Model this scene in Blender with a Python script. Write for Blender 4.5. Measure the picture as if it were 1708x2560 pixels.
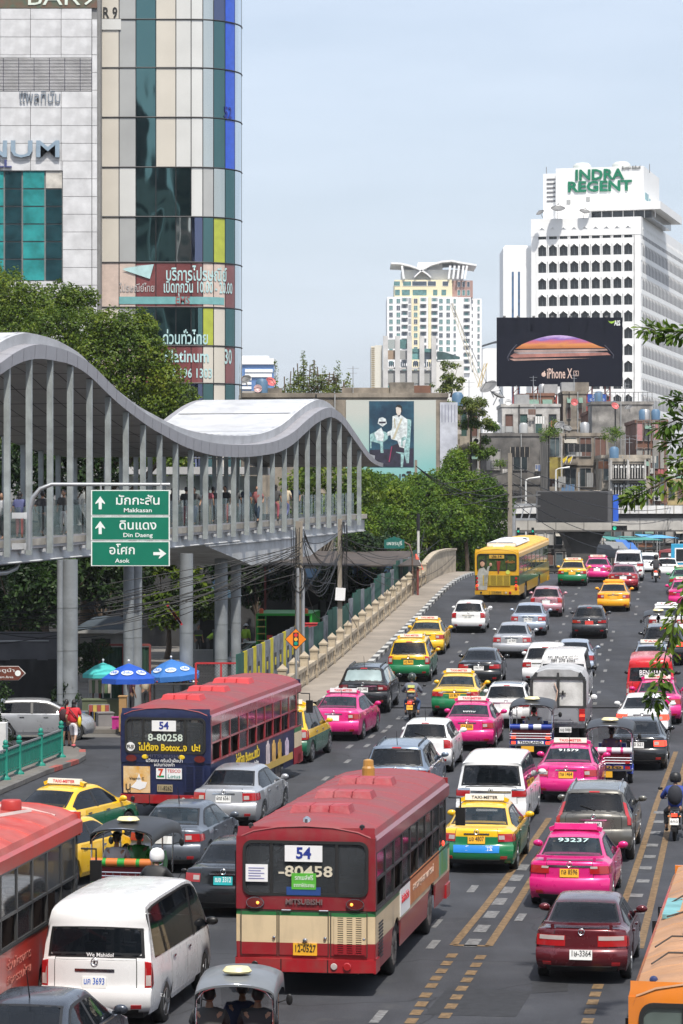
import bpy,bmesh,math,random
from mathutils import Vector,Matrix,Quaternion,noise as mnoise
R=math.radians
for o in list(bpy.data.objects):bpy.data.objects.remove(o)
SC=bpy.context.scene
COL=SC.collection
# ------------------------ camera, sky, sun, exposure
F,CX,CY,H=7111.0,854.0,1280.0,8.4
cam=bpy.data.cameras.new('camera');cam.sensor_fit='VERTICAL';cam.sensor_height=36;cam.sensor_width=36
cam.lens=100.0;cam.clip_start=1.0;cam.clip_end=8000
co=bpy.data.objects.new('camera',cam);COL.objects.link(co)
co.location=(0,0,H);co.rotation_euler=(R(90),0,0)
SC.camera=co
SUN_DIR=Vector((0.22,-0.95,0)).normalized()*math.cos(R(60))+Vector((0,0,math.sin(R(60))))
W=bpy.data.worlds.new('World');SC.world=W;W.use_nodes=True
nt=W.node_tree;nt.nodes.clear()
sky=nt.nodes.new('ShaderNodeTexSky');sky.sky_type='NISHITA';sky.sun_disc=False
sky.sun_elevation=R(60);sky.sun_rotation=math.atan2(SUN_DIR.x,SUN_DIR.y)
sky.air_density=1.0;sky.dust_density=3.5;sky.ozone_density=1.6;sky.altitude=0
bg=nt.nodes.new('ShaderNodeBackground');bg.inputs['Strength'].default_value=0.152
wo=nt.nodes.new('ShaderNodeOutputWorld')
tc=nt.nodes.new('ShaderNodeTexCoord');mp=nt.nodes.new('ShaderNodeMapping');mp.inputs['Scale'].default_value=(1.6,1.6,9.0)
cn=nt.nodes.new('ShaderNodeTexNoise');cn.inputs['Scale'].default_value=2.2;cn.inputs['Detail'].default_value=6;cn.inputs['Roughness'].default_value=.55
cr=nt.nodes.new('ShaderNodeMapRange');cr.inputs[1].default_value=.35;cr.inputs[2].default_value=.8;cr.inputs[3].default_value=.42;cr.inputs[4].default_value=.66
mx=nt.nodes.new('ShaderNodeMix');mx.data_type='RGBA';mx.inputs[7].default_value=(6.5,7.15,8.2,1)
nt.links.new(tc.outputs['Generated'],mp.inputs['Vector']);nt.links.new(mp.outputs[0],cn.inputs['Vector'])
nt.links.new(cn.outputs['Fac'],cr.inputs[0]);nt.links.new(cr.outputs[0],mx.inputs[0])
nt.links.new(sky.outputs[0],mx.inputs[6]);nt.links.new(mx.outputs[2],bg.inputs['Color']);nt.links.new(bg.outputs[0],wo.inputs[0])
sl=bpy.data.lights.new('sun','SUN');sl.energy=4.9;sl.angle=R(1.5);sl.color=(1,.95,.87)
so=bpy.data.objects.new('sun',sl);COL.objects.link(so);so.rotation_euler=(-SUN_DIR).to_track_quat('-Z','Y').to_euler();so.location=(0,0,60)
SC.view_settings.view_transform='Standard';SC.view_settings.look='None'
SC.view_settings.exposure=0.05;SC.view_settings.gamma=1;SC.view_settings.use_curve_mapping=False
SC.cycles.max_bounces=6;SC.cycles.diffuse_bounces=3;SC.cycles.glossy_bounces=3;SC.cycles.transparent_max_bounces=12
SC.cycles.use_denoising=True;SC.cycles.caustics_reflective=False;SC.cycles.caustics_refractive=False
RND=random.Random(7)
# ------------------------ helpers
def P(px,py,Y):return Vector(((px-CX)/F*Y,Y,H-(py-CY)/F*Y))
def smooth01(t):t=min(1,max(0,t));return t*t*(3-2*t)
def table(tab):
 def f(x):
  if x<=tab[0][0]:return tab[0][1]
  if x>=tab[-1][0]:return tab[-1][1]
  for i in range(len(tab)-1):
   x0,y0=tab[i];x1,y1=tab[i+1]
   if x<=x1:
    m=(y1-y0)/(x1-x0)
    m0=m if i==0 else.5*(m+(y0-tab[i-1][1])/(x0-tab[i-1][0]))
    m1=m if i==len(tab)-2 else.5*(m+(tab[i+2][1]-y1)/(tab[i+2][0]-x1))
    h=x1-x0;t=(x-x0)/h
    return(2*t**3-3*t*t+1)*y0+(t**3-2*t*t+t)*h*m0+(-2*t**3+3*t*t)*y1+(t**3-t*t)*h*m1
 return f
RISE=table([(0,0),(58,0),(60,0),(70,.15),(80,.42),(95,.78),(105,1.05),(119,1.5),(137,2.35),(150,3.0),(168,3.95),(180,4.25),(192,4.22),(210,3.7),(240,2.6),(300,1.2),(400,.5),(700,.3)])
HEADT=table([(20,.16),(62,.16),(127,.115),(178,.122),(240,.13),(600,.13)])
_c={127:1.71}
for y in range(127,700):_c[y+1]=_c[y]+HEADT(y+.5)
for y in range(127,0,-1):_c[y-1]=_c[y]-HEADT(y-.5)
def kerb(Y):
 Y=min(699,max(0,Y));i=int(Y);return _c[i]+(_c[i+1]-_c[i])*(Y-i)
def gnd(X,Y):
 u=X-kerb(Y)
 if Y<107:return RISE(Y)*smooth01((u+5)/6.0)
 return RISE(Y)if u>-1.7 else 0.0
def solve(px,py):
 Y=60.0 if py>1900 else 110.0
 best=None
 lo,hi=25.0,300.0
 y=lo
 while y<hi:
  X=(px-CX)/F*y
  if H-(py-CY)/F*y<=gnd(X,y):break
  y+=.1
 return Vector(((px-CX)/F*y,y,gnd((px-CX)/F*y,y)))
class MB:
 def __init__(s):s.v=[];s.f=[]
 def add(s,vs,fs):
  n=len(s.v);s.v+=[tuple(p)for p in vs];s.f+=[tuple(i+n for i in q)for q in fs];return s
 def box(s,x0,x1,y0,y1,z0,z1):
  return s.add([(x0,y0,z0),(x1,y0,z0),(x1,y1,z0),(x0,y1,z0),(x0,y0,z1),(x1,y0,z1),(x1,y1,z1),(x0,y1,z1)],[(0,3,2,1),(4,5,6,7),(0,1,5,4),(1,2,6,5),(2,3,7,6),(3,0,4,7)])
 def obox(s,c,size,rot=(0,0,0)):
  from mathutils import Euler
  m=Euler(rot).to_matrix();c=Vector(c);h=Vector(size)/2
  vs=[c+m@Vector((a*h.x,b*h.y,d*h.z))for d in(-1,1)for a,b in((-1,-1),(1,-1),(1,1),(-1,1))]
  return s.add(vs,[(0,3,2,1),(4,5,6,7),(0,1,5,4),(1,2,6,5),(2,3,7,6),(3,0,4,7)])
 def bar(s,a,b,w,h=None):
  a=Vector(a);b=Vector(b);d=(b-a).normalized();h=h or w
  up=Vector((0,0,1))if abs(d.z)<.95 else Vector((0,1,0))
  x=d.cross(up).normalized()*w/2;y=x.normalized().cross(d).normalized()*h/2
  vs=[a-x-y,a+x-y,a+x+y,a-x+y,b-x-y,b+x-y,b+x+y,b-x+y]
  return s.add(vs,[(0,1,2,3),(7,6,5,4),(0,4,5,1),(1,5,6,2),(2,6,7,3),(3,7,4,0)])
 def grid(s,rows,flip=False):
  n=len(rows[0]);vs=[p for r in rows for p in r];fs=[]
  for i in range(len(rows)-1):
   for j in range(n-1):
    q=(i*n+j,i*n+j+1,(i+1)*n+j+1,(i+1)*n+j)
    fs.append(q[::-1]if flip else q)
  return s.add(vs,fs)
 def tube(s,pts,r,n=6,cap=True):
  pts=[Vector(p)for p in pts];rows=[];rr=r if isinstance(r,(list,tuple))else[r]*len(pts)
  ref=None
  for i,p in enumerate(pts):
   d=(pts[min(i+1,len(pts)-1)]-pts[max(i-1,0)]).normalized()
   if ref is None:ref=Vector((0,0,1))if abs(d.z)<.9 else Vector((1,0,0))
   x=d.cross(ref).normalized();ref=x.cross(d).normalized()
   rows.append([p+(x*math.cos(2*math.pi*k/n)+ref*math.sin(2*math.pi*k/n))*rr[i]for k in range(n)])
  vs=[p for q in rows for p in q];fs=[]
  for i in range(len(rows)-1):
   for k in range(n):
    fs.append((i*n+k,i*n+(k+1)%n,(i+1)*n+(k+1)%n,(i+1)*n+k))
  if cap:fs+=[tuple(range(n))[::-1],tuple((len(rows)-1)*n+k for k in range(n))]
  return s.add(vs,fs)
 def lathe(s,prof,n=16,axis='z',c=(0,0,0),cap=True):
  c=Vector(c);vs=[]
  for r,z in prof:
   for k in range(n):
    a=2*math.pi*k/n;p=(r*math.cos(a),r*math.sin(a),z)
    if axis=='x':p=(p[2],p[0],p[1])
    if axis=='y':p=(p[0],p[2],p[1])
    vs.append(c+Vector(p))
  fs=[]
  for i in range(len(prof)-1):
   for k in range(n):fs.append((i*n+k,i*n+(k+1)%n,(i+1)*n+(k+1)%n,(i+1)*n+k))
  if cap:fs+=[tuple(range(n))[::-1],tuple((len(prof)-1)*n+k for k in range(n))]
  return s.add(vs,fs)
 def prism(s,poly,d0,d1,plane='xz'):
  def m(a,b,d):return{'xz':(a,d,b),'xy':(a,b,d),'yz':(d,a,b)}[plane]
  n=len(poly)
  vs=[m(a,b,d0)for a,b in poly]+[m(a,b,d1)for a,b in poly]
  fs=[tuple(range(n)),tuple(range(n,2*n))[::-1]]+[(i,i+n,(i+1)%n+n,(i+1)%n)for i in range(n)]
  return s.add(vs,fs)
 def ball(s,c,r,n=10,m=7):
  r=r if isinstance(r,(tuple,list))else(r,r,r);c=Vector(c);vs=[];fs=[]
  for i in range(1,m):
   t=math.pi*i/m
   for k in range(n):
    a=2*math.pi*k/n;vs.append(c+Vector((r[0]*math.sin(t)*math.cos(a),r[1]*math.sin(t)*math.sin(a),r[2]*math.cos(t))))
  vs+=[c+Vector((0,0,r[2])),c-Vector((0,0,r[2]))];T=len(vs)-2
  for i in range(m-2):
   for k in range(n):fs.append((i*n+k,(i+1)*n+k,(i+1)*n+(k+1)%n,i*n+(k+1)%n))
  for k in range(n):
   fs.append((T,k,(k+1)%n));fs.append((T+1,(m-2)*n+(k+1)%n,(m-2)*n+k))
  return s.add(vs,fs)
 def xf(s,M,start=0):
  s.v[start:]=[tuple(M@Vector(p))for p in s.v[start:]];return s
 def mesh(s,name='mesh',smooth=None,weld=False):
  me=bpy.data.meshes.new(name);me.from_pydata(s.v,[],s.f)
  if weld:
   bm=bmesh.new();bm.from_mesh(me);bmesh.ops.remove_doubles(bm,verts=bm.verts,dist=1e-3)
   bmesh.ops.recalc_face_normals(bm,faces=bm.faces);bm.to_mesh(me);bm.free()
  if smooth is not None:
   me.polygons.foreach_set('use_smooth',[True]*len(me.polygons))
   me.set_sharp_from_angle(angle=R(smooth))
  me.materials.append(None)
  return me
_mesh={}
def cached(key,fn):
 if key not in _mesh:_mesh[key]=fn()
 return _mesh[key]
def put(name,me,mat,parent=None,loc=None,rot=None,label=None,kind=None,smooth=None,scale=None):
 if isinstance(me,MB):me=me.mesh(name,smooth)
 o=bpy.data.objects.new(name,me);COL.objects.link(o)
 if parent is not None:o.parent=parent
 if loc is not None:o.location=loc
 if rot is not None:o.rotation_euler=rot
 if scale is not None:o.scale=scale
 if mat is not None:
  o.material_slots[0].link='OBJECT';o.material_slots[0].material=mat
 if label:o['label']=label
 if kind:o['kind']=kind
 return o
def tag(o,label,cat,group=None):
 o['label']=label;o['category']=cat
 if group:o['group']=group
 return o
def thing(name,label,cat,loc=(0,0,0),rot=(0,0,0),group=None):
 o=bpy.data.objects.new(name,None);COL.objects.link(o);o.location=loc;o.rotation_euler=rot
 o.empty_display_size=.3
 return tag(o,label,cat,group)
_ref={}
def kids(o):
 return[c for c in bpy.data.objects if c.parent==o]
def dup(root,children,loc,rot,label,group=None):
 r=root.copy();COL.objects.link(r);r.location=loc;r.rotation_euler=rot;r['label']=label
 if group:r['group']=group
 for c,subs in children:
  k=c.copy();COL.objects.link(k);k.parent=r
  for d in subs:
   e=d.copy();COL.objects.link(e);e.parent=k
 return r
def tree_of(root,allobjs):
 return[(c,[d for d in allobjs if d.parent==c])for c in allobjs if c.parent==root]
def text_mesh(s,size=1.0,ext=.003,bold=0.0,align='CENTER'):
 def mk():
  cu=bpy.data.curves.new('lettering','FONT');cu.body=s;cu.size=size;cu.extrude=ext;cu.offset=bold*size
  cu.align_x=align;cu.align_y='CENTER';cu.resolution_u=2
  ob=bpy.data.objects.new('lettering',cu)
  me=bpy.data.meshes.new_from_object(ob)
  bpy.data.objects.remove(ob);bpy.data.curves.remove(cu)
  me.materials.clear();me.materials.append(None)
  return me
 return cached(('txt',s,size,ext,bold,align),mk)
def text(s,size,mat,parent,loc,rot=(R(90),0,0),ext=.003,bold=0.0,fit=None,align='CENTER',squash=1.0,name='lettering'):
 me=text_mesh(s,size,ext,bold,align)
 sx=1.0
 if fit and len(me.vertices):
  xs=[v.co.x for v in me.vertices];w=max(xs)-min(xs)
  if w>0:sx=fit/w
 return put(name,me,mat,parent,loc,rot,scale=(sx,squash,1))
 # ------------------------ materials
_mat={}
def nodes(name):
 m=bpy.data.materials.new(name);m.use_nodes=True;t=m.node_tree
 return m,t,t.nodes['Principled BSDF']
def N(t,kind,**kw):
 n=t.nodes.new(kind)
 for k,v in kw.items():setattr(n,k,v)
 return n
def coords(t,scale=(1,1,1),kind='Object'):
 a=N(t,'ShaderNodeTexCoord');b=N(t,'ShaderNodeMapping');b.inputs['Scale'].default_value=scale
 t.links.new(a.outputs[kind],b.inputs['Vector']);return b.outputs[0]
def noise_tex(t,vec,scale,detail=4,rough=.55):
 n=N(t,'ShaderNodeTexNoise');n.inputs['Scale'].default_value=scale;n.inputs['Detail'].default_value=detail;n.inputs['Roughness'].default_value=rough
 if vec is not None:t.links.new(vec,n.inputs['Vector'])
 return n.outputs['Fac']
def ramp(t,fac,lo,hi,a=0.,b=1.):
 n=N(t,'ShaderNodeMapRange');n.inputs[1].default_value=lo;n.inputs[2].default_value=hi;n.inputs[3].default_value=a;n.inputs[4].default_value=b
 t.links.new(fac,n.inputs[0]);return n.outputs[0]
def mix(t,fac,a,b,mode='MIX'):
 n=N(t,'ShaderNodeMix');n.data_type='RGBA';n.blend_type=mode
 if isinstance(fac,(int,float)):n.inputs[0].default_value=fac
 else:t.links.new(fac,n.inputs[0])
 for i,c in((6,a),(7,b)):
  if isinstance(c,(tuple,list)):n.inputs[i].default_value=(*c[:3],1)
  else:t.links.new(c,n.inputs[i])
 return n.outputs[2]
def plain(name,col,rough=.6,metal=0.,var=.12,vs=2.0,coat=0.,emit=0.,spec=.5,bump=0.):
 if name in _mat:return _mat[name]
 m,t,b=nodes(name)
 v=coords(t);f=noise_tex(t,v,vs,5)
 lo=tuple(c*(1-var)for c in col);hi=tuple(min(1,c*(1+var))for c in col)
 t.links.new(mix(t,ramp(t,f,.3,.7),lo,hi),b.inputs['Base Color'])
 b.inputs['Roughness'].default_value=rough;b.inputs['Metallic'].default_value=metal
 b.inputs['Coat Weight'].default_value=coat;b.inputs['Coat Roughness'].default_value=.06
 b.inputs['Specular IOR Level'].default_value=spec
 if emit:b.inputs['Emission Color'].default_value=(*col,1);b.inputs['Emission Strength'].default_value=emit
 if bump:
  bp=N(t,'ShaderNodeBump');bp.inputs['Strength'].default_value=bump;bp.inputs['Distance'].default_value=.02
  t.links.new(noise_tex(t,v,vs*8,6),bp.inputs['Height']);t.links.new(bp.outputs[0],b.inputs['Normal'])
 _mat[name]=m;return m
def paint(name,col,metal=0.,rough=.28,dirt=.07):
 if name in _mat:return _mat[name]
 m,t,b=nodes(name);v=coords(t)
 f=ramp(t,noise_tex(t,v,1.3,6,.6),.35,.75)
 d=tuple(c*(1-dirt)+.10*dirt for c in col)
 t.links.new(mix(t,f,col,d),b.inputs['Base Color'])
 g=ramp(t,noise_tex(t,v,4,4),.3,.7,rough*.8,rough*1.5);t.links.new(g,b.inputs['Roughness'])
 b.inputs['Metallic'].default_value=metal;b.inputs['Coat Weight'].default_value=.7;b.inputs['Coat Roughness'].default_value=.08
 _mat[name]=m;return m
def bands(name,stops,rough=.32,dirt=.18,coat=.5,noise_amt=0.0):
 """stops: [(z from, colour), ...] horizontal paint bands by height on the thing itself"""
 if name in _mat:return _mat[name]
 m,t,b=nodes(name);tcn=N(t,'ShaderNodeTexCoord');sp=N(t,'ShaderNodeSeparateXYZ');t.links.new(tcn.outputs['Object'],sp.inputs[0])
 cur=stops[0][1]
 for z,c in stops[1:]:
  g=N(t,'ShaderNodeMath',operation='GREATER_THAN');g.inputs[1].default_value=z
  t.links.new(sp.outputs['Z'],g.inputs[0]);cur=mix(t,g.outputs[0],cur,c)
 v=coords(t);f=ramp(t,noise_tex(t,v,2.0,7,.65),.45,.8,0,dirt)
 v2=coords(t,(3,3,.35));f2=ramp(t,noise_tex(t,v2,2.2,5,.6),.5,.8,0,dirt*.8)
 c1=mix(t,f,cur,(.16,.13,.10));c2=mix(t,f2,c1,(.10,.08,.07))
 t.links.new(c2,b.inputs['Base Color']);b.inputs['Roughness'].default_value=rough;b.inputs['Coat Weight'].default_value=coat;b.inputs['Coat Roughness'].default_value=.12
 _mat[name]=m;return m
def grime(name,col,dark=(.035,.032,.028),amount=.5,scale=.5,rough=.85,col2=None,streak=.25):
 """old plaster or concrete: blotches, vertical rain streaks, fine grain"""
 if name in _mat:return _mat[name]
 m,t,b=nodes(name)
 v=coords(t);vs_=coords(t,(1,1,streak))
 a=ramp(t,noise_tex(t,v,scale,8,.62),.38,.68);s=ramp(t,noise_tex(t,vs_,scale*3.5,6,.6),.48,.75)
 c=mix(t,ramp(t,noise_tex(t,v,scale*2.1,4),.35,.65),col,col2 or tuple(x*.72 for x in col))
 x=N(t,'ShaderNodeMath',operation='MAXIMUM');t.links.new(a,x.inputs[0]);t.links.new(s,x.inputs[1])
 y=N(t,'ShaderNodeMath',operation='MULTIPLY');t.links.new(x.outputs[0],y.inputs[0]);y.inputs[1].default_value=amount
 c=mix(t,y.outputs[0],c,dark)
 t.links.new(c,b.inputs['Base Color']);b.inputs['Roughness'].default_value=rough
 bp=N(t,'ShaderNodeBump');bp.inputs['Strength'].default_value=.3;bp.inputs['Distance'].default_value=.03
 t.links.new(noise_tex(t,v,scale*14,6),bp.inputs['Height']);t.links.new(bp.outputs[0],b.inputs['Normal'])
 _mat[name]=m;return m
def glass(name,col=(.02,.025,.03),rough=.04,alpha=1.0,spec=.6,wave=0.0,var=.3):
 if name in _mat:return _mat[name]
 m,t,b=nodes(name);v=coords(t)
 t.links.new(mix(t,ramp(t,noise_tex(t,v,.9,3),.35,.65),tuple(c*(1-var)for c in col),tuple(c*(1+var)for c in col)),b.inputs['Base Color'])
 b.inputs['Roughness'].default_value=rough;b.inputs['Specular IOR Level'].default_value=spec
 b.inputs['Alpha'].default_value=alpha
 if wave:
  bp=N(t,'ShaderNodeBump');bp.inputs['Strength'].default_value=wave;bp.inputs['Distance'].default_value=.15
  t.links.new(noise_tex(t,v,.55,2),bp.inputs['Height']);t.links.new(bp.outputs[0],b.inputs['Normal'])
 _mat[name]=m;return m
def leaf_mat(name,cols,rough=.5,trans=.35):
 if name in _mat:return _mat[name]
 m,t,b=nodes(name);g=N(t,'ShaderNodeNewGeometry');cr_=N(t,'ShaderNodeValToRGB');e=cr_.color_ramp.elements
 e[0].position=0;e[0].color=(*cols[0],1);e[1].position=1;e[1].color=(*cols[-1],1)
 for i,c in enumerate(cols[1:-1]):
  x=e.new((i+1)/(len(cols)-1));x.color=(*c,1)
 v=coords(t);blot=ramp(t,noise_tex(t,v,.45,3),.3,.7,0,.55)
 ma=N(t,'ShaderNodeMath',operation='MULTIPLY_ADD');t.links.new(g.outputs['Random Per Island'],ma.inputs[0]);ma.inputs[1].default_value=.45;t.links.new(blot,ma.inputs[2])
 t.links.new(ma.outputs[0],cr_.inputs[0]);t.links.new(cr_.outputs[0],b.inputs['Base Color'])
 b.inputs['Roughness'].default_value=rough;b.inputs['Specular IOR Level'].default_value=.35
 tr=N(t,'ShaderNodeBsdfTranslucent');ms=N(t,'ShaderNodeMixShader');ms.inputs[0].default_value=trans
 t.links.new(cr_.outputs[0],tr.inputs[0]);out=t.nodes['Material Output']
 t.links.new(b.outputs[0],ms.inputs[1]);t.links.new(tr.outputs[0],ms.inputs[2]);t.links.new(ms.outputs[0],out.inputs[0])
 _mat[name]=m;return m
BLACK=plain('black plastic',(.012,.012,.013),.45);RUBBER=plain('tyre rubber',(.014,.014,.014),.75)
CHROME=plain('chrome trim',(.62,.63,.65),.18,1.0,.05);ALLOY=plain('alloy rim',(.42,.43,.45),.32,.9)
WHITE=plain('white paint',(.78,.78,.78),.4,var=.04);DKGLASS=glass('tinted car glass',(.006,.008,.011),.03,.84,spec=.42)
CARGLASS=glass('clear car glass',(.022,.036,.046),.03,alpha=.52,spec=.85,var=.6);REDL=plain('red lamp',(.38,.012,.015),.18,coat=1)
LIT=plain('lit brake lamp',(.95,.06,.03),.2,emit=1.6);AMBER=plain('amber lamp',(.75,.22,.03),.2,coat=1);CLEARL=plain('clear lamp',(.46,.40,.38),.12,coat=1)
PLATEW=plain('white number plate',(.75,.75,.73),.5,var=.03);PLATEY=plain('yellow number plate',(.80,.42,.03),.5,var=.05);INK=plain('black ink',(.015,.015,.015),.6)
STEEL=plain('galvanised steel',(.42,.43,.44),.45,.7);RED_INK=plain('red lettering',(.6,.04,.05),.5)
# ------------------------ cars
CARS={'sedan':dict(L=4.55,W=1.77,H=1.47,ro=.98,wb=2.6,R=.315,belt=.94,prof=[(.12,.24,.86),(.0,.36,.93),(-.03,.52,.955),(.01,.66,.96),(.05,.69,.94),(.08,.95,.91),(.15,1.03,.87),(.62,1.085,.81),(1.24,1.395,.66),(1.58,1.455,.635),(2.1,1.47,.64),(2.6,1.43,.65),(3.35,1.05,.80),(3.9,.96,.84),(4.35,.80,.86),(4.52,.62,.9),(4.55,.42,.92),(4.48,.24,.86)]),'sedan_old':dict(L=4.3,W=1.70,H=1.40,ro=.95,wb=2.47,R=.295,belt=.90,prof=[(.10,.26,.88),(.0,.36,.94),(-.04,.50,.96),(-.01,.62,.96),(.05,.64,.95),(.07,.92,.93),(.13,.99,.89),(.55,1.03,.83),(1.08,1.33,.69),(1.42,1.385,.66),(1.95,1.40,.66),(2.45,1.36,.67),(3.1,1.0,.82),(3.7,.90,.86),(4.15,.76,.88),(4.27,.60,.91),(4.3,.42,.92),(4.22,.24,.86)]),'hatch':dict(L=3.95,W=1.70,H=1.53,ro=.68,wb=2.52,R=.31,belt=.97,prof=[(.12,.24,.86),(.0,.38,.93),(-.04,.54,.955),(.0,.68,.96),(.04,.71,.94),(.05,.92,.93),(.07,1.0,.91),(.11,1.04,.87),(.44,1.44,.72),(.66,1.51,.69),(1.5,1.53,.69),(2.25,1.47,.70),(3.05,1.06,.82),(3.4,.98,.86),(3.78,.82,.88),(3.92,.62,.9),(3.95,.42,.92),(3.88,.24,.86)]),'suv':dict(L=4.7,W=1.88,H=1.72,ro=.88,wb=2.78,R=.37,belt=1.08,prof=[(.14,.32,.84),(.0,.44,.93),(-.04,.62,.96),(.0,.78,.965),(.04,.81,.95),(.05,1.05,.94),(.07,1.12,.92),(.12,1.16,.88),(.50,1.60,.74),(.72,1.68,.71),(1.9,1.72,.71),(2.75,1.66,.71),(3.5,1.20,.83),(4.05,1.10,.87),(4.5,.92,.88),(4.67,.70,.91),(4.7,.48,.92),(4.6,.30,.86)]),'mpv':dict(L=4.58,W=1.77,H=1.75,ro=.92,wb=2.75,R=.33,belt=1.02,prof=[(.12,.28,.88),(.0,.40,.94),(-.04,.56,.96),(.0,.70,.965),(.04,.73,.95),(.05,1.02,.94),(.065,1.08,.93),(.10,1.12,.90),(.38,1.62,.76),(.58,1.71,.73),(1.9,1.755,.72),(2.6,1.69,.72),(3.4,1.14,.84),(3.9,1.03,.87),(4.35,.85,.88),(4.54,.66,.9),(4.58,.45,.92),(4.5,.26,.86)]),'luxvan':dict(L=4.94,W=1.85,H=1.89,ro=.95,wb=3.0,R=.34,belt=1.05,prof=[(.10,.24,.9),(.0,.38,.955),(-.03,.56,.97),(.0,.74,.975),(.02,.78,.965),(.03,1.04,.96),(.04,1.12,.95),(.07,1.18,.93),(.20,1.72,.83),(.42,1.85,.79),(2.2,1.895,.79),(3.3,1.80,.78),(4.2,1.20,.88),(4.5,1.08,.9),(4.8,.9,.9),(4.92,.66,.92),(4.94,.45,.92),(4.88,.24,.88)]),'van':dict(L=4.85,W=1.80,H=2.08,ro=1.0,wb=2.7,R=.34,belt=1.10,prof=[(.10,.32,.9),(.0,.40,.95),(-.04,.56,.97),(-.02,.70,.975),(.02,.73,.965),(.025,1.05,.965),(.03,1.16,.96),(.04,1.21,.95),(.12,1.70,.90),(.34,2.03,.84),(2.2,2.08,.84),(3.7,2.0,.82),(4.45,1.22,.90),(4.62,1.05,.92),(4.78,.85,.93),(4.84,.66,.94),(4.85,.48,.94),(4.78,.28,.9)]),'highvan':dict(L=5.2,W=1.88,H=2.28,ro=1.15,wb=3.1,R=.34,belt=1.12,prof=[(.10,.32,.9),(.0,.40,.95),(-.04,.56,.97),(-.02,.70,.975),(.02,.73,.965),(.025,1.05,.965),(.03,1.16,.96),(.04,1.21,.95),(.13,1.68,.90),(.38,2.05,.81),(2.2,2.11,.81),(3.9,2.02,.79),(4.7,1.26,.90),(4.9,1.08,.92),(5.1,.88,.93),(5.18,.68,.94),(5.2,.48,.94),(5.12,.28,.9)]),}
SUB=4
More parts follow.
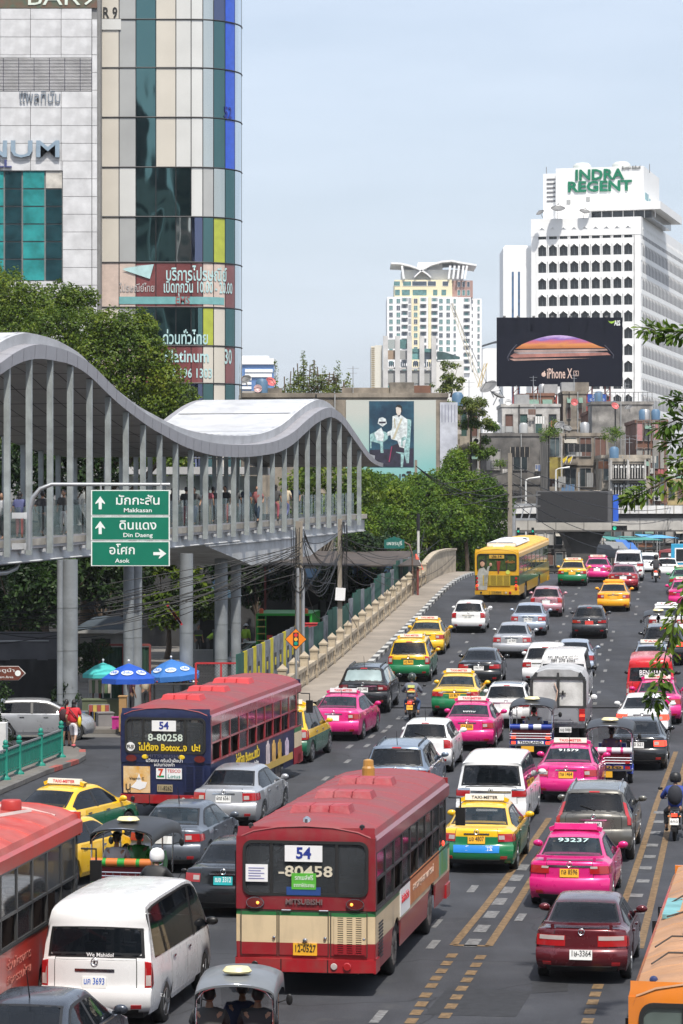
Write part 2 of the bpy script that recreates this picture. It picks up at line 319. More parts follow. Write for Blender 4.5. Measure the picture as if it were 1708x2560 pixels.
class Shape:
 def __init__(s,T):
  s.T=T;p=T['prof'];n=len(p);s.n=n;s.S=[]
  for i in range(n-1):
   a=p[max(i-1,0)];b=p[i];c=p[i+1];d=p[min(i+2,n-1)]
   for k in range(SUB):
    t=k/SUB;q=[]
    for j in range(3):
     m0=(c[j]-a[j])*.4;m1=(d[j]-b[j])*.4
     q.append((2*t**3-3*t*t+1)*b[j]+(t**3-2*t*t+t)*m0+(-2*t**3+3*t*t)*c[j]+(t**3-t*t)*m1)
    s.S.append(q)
  s.S.append(list(p[-1]))
  s.kb=T.get('kb',.15)
  s.st=[]
  q=6*SUB
  while q<=14*SUB:
   v=s.strip(q/SUB,1.0);s.st.append((v.y,v.z,v.x));q+=1
  st=s.st
  s.yr=T['ro'];s.yf=T['ro']+T['wb']
 def raw(s,p):
  x=min(max(p,0),s.n-1)*SUB;i=min(int(x),len(s.S)-2);t=x-i
  return[s.S[i][j]*(1-t)+s.S[i+1][j]*t for j in range(3)]
 def strip(s,p,u):
  y,z,w=s.raw(p);a=abs(u)
  kr=s.kb*(1 if p<=8 else max(0,9-p));kf=.32*(1 if p>=13 else max(0,p-12))
  y+=kr*a**3-kf*a**3
  if 6<p<14:z-=.035*a*a*smooth01((p-6)/1.5)+.03*max(0,(a-.88)/.12)**1.6
  elif p>=5:z-=.02*a**6
  return Vector((u*w*s.T['W']/2,y,z))
 def top(s,y):
  st=s.st
  if y<=st[0][0]:return st[0][1],st[0][2]
  for i in range(len(st)-1):
   if st[i][0]<=y<=st[i+1][0]:
    t=(y-st[i][0])/max(1e-6,st[i+1][0]-st[i][0]);return st[i][1]*(1-t)+st[i+1][1]*t,st[i][2]*(1-t)+st[i+1][2]*t
  return st[-1][1],st[-1][2]
 def levels(s,y):
  T=s.T;zt,xt=s.top(y);hw=T['W']/2;L=T['L']
  tp=1-.05*max(0,(.9-y)/.9)**2-.10*max(0,(y-(L-.9))/.9)**2
  zb=min(T['belt']+.012*(y-1.2)*-1,zt-.03)
  z0=T['prof'][0][1]-.03
  g=(zb-z0)
  return[(z0,.935*hw*tp),(z0+.17*g,.985*hw*tp),(z0+.45*g,1.0*hw*tp),(z0+.74*g,.995*hw*tp),(zb,max(xt,.965*hw*tp))]+s.upper(zb,max(xt,.965*hw*tp),zt,xt)
 def upper(s,zb,xb,zt,xt):
  h=max(zt-zb,1e-4);a=min(.035/h,.3);b=max(1-.075/h,.6)
  return[(zb+h*t,xb+(xt-xb)*t)for t in(a,b,1)]
 def side(s,sg,y,z,off=0):
  lv=s.levels(y)
  for i in range(7):
   if z<=lv[i+1][0]or i==6:
    t=(z-lv[i][0])/max(1e-6,lv[i+1][0]-lv[i][0]);x=lv[i][1]*(1-t)+lv[i+1][1]*t;break
  return Vector((sg*(x+off),y,z))
 def body(s):
  T=s.T;m=MB();us=[-1,-.95,-.88,-.7,-.4,0,.4,.7,.88,.95,1]
  k0=len(m.f);m.grid([[s.strip(i/SUB,u)for u in us]for i in range(len(s.S))]);nu=len(us)-1
  lo_,hi_=s.T.get('open',(29,32))
  m.f[k0:]=[f for q,f in enumerate(m.f[k0:])if not((lo_<=q//nu<hi_ or 45<=q//nu<48)and us[q%nu]>=-.89 and us[q%nu+1]<=.89)]
  win=s.T.get('cuts',[])
  ys=[q[0]for q in s.st];ra=T['R']+.055
  for yc in(s.yr,s.yf):
   for k in range(-8,9):
    yy=yc+ra*math.sin(k/8*math.pi/2)
    if ys[0]+.02<yy<ys[-1]-.02:ys.append(yy)
  for c0,c1 in s.T.get('cuts',[]):ys+=[c0,c1]
  ys=sorted(ys)
  ys=[y for i,y in enumerate(ys)if i==0 or y-ys[i-1]>.004 or i==len(ys)-1]
  for sg in(-1,1):
   rows=[]
   rows.append([s.strip(p,sg)for p in(0,1,2,3.5,5,5.3,5.7,6)])
   for y in ys:
    col=[];zt=s.top(y)[0]
    for j,(z,x)in enumerate(s.levels(y)):
     for yc in(s.yr,s.yf):
      if abs(y-yc)<ra:z=max(z,T['R']+math.sqrt(ra*ra-(y-yc)**2)+.012*j)
     z=min(z,zt)
     col.append(Vector((sg*x,y,z)))
    rows.append(col)
   rows.append([s.strip(p,sg)for p in(17,16,15.4,15,14.5,14.3,14.15,14)])
   k0=len(m.f);m.grid(rows,flip=sg>0)
   def in_win(q):
    a=q//7;return q%7==5 and 1<=a<len(rows)-2 and any(c0-.001<=ys[a-1]and ys[a]<=c1+.001 for c0,c1 in win)
   m.f[k0:]=[f for q,f in enumerate(m.f[k0:])if not in_win(q)]
  return m.mesh('car_body',38,weld=True)
 def panel(s,p0,p1,u0,u1,off,n=6,m=6,cut=0.0):
  rows=[]
  for i in range(n+1):
   p=p0+(p1-p0)*i/n;row=[]
   e=cut*(1-min(1,4*min(i,n-i)/n))
   for j in range(m+1):
    a,b=(u0+e*(u1-u0),u1-e*(u1-u0));u=a+(b-a)*j/m
    q=s.strip(p,u);du=s.strip(p,u+.01)-s.strip(p,u-.01);dp=s.strip(min(p+.03,16.9),u)-s.strip(p-.03,u)
    nn=du.cross(dp).normalized()
    row.append(q+nn*off)
   rows.append(row)
  k=MB().grid(rows)
  rim=[]
  loop=rows[0]+[r[-1]for r in rows[1:]]+rows[-1][-2::-1]+[r[0]for r in rows[-2:0:-1]]
  c=sum((Vector(q)for q in loop),Vector())/len(loop)
  du=rows[0][-1]-rows[0][0];dp=rows[-1][0]-rows[0][0];nn=du.cross(dp).normalized()
  k.grid([loop+[loop[0]],[q-nn*(off+.01)for q in loop+[loop[0]]]])
  return k
 def sidepanel(s,sg,y0,y1,za,zb,off=.006,n=8,m=3):
  """za, zb: functions of y"""
  rows=[]
  for i in range(n+1):
   y=y0+(y1-y0)*i/n
   rows.append([s.side(sg,y,za(y)+(zb(y)-za(y))*j/m,off)for j in range(m+1)])
  return MB().grid(rows,flip=sg>0)
def seal(s,lo,hi,ug):
 m=MB()
 for a,b,c,d in((lo-.05,lo+.06,-ug-.02,ug+.02),(hi-.05,hi+.05,-ug-.02,ug+.02),(lo-.05,hi+.05,-ug-.02,-ug+.035),(lo-.05,hi+.05,ug-.035,ug+.02)):
  k=s.panel(a,b,c,d,.0075,6,6);m.add(k.v,k.f)
 return m.mesh('seal',40)
_shape={}
def shape(kind):
 if kind not in _shape:_shape[kind]=Shape(CARS[kind])
 return _shape[kind]
def wheel_meshes(r,w=.2,spokes=5,steel=False):
 def tyre():
  return MB().lathe([(r*.62,-w/2),(r*.93,-w/2),(r,-w*.36),(r,w*.36),(r*.93,w/2),(r*.62,w/2)],20,'x',cap=True).mesh('tyre',50)
 def rim():
  m=MB().lathe([(r*.66,w*.51),(r*.63,w*.53),(r*.58,w*.47),(r*.56,w*.40)],20,'x',cap=False)
  for sgn in(-1,):
   m.lathe([(r*.66,-w*.51),(r*.63,-w*.53),(r*.58,-w*.47),(r*.56,-w*.40)],20,'x',cap=False)
  for k in range(spokes):
   a=2*math.pi*k/spokes
   for e in(-1,1):
    m.obox((e*w*.505,math.cos(a)*r*.33,math.sin(a)*r*.33),(.02,r*.62,r*(.16 if not steel else.3)),(a,0,0))
  m.lathe([(r*.14,-w*.53),(r*.14,w*.53)],10,'x')
  return m.mesh('rim',40)
 return cached(('tyre',r,w),tyre),cached(('rim',r,w,spokes,steel),rim)
def add_wheel(par,x,y,r,w=.2,rim=None,spokes=5,z=None):
 t,q=wheel_meshes(r,w,spokes)
 o=put('wheel',t,RUBBER,par,(x,y,r if z is None else z));put('rim',q,rim or ALLOY,o)
 return o
SIGNM=plain('roof sign plastic',(.66,.62,.54),.35,var=.04)
def car(label,px,py,kind,mat,cat='car',name='car',plate=('w',''),lamp='mid',head=None,group='cars and taxis in the traffic jam',sign=None,text_rear=None,signmat=None,chrome=True,lit=False,rim=None,twin=None,spoiler=False,rails=False,wiper=False,glassm=None,loc=None,roofmat=None,antenna=False,lean=True,flank=True,badge=True,dx=0.0,lampm=None,rearpanel=None):
 s=shape(kind);T=s.T;hw=T['W']/2
 if loc is None:
  g=solve(px,py);Y=g.y;h=math.atan(HEADT(Y))if head is None else head
  X=g.x+T['ro']*math.sin(h)+dx
 else:X,Y=loc;h=head if head is not None else math.atan(HEADT(Y))
 z=gnd(X,Y);z2=gnd(X+T['wb']*math.sin(h),Y+T['wb']*math.cos(h))
 pitch=math.atan((z2-z)/T['wb'])
 c=thing(name,label,cat,(X,Y,z),(pitch,0,-h),group)
 K=lambda key,fn:cached((kind,)+key,fn)
 off=(0,-T['ro'],0)
 def pt(nm,me,m,**kw):return put(nm,me,m,c,off,**kw)
 pt('underbody',K(('ub',),lambda:MB().box(-hw+.22,hw-.22,.35,T['L']-.35,.2,.72).mesh()),BLACK)
 gm=glassm or DKGLASS
 if roofmat:pt('roof_panel',K(('roof',),lambda:s.panel(8.7,11,-.93,.93,.006,8,6).mesh('roof',40)),roofmat)
 vanlike=kind in('van','highvan')
 lo,hi=(7.15,8.0)if not vanlike else(7.1,8.0)
 if kind in('sedan','sedan_old'):lo,hi=7.02,7.97
 ug=.90 if kind not in('luxvan','van','highvan')else.88
 pt('rear_window',K(('rw',),lambda:s.panel(lo,hi,-ug,ug,.006,8,8,.06).mesh('rear_window',40)),gm)
 pt('window_seal',K(('rws',),lambda:seal(s,lo,hi,ug)),BLACK)
 pt('windscreen',K(('ws',),lambda:s.panel(11.05,11.95,-.92,.92,.006,6,6).mesh('windscreen',40)),gm)
 za=lambda y:s.levels(y)[4][0]+.035
 zb=lambda y:max(za(y)+.01,s.top(y)[0]-.075)
 ys=[q[0]for q in s.st]
 y_in=[y for y in[ys[0]+.01*k for k in range(int((ys[-1]-ys[0])*100))]if s.top(y)[0]-.075-za(y)>.04]
 y0,y1=min(y_in)+(.1 if kind not in('sedan','sedan_old')else.06),max(y_in)-.1
 if vanlike:y0+=.15
 if kind in('sedan','sedan_old','hatch'):cuts=[y0,(y0+y1)/2-.03,(y0+y1)/2+.04,y1]
 elif vanlike:cuts=[y0,y0+(y1-y0)*.70,y0+(y1-y0)*.70+.12,y1]
 else:cuts=[y0,y0+(y1-y0)*.27,y0+(y1-y0)*.27+.06,y0+(y1-y0)*.62,y0+(y1-y0)*.62+.06,y1]
 T['cuts']=[(cuts[k]+.02,cuts[k+1]-.02)for k in range(0,len(cuts),2)]
 pt('body',K(('body',),s.body),mat)
 def seats():
  m=MB();b=T['belt']
  for y,xs in((s.yr+.32,(-.36,0,.36)),(s.yr+1.28,(-.37,.37))):
   for x in xs:
    w=.17 if len(xs)==3 else.24
    m.box(x-w,x+w,y,y+.12,.55,b+.10).box(x-.11,x+.11,y+.01,y+.10,b+.14,b+.33).box(x-w,x+w,y+.12,y+.55,.5,.68).box(x-.02,x+.02,y+.04,y+.07,b+.09,b+.15)
  m.box(-hw+.2,hw-.2,max(.35,s.yr-.45),s.yr+.32,b-.06,b-.03);return m.mesh('seats')
 pt('seats',K(('seats',),seats),plain('car seat cloth',(.11,.10,.095),.8),kind='stuff')
 if flank:
  for sg in(-1,1):
   for k in range(0,len(cuts),2):
    pt('side_window',K(('sw',sg,k),lambda:s.sidepanel(sg,cuts[k],cuts[k+1],za,zb,.007,8,2).mesh('side_window',40)),gm)
   for k in range(1,len(cuts)-1,2):pt('door_pillar',K(('dp',sg,k),lambda:s.sidepanel(sg,cuts[k]-.01,cuts[k+1]+.01,lambda y:za(y)-.01,lambda y:zb(y)+.02,.010,2,3).mesh('pillar',40)),BLACK)
   pt('window_trim',K(('wt',sg),lambda:s.sidepanel(sg,y0-.03,y1+.04,lambda y:zb(y)-.006,lambda y:zb(y)+.035,.009,14,1).mesh('trim',40)),BLACK)
   dz0=lambda y:s.levels(y)[0][0]+.10;dz1=lambda y:s.levels(y)[4][0]-.005
   dcut=[s.yr+.42,(s.yr+s.yf)/2+.02,(s.yr+s.yf)/2+.04,s.yf-.40]
   for k in(0,2):
    d=pt('door',K(('door',sg,k),lambda:s.sidepanel(sg,dcut[k],dcut[k+1],dz0,dz1,.008,8,4).mesh('door',40)),mat)
    hy=dcut[k]+.16;hz=s.levels(hy)[4][0]-.10
    put('door_handle',K(('dh',sg,k),lambda:MB().obox(s.side(sg,hy,hz,.018),(.03,.17,.035)).mesh()),CHROME if chrome else mat,d)
   pt('door_mirror',K(('mir',sg),lambda:MB().ball((sg*(hw+.06),s.st[24 if not vanlike else 26][0]-.18,s.levels(2.9)[4][0]+.10),(.11,.06,.075),10,6).box(min(sg*(hw-.08),sg*(hw+.05)),max(sg*(hw-.08),sg*(hw+.05)),s.st[24][0]-.16,s.st[24][0]-.12,s.levels(2.9)[4][0]+.02,s.levels(2.9)[4][0]+.07).mesh('mirror',50)),mat if not vanlike else BLACK)
 else:
  for sg in(-1,1):
   pt('side_window',K(('sw1',sg),lambda:s.sidepanel(sg,y0,y1,za,zb,.007,10,2).mesh('side_window',40)),gm)
 lm=LIT if lit else REDL
 def lampset(p0,p1,u0,wrap,mtl,tagk,inner=None):
  for sg in(-1,1):
   a,b=(u0,.995)if sg>0 else(-.995,-u0)
   def mk():
    k=s.panel(p0,p1,a,b,.016,4,4)
    if wrap:
     z0=s.raw(p0)[1];z1=s.raw(p1)[1]
     rows=[[s.strip(p,sg)+Vector((sg*.014,-.004,0))for p in(p0,(p0+p1)/2,p1)]]
     for t in range(1,4):
      yy=max(s.kb+.06,s.st[0][0]-.05)+wrap*t/3
      rows.append([Vector((sg*(s.side(1,max(yy,s.st[0][0]),z,0).x+.012),yy,z))for z in(z0+(z1-z0)*.12*t/3,(z0+z1)/2,z1-(z1-z0)*.15*t/3)])
     k.grid(rows,flip=sg>0)
    return k.mesh('tail_lamp',40)
   o=pt('tail_lamp',K(('lamp',tagk,sg),mk),mtl)
   if inner:
    ia,ib=(inner[0],inner[1])if sg>0 else(-inner[1],-inner[0])
    put('lamp_lens',K(('lens',tagk,sg),lambda:s.panel(p0+(p1-p0)*inner[2],p0+(p1-p0)*inner[3],ia,ib,.022,2,3).mesh('lens',40)),inner[4],o)
 if lamp=='mid':lampset(4.25,4.95,.60,.26,lampm or lm,'mid',(.64,.80,.15,.6,CLEARL))
 elif lamp=='altis':lampset(4.28,4.88,.60,.22,lampm or lm,'altis',(.62,.78,.25,.75,CLEARL))
 elif lamp=='thin':lampset(4.35,4.92,.52,.30,lampm or lm,'thin',(.54,.72,.62,.95,CLEARL))
 elif lamp=='bar':lampset(4.2,4.8,.36,.12,lampm or lm,'bar',(.38,.93,.58,.95,CLEARL))
 elif lamp=='fit':lampset(4.3,6.3,.76,.16,lampm or lm,'fit')
 elif lamp=='tall':lampset(4.15,6.6,.80,.16,lampm or lm,'tall',(.82,.96,.1,.32,CLEARL))
 elif lamp=='pillar':lampset(4.4,7.6,.90,0,lampm or lm,'pillar')
 elif lamp=='suv':lampset(4.3,5.2,.62,.28,lampm or lm,'suv',(.65,.82,.15,.45,CLEARL))
 elif lamp=='van':lampset(4.0,6.4,.885,.04,lampm or lm,'van',(.90,.985,.05,.42,CLEARL))
 elif lamp=='lux':lampset(4.6,6.4,.60,.14,lampm or lm,'lux',(.60,.96,.55,.95,CHROME))
 if lamp in('suv','lux','thin')and chrome:
  pt('chrome_strip',K(('cs',lamp),lambda:s.panel(5.0 if lamp=='lux' else 4.80,5.45 if lamp=='lux' else 4.98,-.58,.58,.022,2,6).mesh('chrome_strip',40)),CHROME)
 elif chrome:
  pt('chrome_strip',K(('cs2',),lambda:s.panel(4.78,4.93,-.36,.36,.022,2,6).mesh('chrome_strip',40)),CHROME)
 tgp=(3.75,6.0,.60)if kind in('sedan','sedan_old')else(3.75,7.0,.74)
 pt('panel_gap',K(('pg',),lambda:s.panel(tgp[0]-.10,tgp[1]+.06,-tgp[2]-.014,tgp[2]+.014,.006,10,8).mesh('gap',40)),BLACK)
 pt('bumper_gap',K(('bg',),lambda:s.panel(3.2,3.34,-.97,.97,.012,2,10).mesh('gap',40)),BLACK)
 pt('tailgate',K(('tg',),lambda:s.panel(3.75,6.0 if kind in('sedan','sedan_old')else 7.0,-.60 if kind in('sedan','sedan_old')else-.74,.60 if kind in('sedan','sedan_old')else.74,.009,10,8).mesh('tailgate',40)),mat)
 pt('rear_bumper',K(('bp',),lambda:s.panel(.75,3.2,-.985,.985,.022,8,10).mesh('rear_bumper',40)),mat)
 pt('valance',K(('vl',),lambda:s.panel(.05,.95,-.80,.80,.026,3,8).mesh('valance',40)),BLACK)
 for sg in(-1,1):
  pt('reflector',K(('rf',sg),lambda:s.panel(1.05,1.45,min(sg*.66,sg*.84),max(sg*.66,sg*.84),.028,2,3).mesh('reflector',40)),REDL)
 pp=4.35 if kind not in('sedan_old','suv')else(2.4 if kind=='sedan_old' else 4.3)
 if kind in('van','highvan'):pp=4.25
 q=s.strip(pp,0);
 pl=pt('number_plate',cached(('plate',),lambda:MB().box(-.20,.20,-.012,.006,-.088,.088).mesh()),PLATEW if plate[0]=='w' else plate[0]if not isinstance(plate[0],str)else PLATEY)
 pl.location=(0,q.y-.03-T['ro'],q.z+(.02 if kind!='sedan_old' else 0));pl.rotation_euler=(R(-8),0,0)
 if plate[1]:
  text(plate[1],.15,plate[2]if len(plate)>2 else INK,pl,(0,-.014,.018),fit=.34,bold=.012,ext=.002)
 if badge:
  q2=s.strip(4.97 if kind in('sedan','sedan_old')else 6.3,0)
  bd=pt('badge',cached(('badge',),lambda:MB().lathe([(.055,-.006),(.062,0),(.055,.006),(.046,0),(.055,-.006)],14,'y',cap=False).lathe([(.02,-.004),(.02,.004)],8,'y').mesh('badge',40)),CHROME)
  bd.location=(0,q2.y-.03-T['ro'],q2.z+(.03 if kind in('sedan','sedan_old')else-.02))
 for x in(-1,1):
  for y in(0,T['wb']):add_wheel(c,x*(hw-.115),y,T['R'],.2,rim)
 if spoiler:
  q0=s.raw(6.1)
  pt('spoiler',K(('sp',),lambda:MB().grid([[Vector((u*hw*.80,q0[0]+.0+.14*u*u+dy,q0[1]+.055+dz))for u in[k/6 for k in range(-6,7)]]for dy,dz in((-.10,.01),(-.09,.05),(.06,.045),(.07,.02),(-.10,.01))]).box(-.55,-.49,q0[0]-.03,q0[0]+.05,q0[1]-.05,q0[1]+.07).box(.49,.55,q0[0]-.03,q0[0]+.05,q0[1]-.05,q0[1]+.07).mesh('spoiler',40)),mat)
 elif kind in('hatch','suv','mpv'):
  pt('roof_spoiler',K(('rsp',),lambda:s.panel(8.0,8.75,-.80,.80,.028,4,8).mesh('roof_spoiler',40)),mat)
  pt('high_brake_lamp',K(('hbl',),lambda:s.panel(8.02,8.2,-.18,.18,.034,1,4).mesh('brake_lamp',40)),lm)
 if rails:
  for sg in(-1,1):
   q0=s.strip(9,.86*sg);q1=s.strip(10.7,.86*sg)
   pt('roof_rail',K(('rail',sg),lambda:MB().tube([q0,q0+Vector((0,.1,.06)),q1+Vector((0,-.1,.06)),q1],.02,6).mesh('roof_rail',40)),CHROME if rails=='chrome' else BLACK)
 if wiper:
  q0=s.strip(lo+.08,.05);q1=s.strip(lo+.30,-.42)
  pt('rear_wiper',K(('wip',),lambda:MB().tube([q0+Vector((0,-.03,0)),q1+Vector((0,-.03,0))],.014,5).mesh('wiper',40)),BLACK)
 if antenna:
  q0=s.strip(8.8,0)
  pt('aerial',K(('ant',),lambda:MB().tube([q0,q0+Vector((0,-.18,.42))],[.012,.005],5).mesh()),BLACK)
 if sign:
  q0=s.strip(9.6,0)
  def sg_():
   m=MB();z=q0.z+.03;y=q0.y
   m.grid([[Vector((x,y+d,z+h_))for x in(-.46,-.41,.41,.46)]for d,h_ in((-.09,0),(-.05,.125),(.05,.125),(.09,0),(-.09,0))])
   for e in(-1,1):m.add([(e*.46,y-.09,z),(e*.46,y-.05,z+.125),(e*.46,y+.05,z+.125),(e*.46,y+.09,z)],[(0,1,2,3)])
   m.box(-.50,.50,y-.03,y+.03,z-.06,z)
   return m.mesh('roof_sign',30)
  so_=pt('roof_sign',K(('sign',),sg_),signmat or SIGNM)
  for e in(-1,1):put('sign_end',K(('signend',e),lambda:MB().obox((e*.51,q0.y,q0.z+.04),(.12,.15,.09),(0,e*.35,0)).mesh()),mat,so_)
  text(sign[0],.105,sign[1],so_,(0,q0.y-.078,q0.z+.092),(R(90-16),0,0),fit=.62,bold=.01)
 if text_rear:
  for(tx,size,tm,u,p,fit)in text_rear:
   q0=s.strip(p,u);qa=s.strip(p-.2,u);qb=s.strip(p+.2,u);d=(qb-qa).normalized();n=Vector((1,0,0)).cross(d)
   ang=math.atan2(d.z,d.y)
   text(tx,size,tm,c,(q0.x,q0.y+n.y*.02*(1 if n.y<0 else-1)-T['ro'],q0.z+abs(n.z)*.02),(ang,0,0),fit=fit,bold=.01,name='window_lettering')
 if rearpanel:
  p0,p1,u0,u1,m2=rearpanel
  pt('advert_sticker',s.panel(p0,p1,u0,u1,.028,3,8).mesh('sticker',40),m2)
 return c
 # ------------------------ people
SKIN=plain('skin',(.32,.18,.115),.55,var=.06);HAIR=plain('black hair',(.012,.010,.010),.5);
def skin_mesh(key,joints,edges,root=0,sub=1):
 """joints: [(x,y,z,r)], grown into one continuous surface with a skin modifier"""
 def mk():
  me=bpy.data.meshes.new('skel');me.from_pydata([j[:3]for j in joints],edges,[])
  o=bpy.data.objects.new('skel',me);COL.objects.link(o)
  md=o.modifiers.new('s','SKIN');md.use_smooth_shade=True
  for i,j in enumerate(joints):
   rr=j[3]if isinstance(j[3],tuple)else(j[3],j[3]);me.skin_vertices[0].data[i].radius=rr
  me.skin_vertices[0].data[root].use_root=True
  ss=o.modifiers.new('d','SUBSURF');ss.levels=sub;ss.render_levels=sub
  dg=bpy.context.evaluated_depsgraph_get();dg.update()
  r=bpy.data.meshes.new_from_object(o.evaluated_get(dg));bpy.data.objects.remove(o)
  r.materials.clear();r.materials.append(None)
  return r
 return cached(('skin',key),mk)
POSES={'stand':dict(pel=(0,0,.92),ch=(0,.0,1.28),nk=(0,-.0,1.45),hd=(0,.02,1.58),sh=.19,el=[(-.25,-.02,1.12),(.25,-.02,1.12)],ha=[(-.26,.06,.88),(.26,.06,.88)],kn=[(-.10,.03,.50),(.10,.03,.50)],an=[(-.10,-.02,.09),(.10,-.02,.09)]),'walk':dict(pel=(0,0,.90),ch=(0,.03,1.26),nk=(0,.05,1.43),hd=(0,.08,1.56),sh=.18,el=[(-.25,-.10,1.10),(.25,.08,1.10)],ha=[(-.24,.02,.90),(.22,.24,1.00)],kn=[(-.09,.18,.50),(.09,.02,.48)],an=[(-.08,.20,.10),(.08,-.28,.14)]),'ride':dict(pel=(0,0,.80),ch=(0,.12,1.14),nk=(0,.17,1.33),hd=(0,.22,1.47),sh=.20,el=[(-.34,.22,1.02),(.34,.22,1.02)],ha=[(-.30,.50,.98),(.30,.50,.98)],kn=[(-.24,.36,.66),(.24,.36,.66)],an=[(-.22,.18,.26),(.22,.18,.26)]),'sit':dict(pel=(0,0,.50),ch=(0,.02,.86),nk=(0,.03,1.04),hd=(0,.06,1.18),sh=.20,el=[(-.27,.10,.72),(.27,.10,.72)],ha=[(-.20,.34,.66),(.20,.34,.66)],kn=[(-.13,.42,.50),(.13,.42,.50)],an=[(-.13,.44,.10),(.13,.44,.10)]),'bend':dict(pel=(0,0,.90),ch=(0,.30,1.08),nk=(0,.46,1.12),hd=(0,.58,1.12),sh=.19,el=[(-.22,.40,.84),(.22,.40,.84)],ha=[(-.18,.52,.62),(.18,.52,.62)],kn=[(-.11,.02,.48),(.11,.02,.48)],an=[(-.11,-.04,.09),(.11,-.04,.09)]),}
def person(label,loc,rotz,pose,top,bottom,hair='short',hat=None,sleeves='short',legs='long',group=None,extras=(),slope=0,scale=1.0,shoes=None,detail=True):
 p=POSES[pose]
 c=thing('person',label,'person',loc,(slope,0,rotz),group);c.scale=(scale,)*3
 pel,ch,nk,hd=[Vector(p[k])for k in('pel','ch','nk','hd')]
 mid=pel.lerp(ch,.45)
 J=[(*pel,(.15,.11)),(*mid,(.135,.10)),(*ch,(.165,.11)),(*nk,.055),(*nk.lerp(hd,.7),.06)]
 E=[(0,1),(1,2),(2,3),(3,4)]
 shj={}
 for i,sg in((0,-1),(1,1)):
  s=Vector((sg*p['sh'],ch.y,ch.z+.09));e=Vector(p['el'][i]);h=Vector(p['ha'][i]);k=len(J)
  J+=[(*s,.062),(*e,.044),(*e.lerp(h,.86),.032),(*h,(.045,.026))];E+=[(2,k),(k,k+1),(k+1,k+2),(k+2,k+3)]
  d=(h-e).normalized()
  if detail:
   side=Vector((sg,0,0));base=len(J)-1
   for q in range(4):
    o=side*(.022*(q-1.5));ln=(.075,.085,.08,.062)[q]
    J+=[(*(h+o+d*.05),.011),(*(h+o*1.1+d*(.05+ln*.6)+Vector((0,.0,-.012))),.009),(*(h+o*1.1+d*(.05+ln)+Vector((0,0,-.03))),.008)]
    b=len(J)-3;E+=[(base,b),(b,b+1),(b+1,b+2)]
   J+=[(*(h-side*.05+d*.01),.012),(*(h-side*.06+d*.05),.009)];b=len(J)-2;E+=[(base,b),(b,b+1)]
 for i,sg in((0,-1),(1,1)):
  hp=pel+Vector((sg*.095,0,-.05));kn=Vector(p['kn'][i]);an=Vector(p['an'][i]);k=len(J)
  J+=[(*hp,.095),(*kn,.06),(*an,.04),(*(an+Vector((0,.14,-.055))),(.042,.025))];E+=[(0,k),(k,k+1),(k+1,k+2),(k+2,k+3)]
 put('body',skin_mesh((pose,detail),J,E),SKIN,c)
 def head():
  m=MB().ball(hd+Vector((0,0,.03)),(.078,.098,.118),14,10)
  m.ball(hd+Vector((0,.098,.012)),(.014,.022,.026),6,5)
  for e in(-1,1):m.ball(hd+Vector((e*.08,-.005,.02)),(.014,.026,.034),6,5)
  return m.mesh('head',60)
 hdo=put('head',cached(('head',pose),head),SKIN,c)
 if detail:
  def eyes():
   m=MB()
   for e in(-1,1):m.ball(hd+Vector((e*.032,.088,.045)),(.014,.010,.009),6,5)
   m.obox(hd+Vector((0,.094,-.035)),(.05,.012,.010));return m.mesh()
  put('face',cached(('face',pose),eyes),plain('eyes and lips',(.06,.02,.018),.5),hdo)
 def hairm():
  m=MB().ball(hd+Vector((0,-.016,.048)),(.09,.10,.115),12,8)
  if hair=='long':m.ball(hd+Vector((0,-.06,-.12)),(.085,.055,.17),10,7)
  if hair=='tail':m.tube([hd+Vector((0,-.10,.06)),hd+Vector((0,-.15,-.06)),hd+Vector((0,-.12,-.2))],[.035,.04,.015],6)
  return m.mesh('hair',60)
 if not(hat and hat[0]=='helmet'):put('hair',cached(('hair',pose,hair),hairm),HAIR,c)
 def shirt():
  JJ=[(*(pel+(pel-mid)*.45),(.20,.155)),(*mid,(.19,.145)),(*ch,(.205,.150)),(*(ch+(nk-ch)*.95),.10)];EE=[(0,1),(1,2),(2,3)]
  for i,sg in((0,-1),(1,1)):
   s=Vector((sg*p['sh'],ch.y,ch.z+.09));e=Vector(p['el'][i]);h=Vector(p['ha'][i]);k=len(JJ)
   JJ+=[(*s,.088),(*(s.lerp(e,.8)),.072)];EE+=[(2,k),(k,k+1)]
   if sleeves=='long':JJ+=[(*e,.058),(*e.lerp(h,.85),.045)];EE+=[(k+1,k+2),(k+2,k+3)]
  return skin_mesh((pose,'shirt',sleeves),JJ,EE)
 put('shirt',cached((pose,'shirtm',sleeves),shirt),top,c)
 def trou():
  JJ=[(*pel.lerp(mid,.55),(.168,.13)),(*(pel+Vector((0,0,-.02))),(.17,.14))];EE=[(0,1)]
  for i,sg in((0,-1),(1,1)):
   hp=pel+Vector((sg*.095,0,-.05));kn=Vector(p['kn'][i]);an=Vector(p['an'][i]);k=len(JJ)
   JJ+=[(*hp,.112),(*kn,.076)];EE+=[(1,k),(k,k+1)]
   if legs=='long':JJ+=[(*kn.lerp(an,.88),.058)];EE+=[(k+1,k+2)]
   elif legs=='knee':JJ+=[(*kn.lerp(an,.25),.07)];EE+=[(k+1,k+2)]
  return skin_mesh((pose,'trou',legs),JJ,EE)
 put('trousers',cached((pose,'trm',legs),trou),bottom,c)
 for i in(0,1):
  a=Vector(p['an'][i])
  put('shoe',cached(('shoe',pose,i),lambda:MB().ball(a+Vector((0,.05,-.05)),(.05,.13,.045),8,6).mesh('shoe',60)),shoes or BLACK,c)
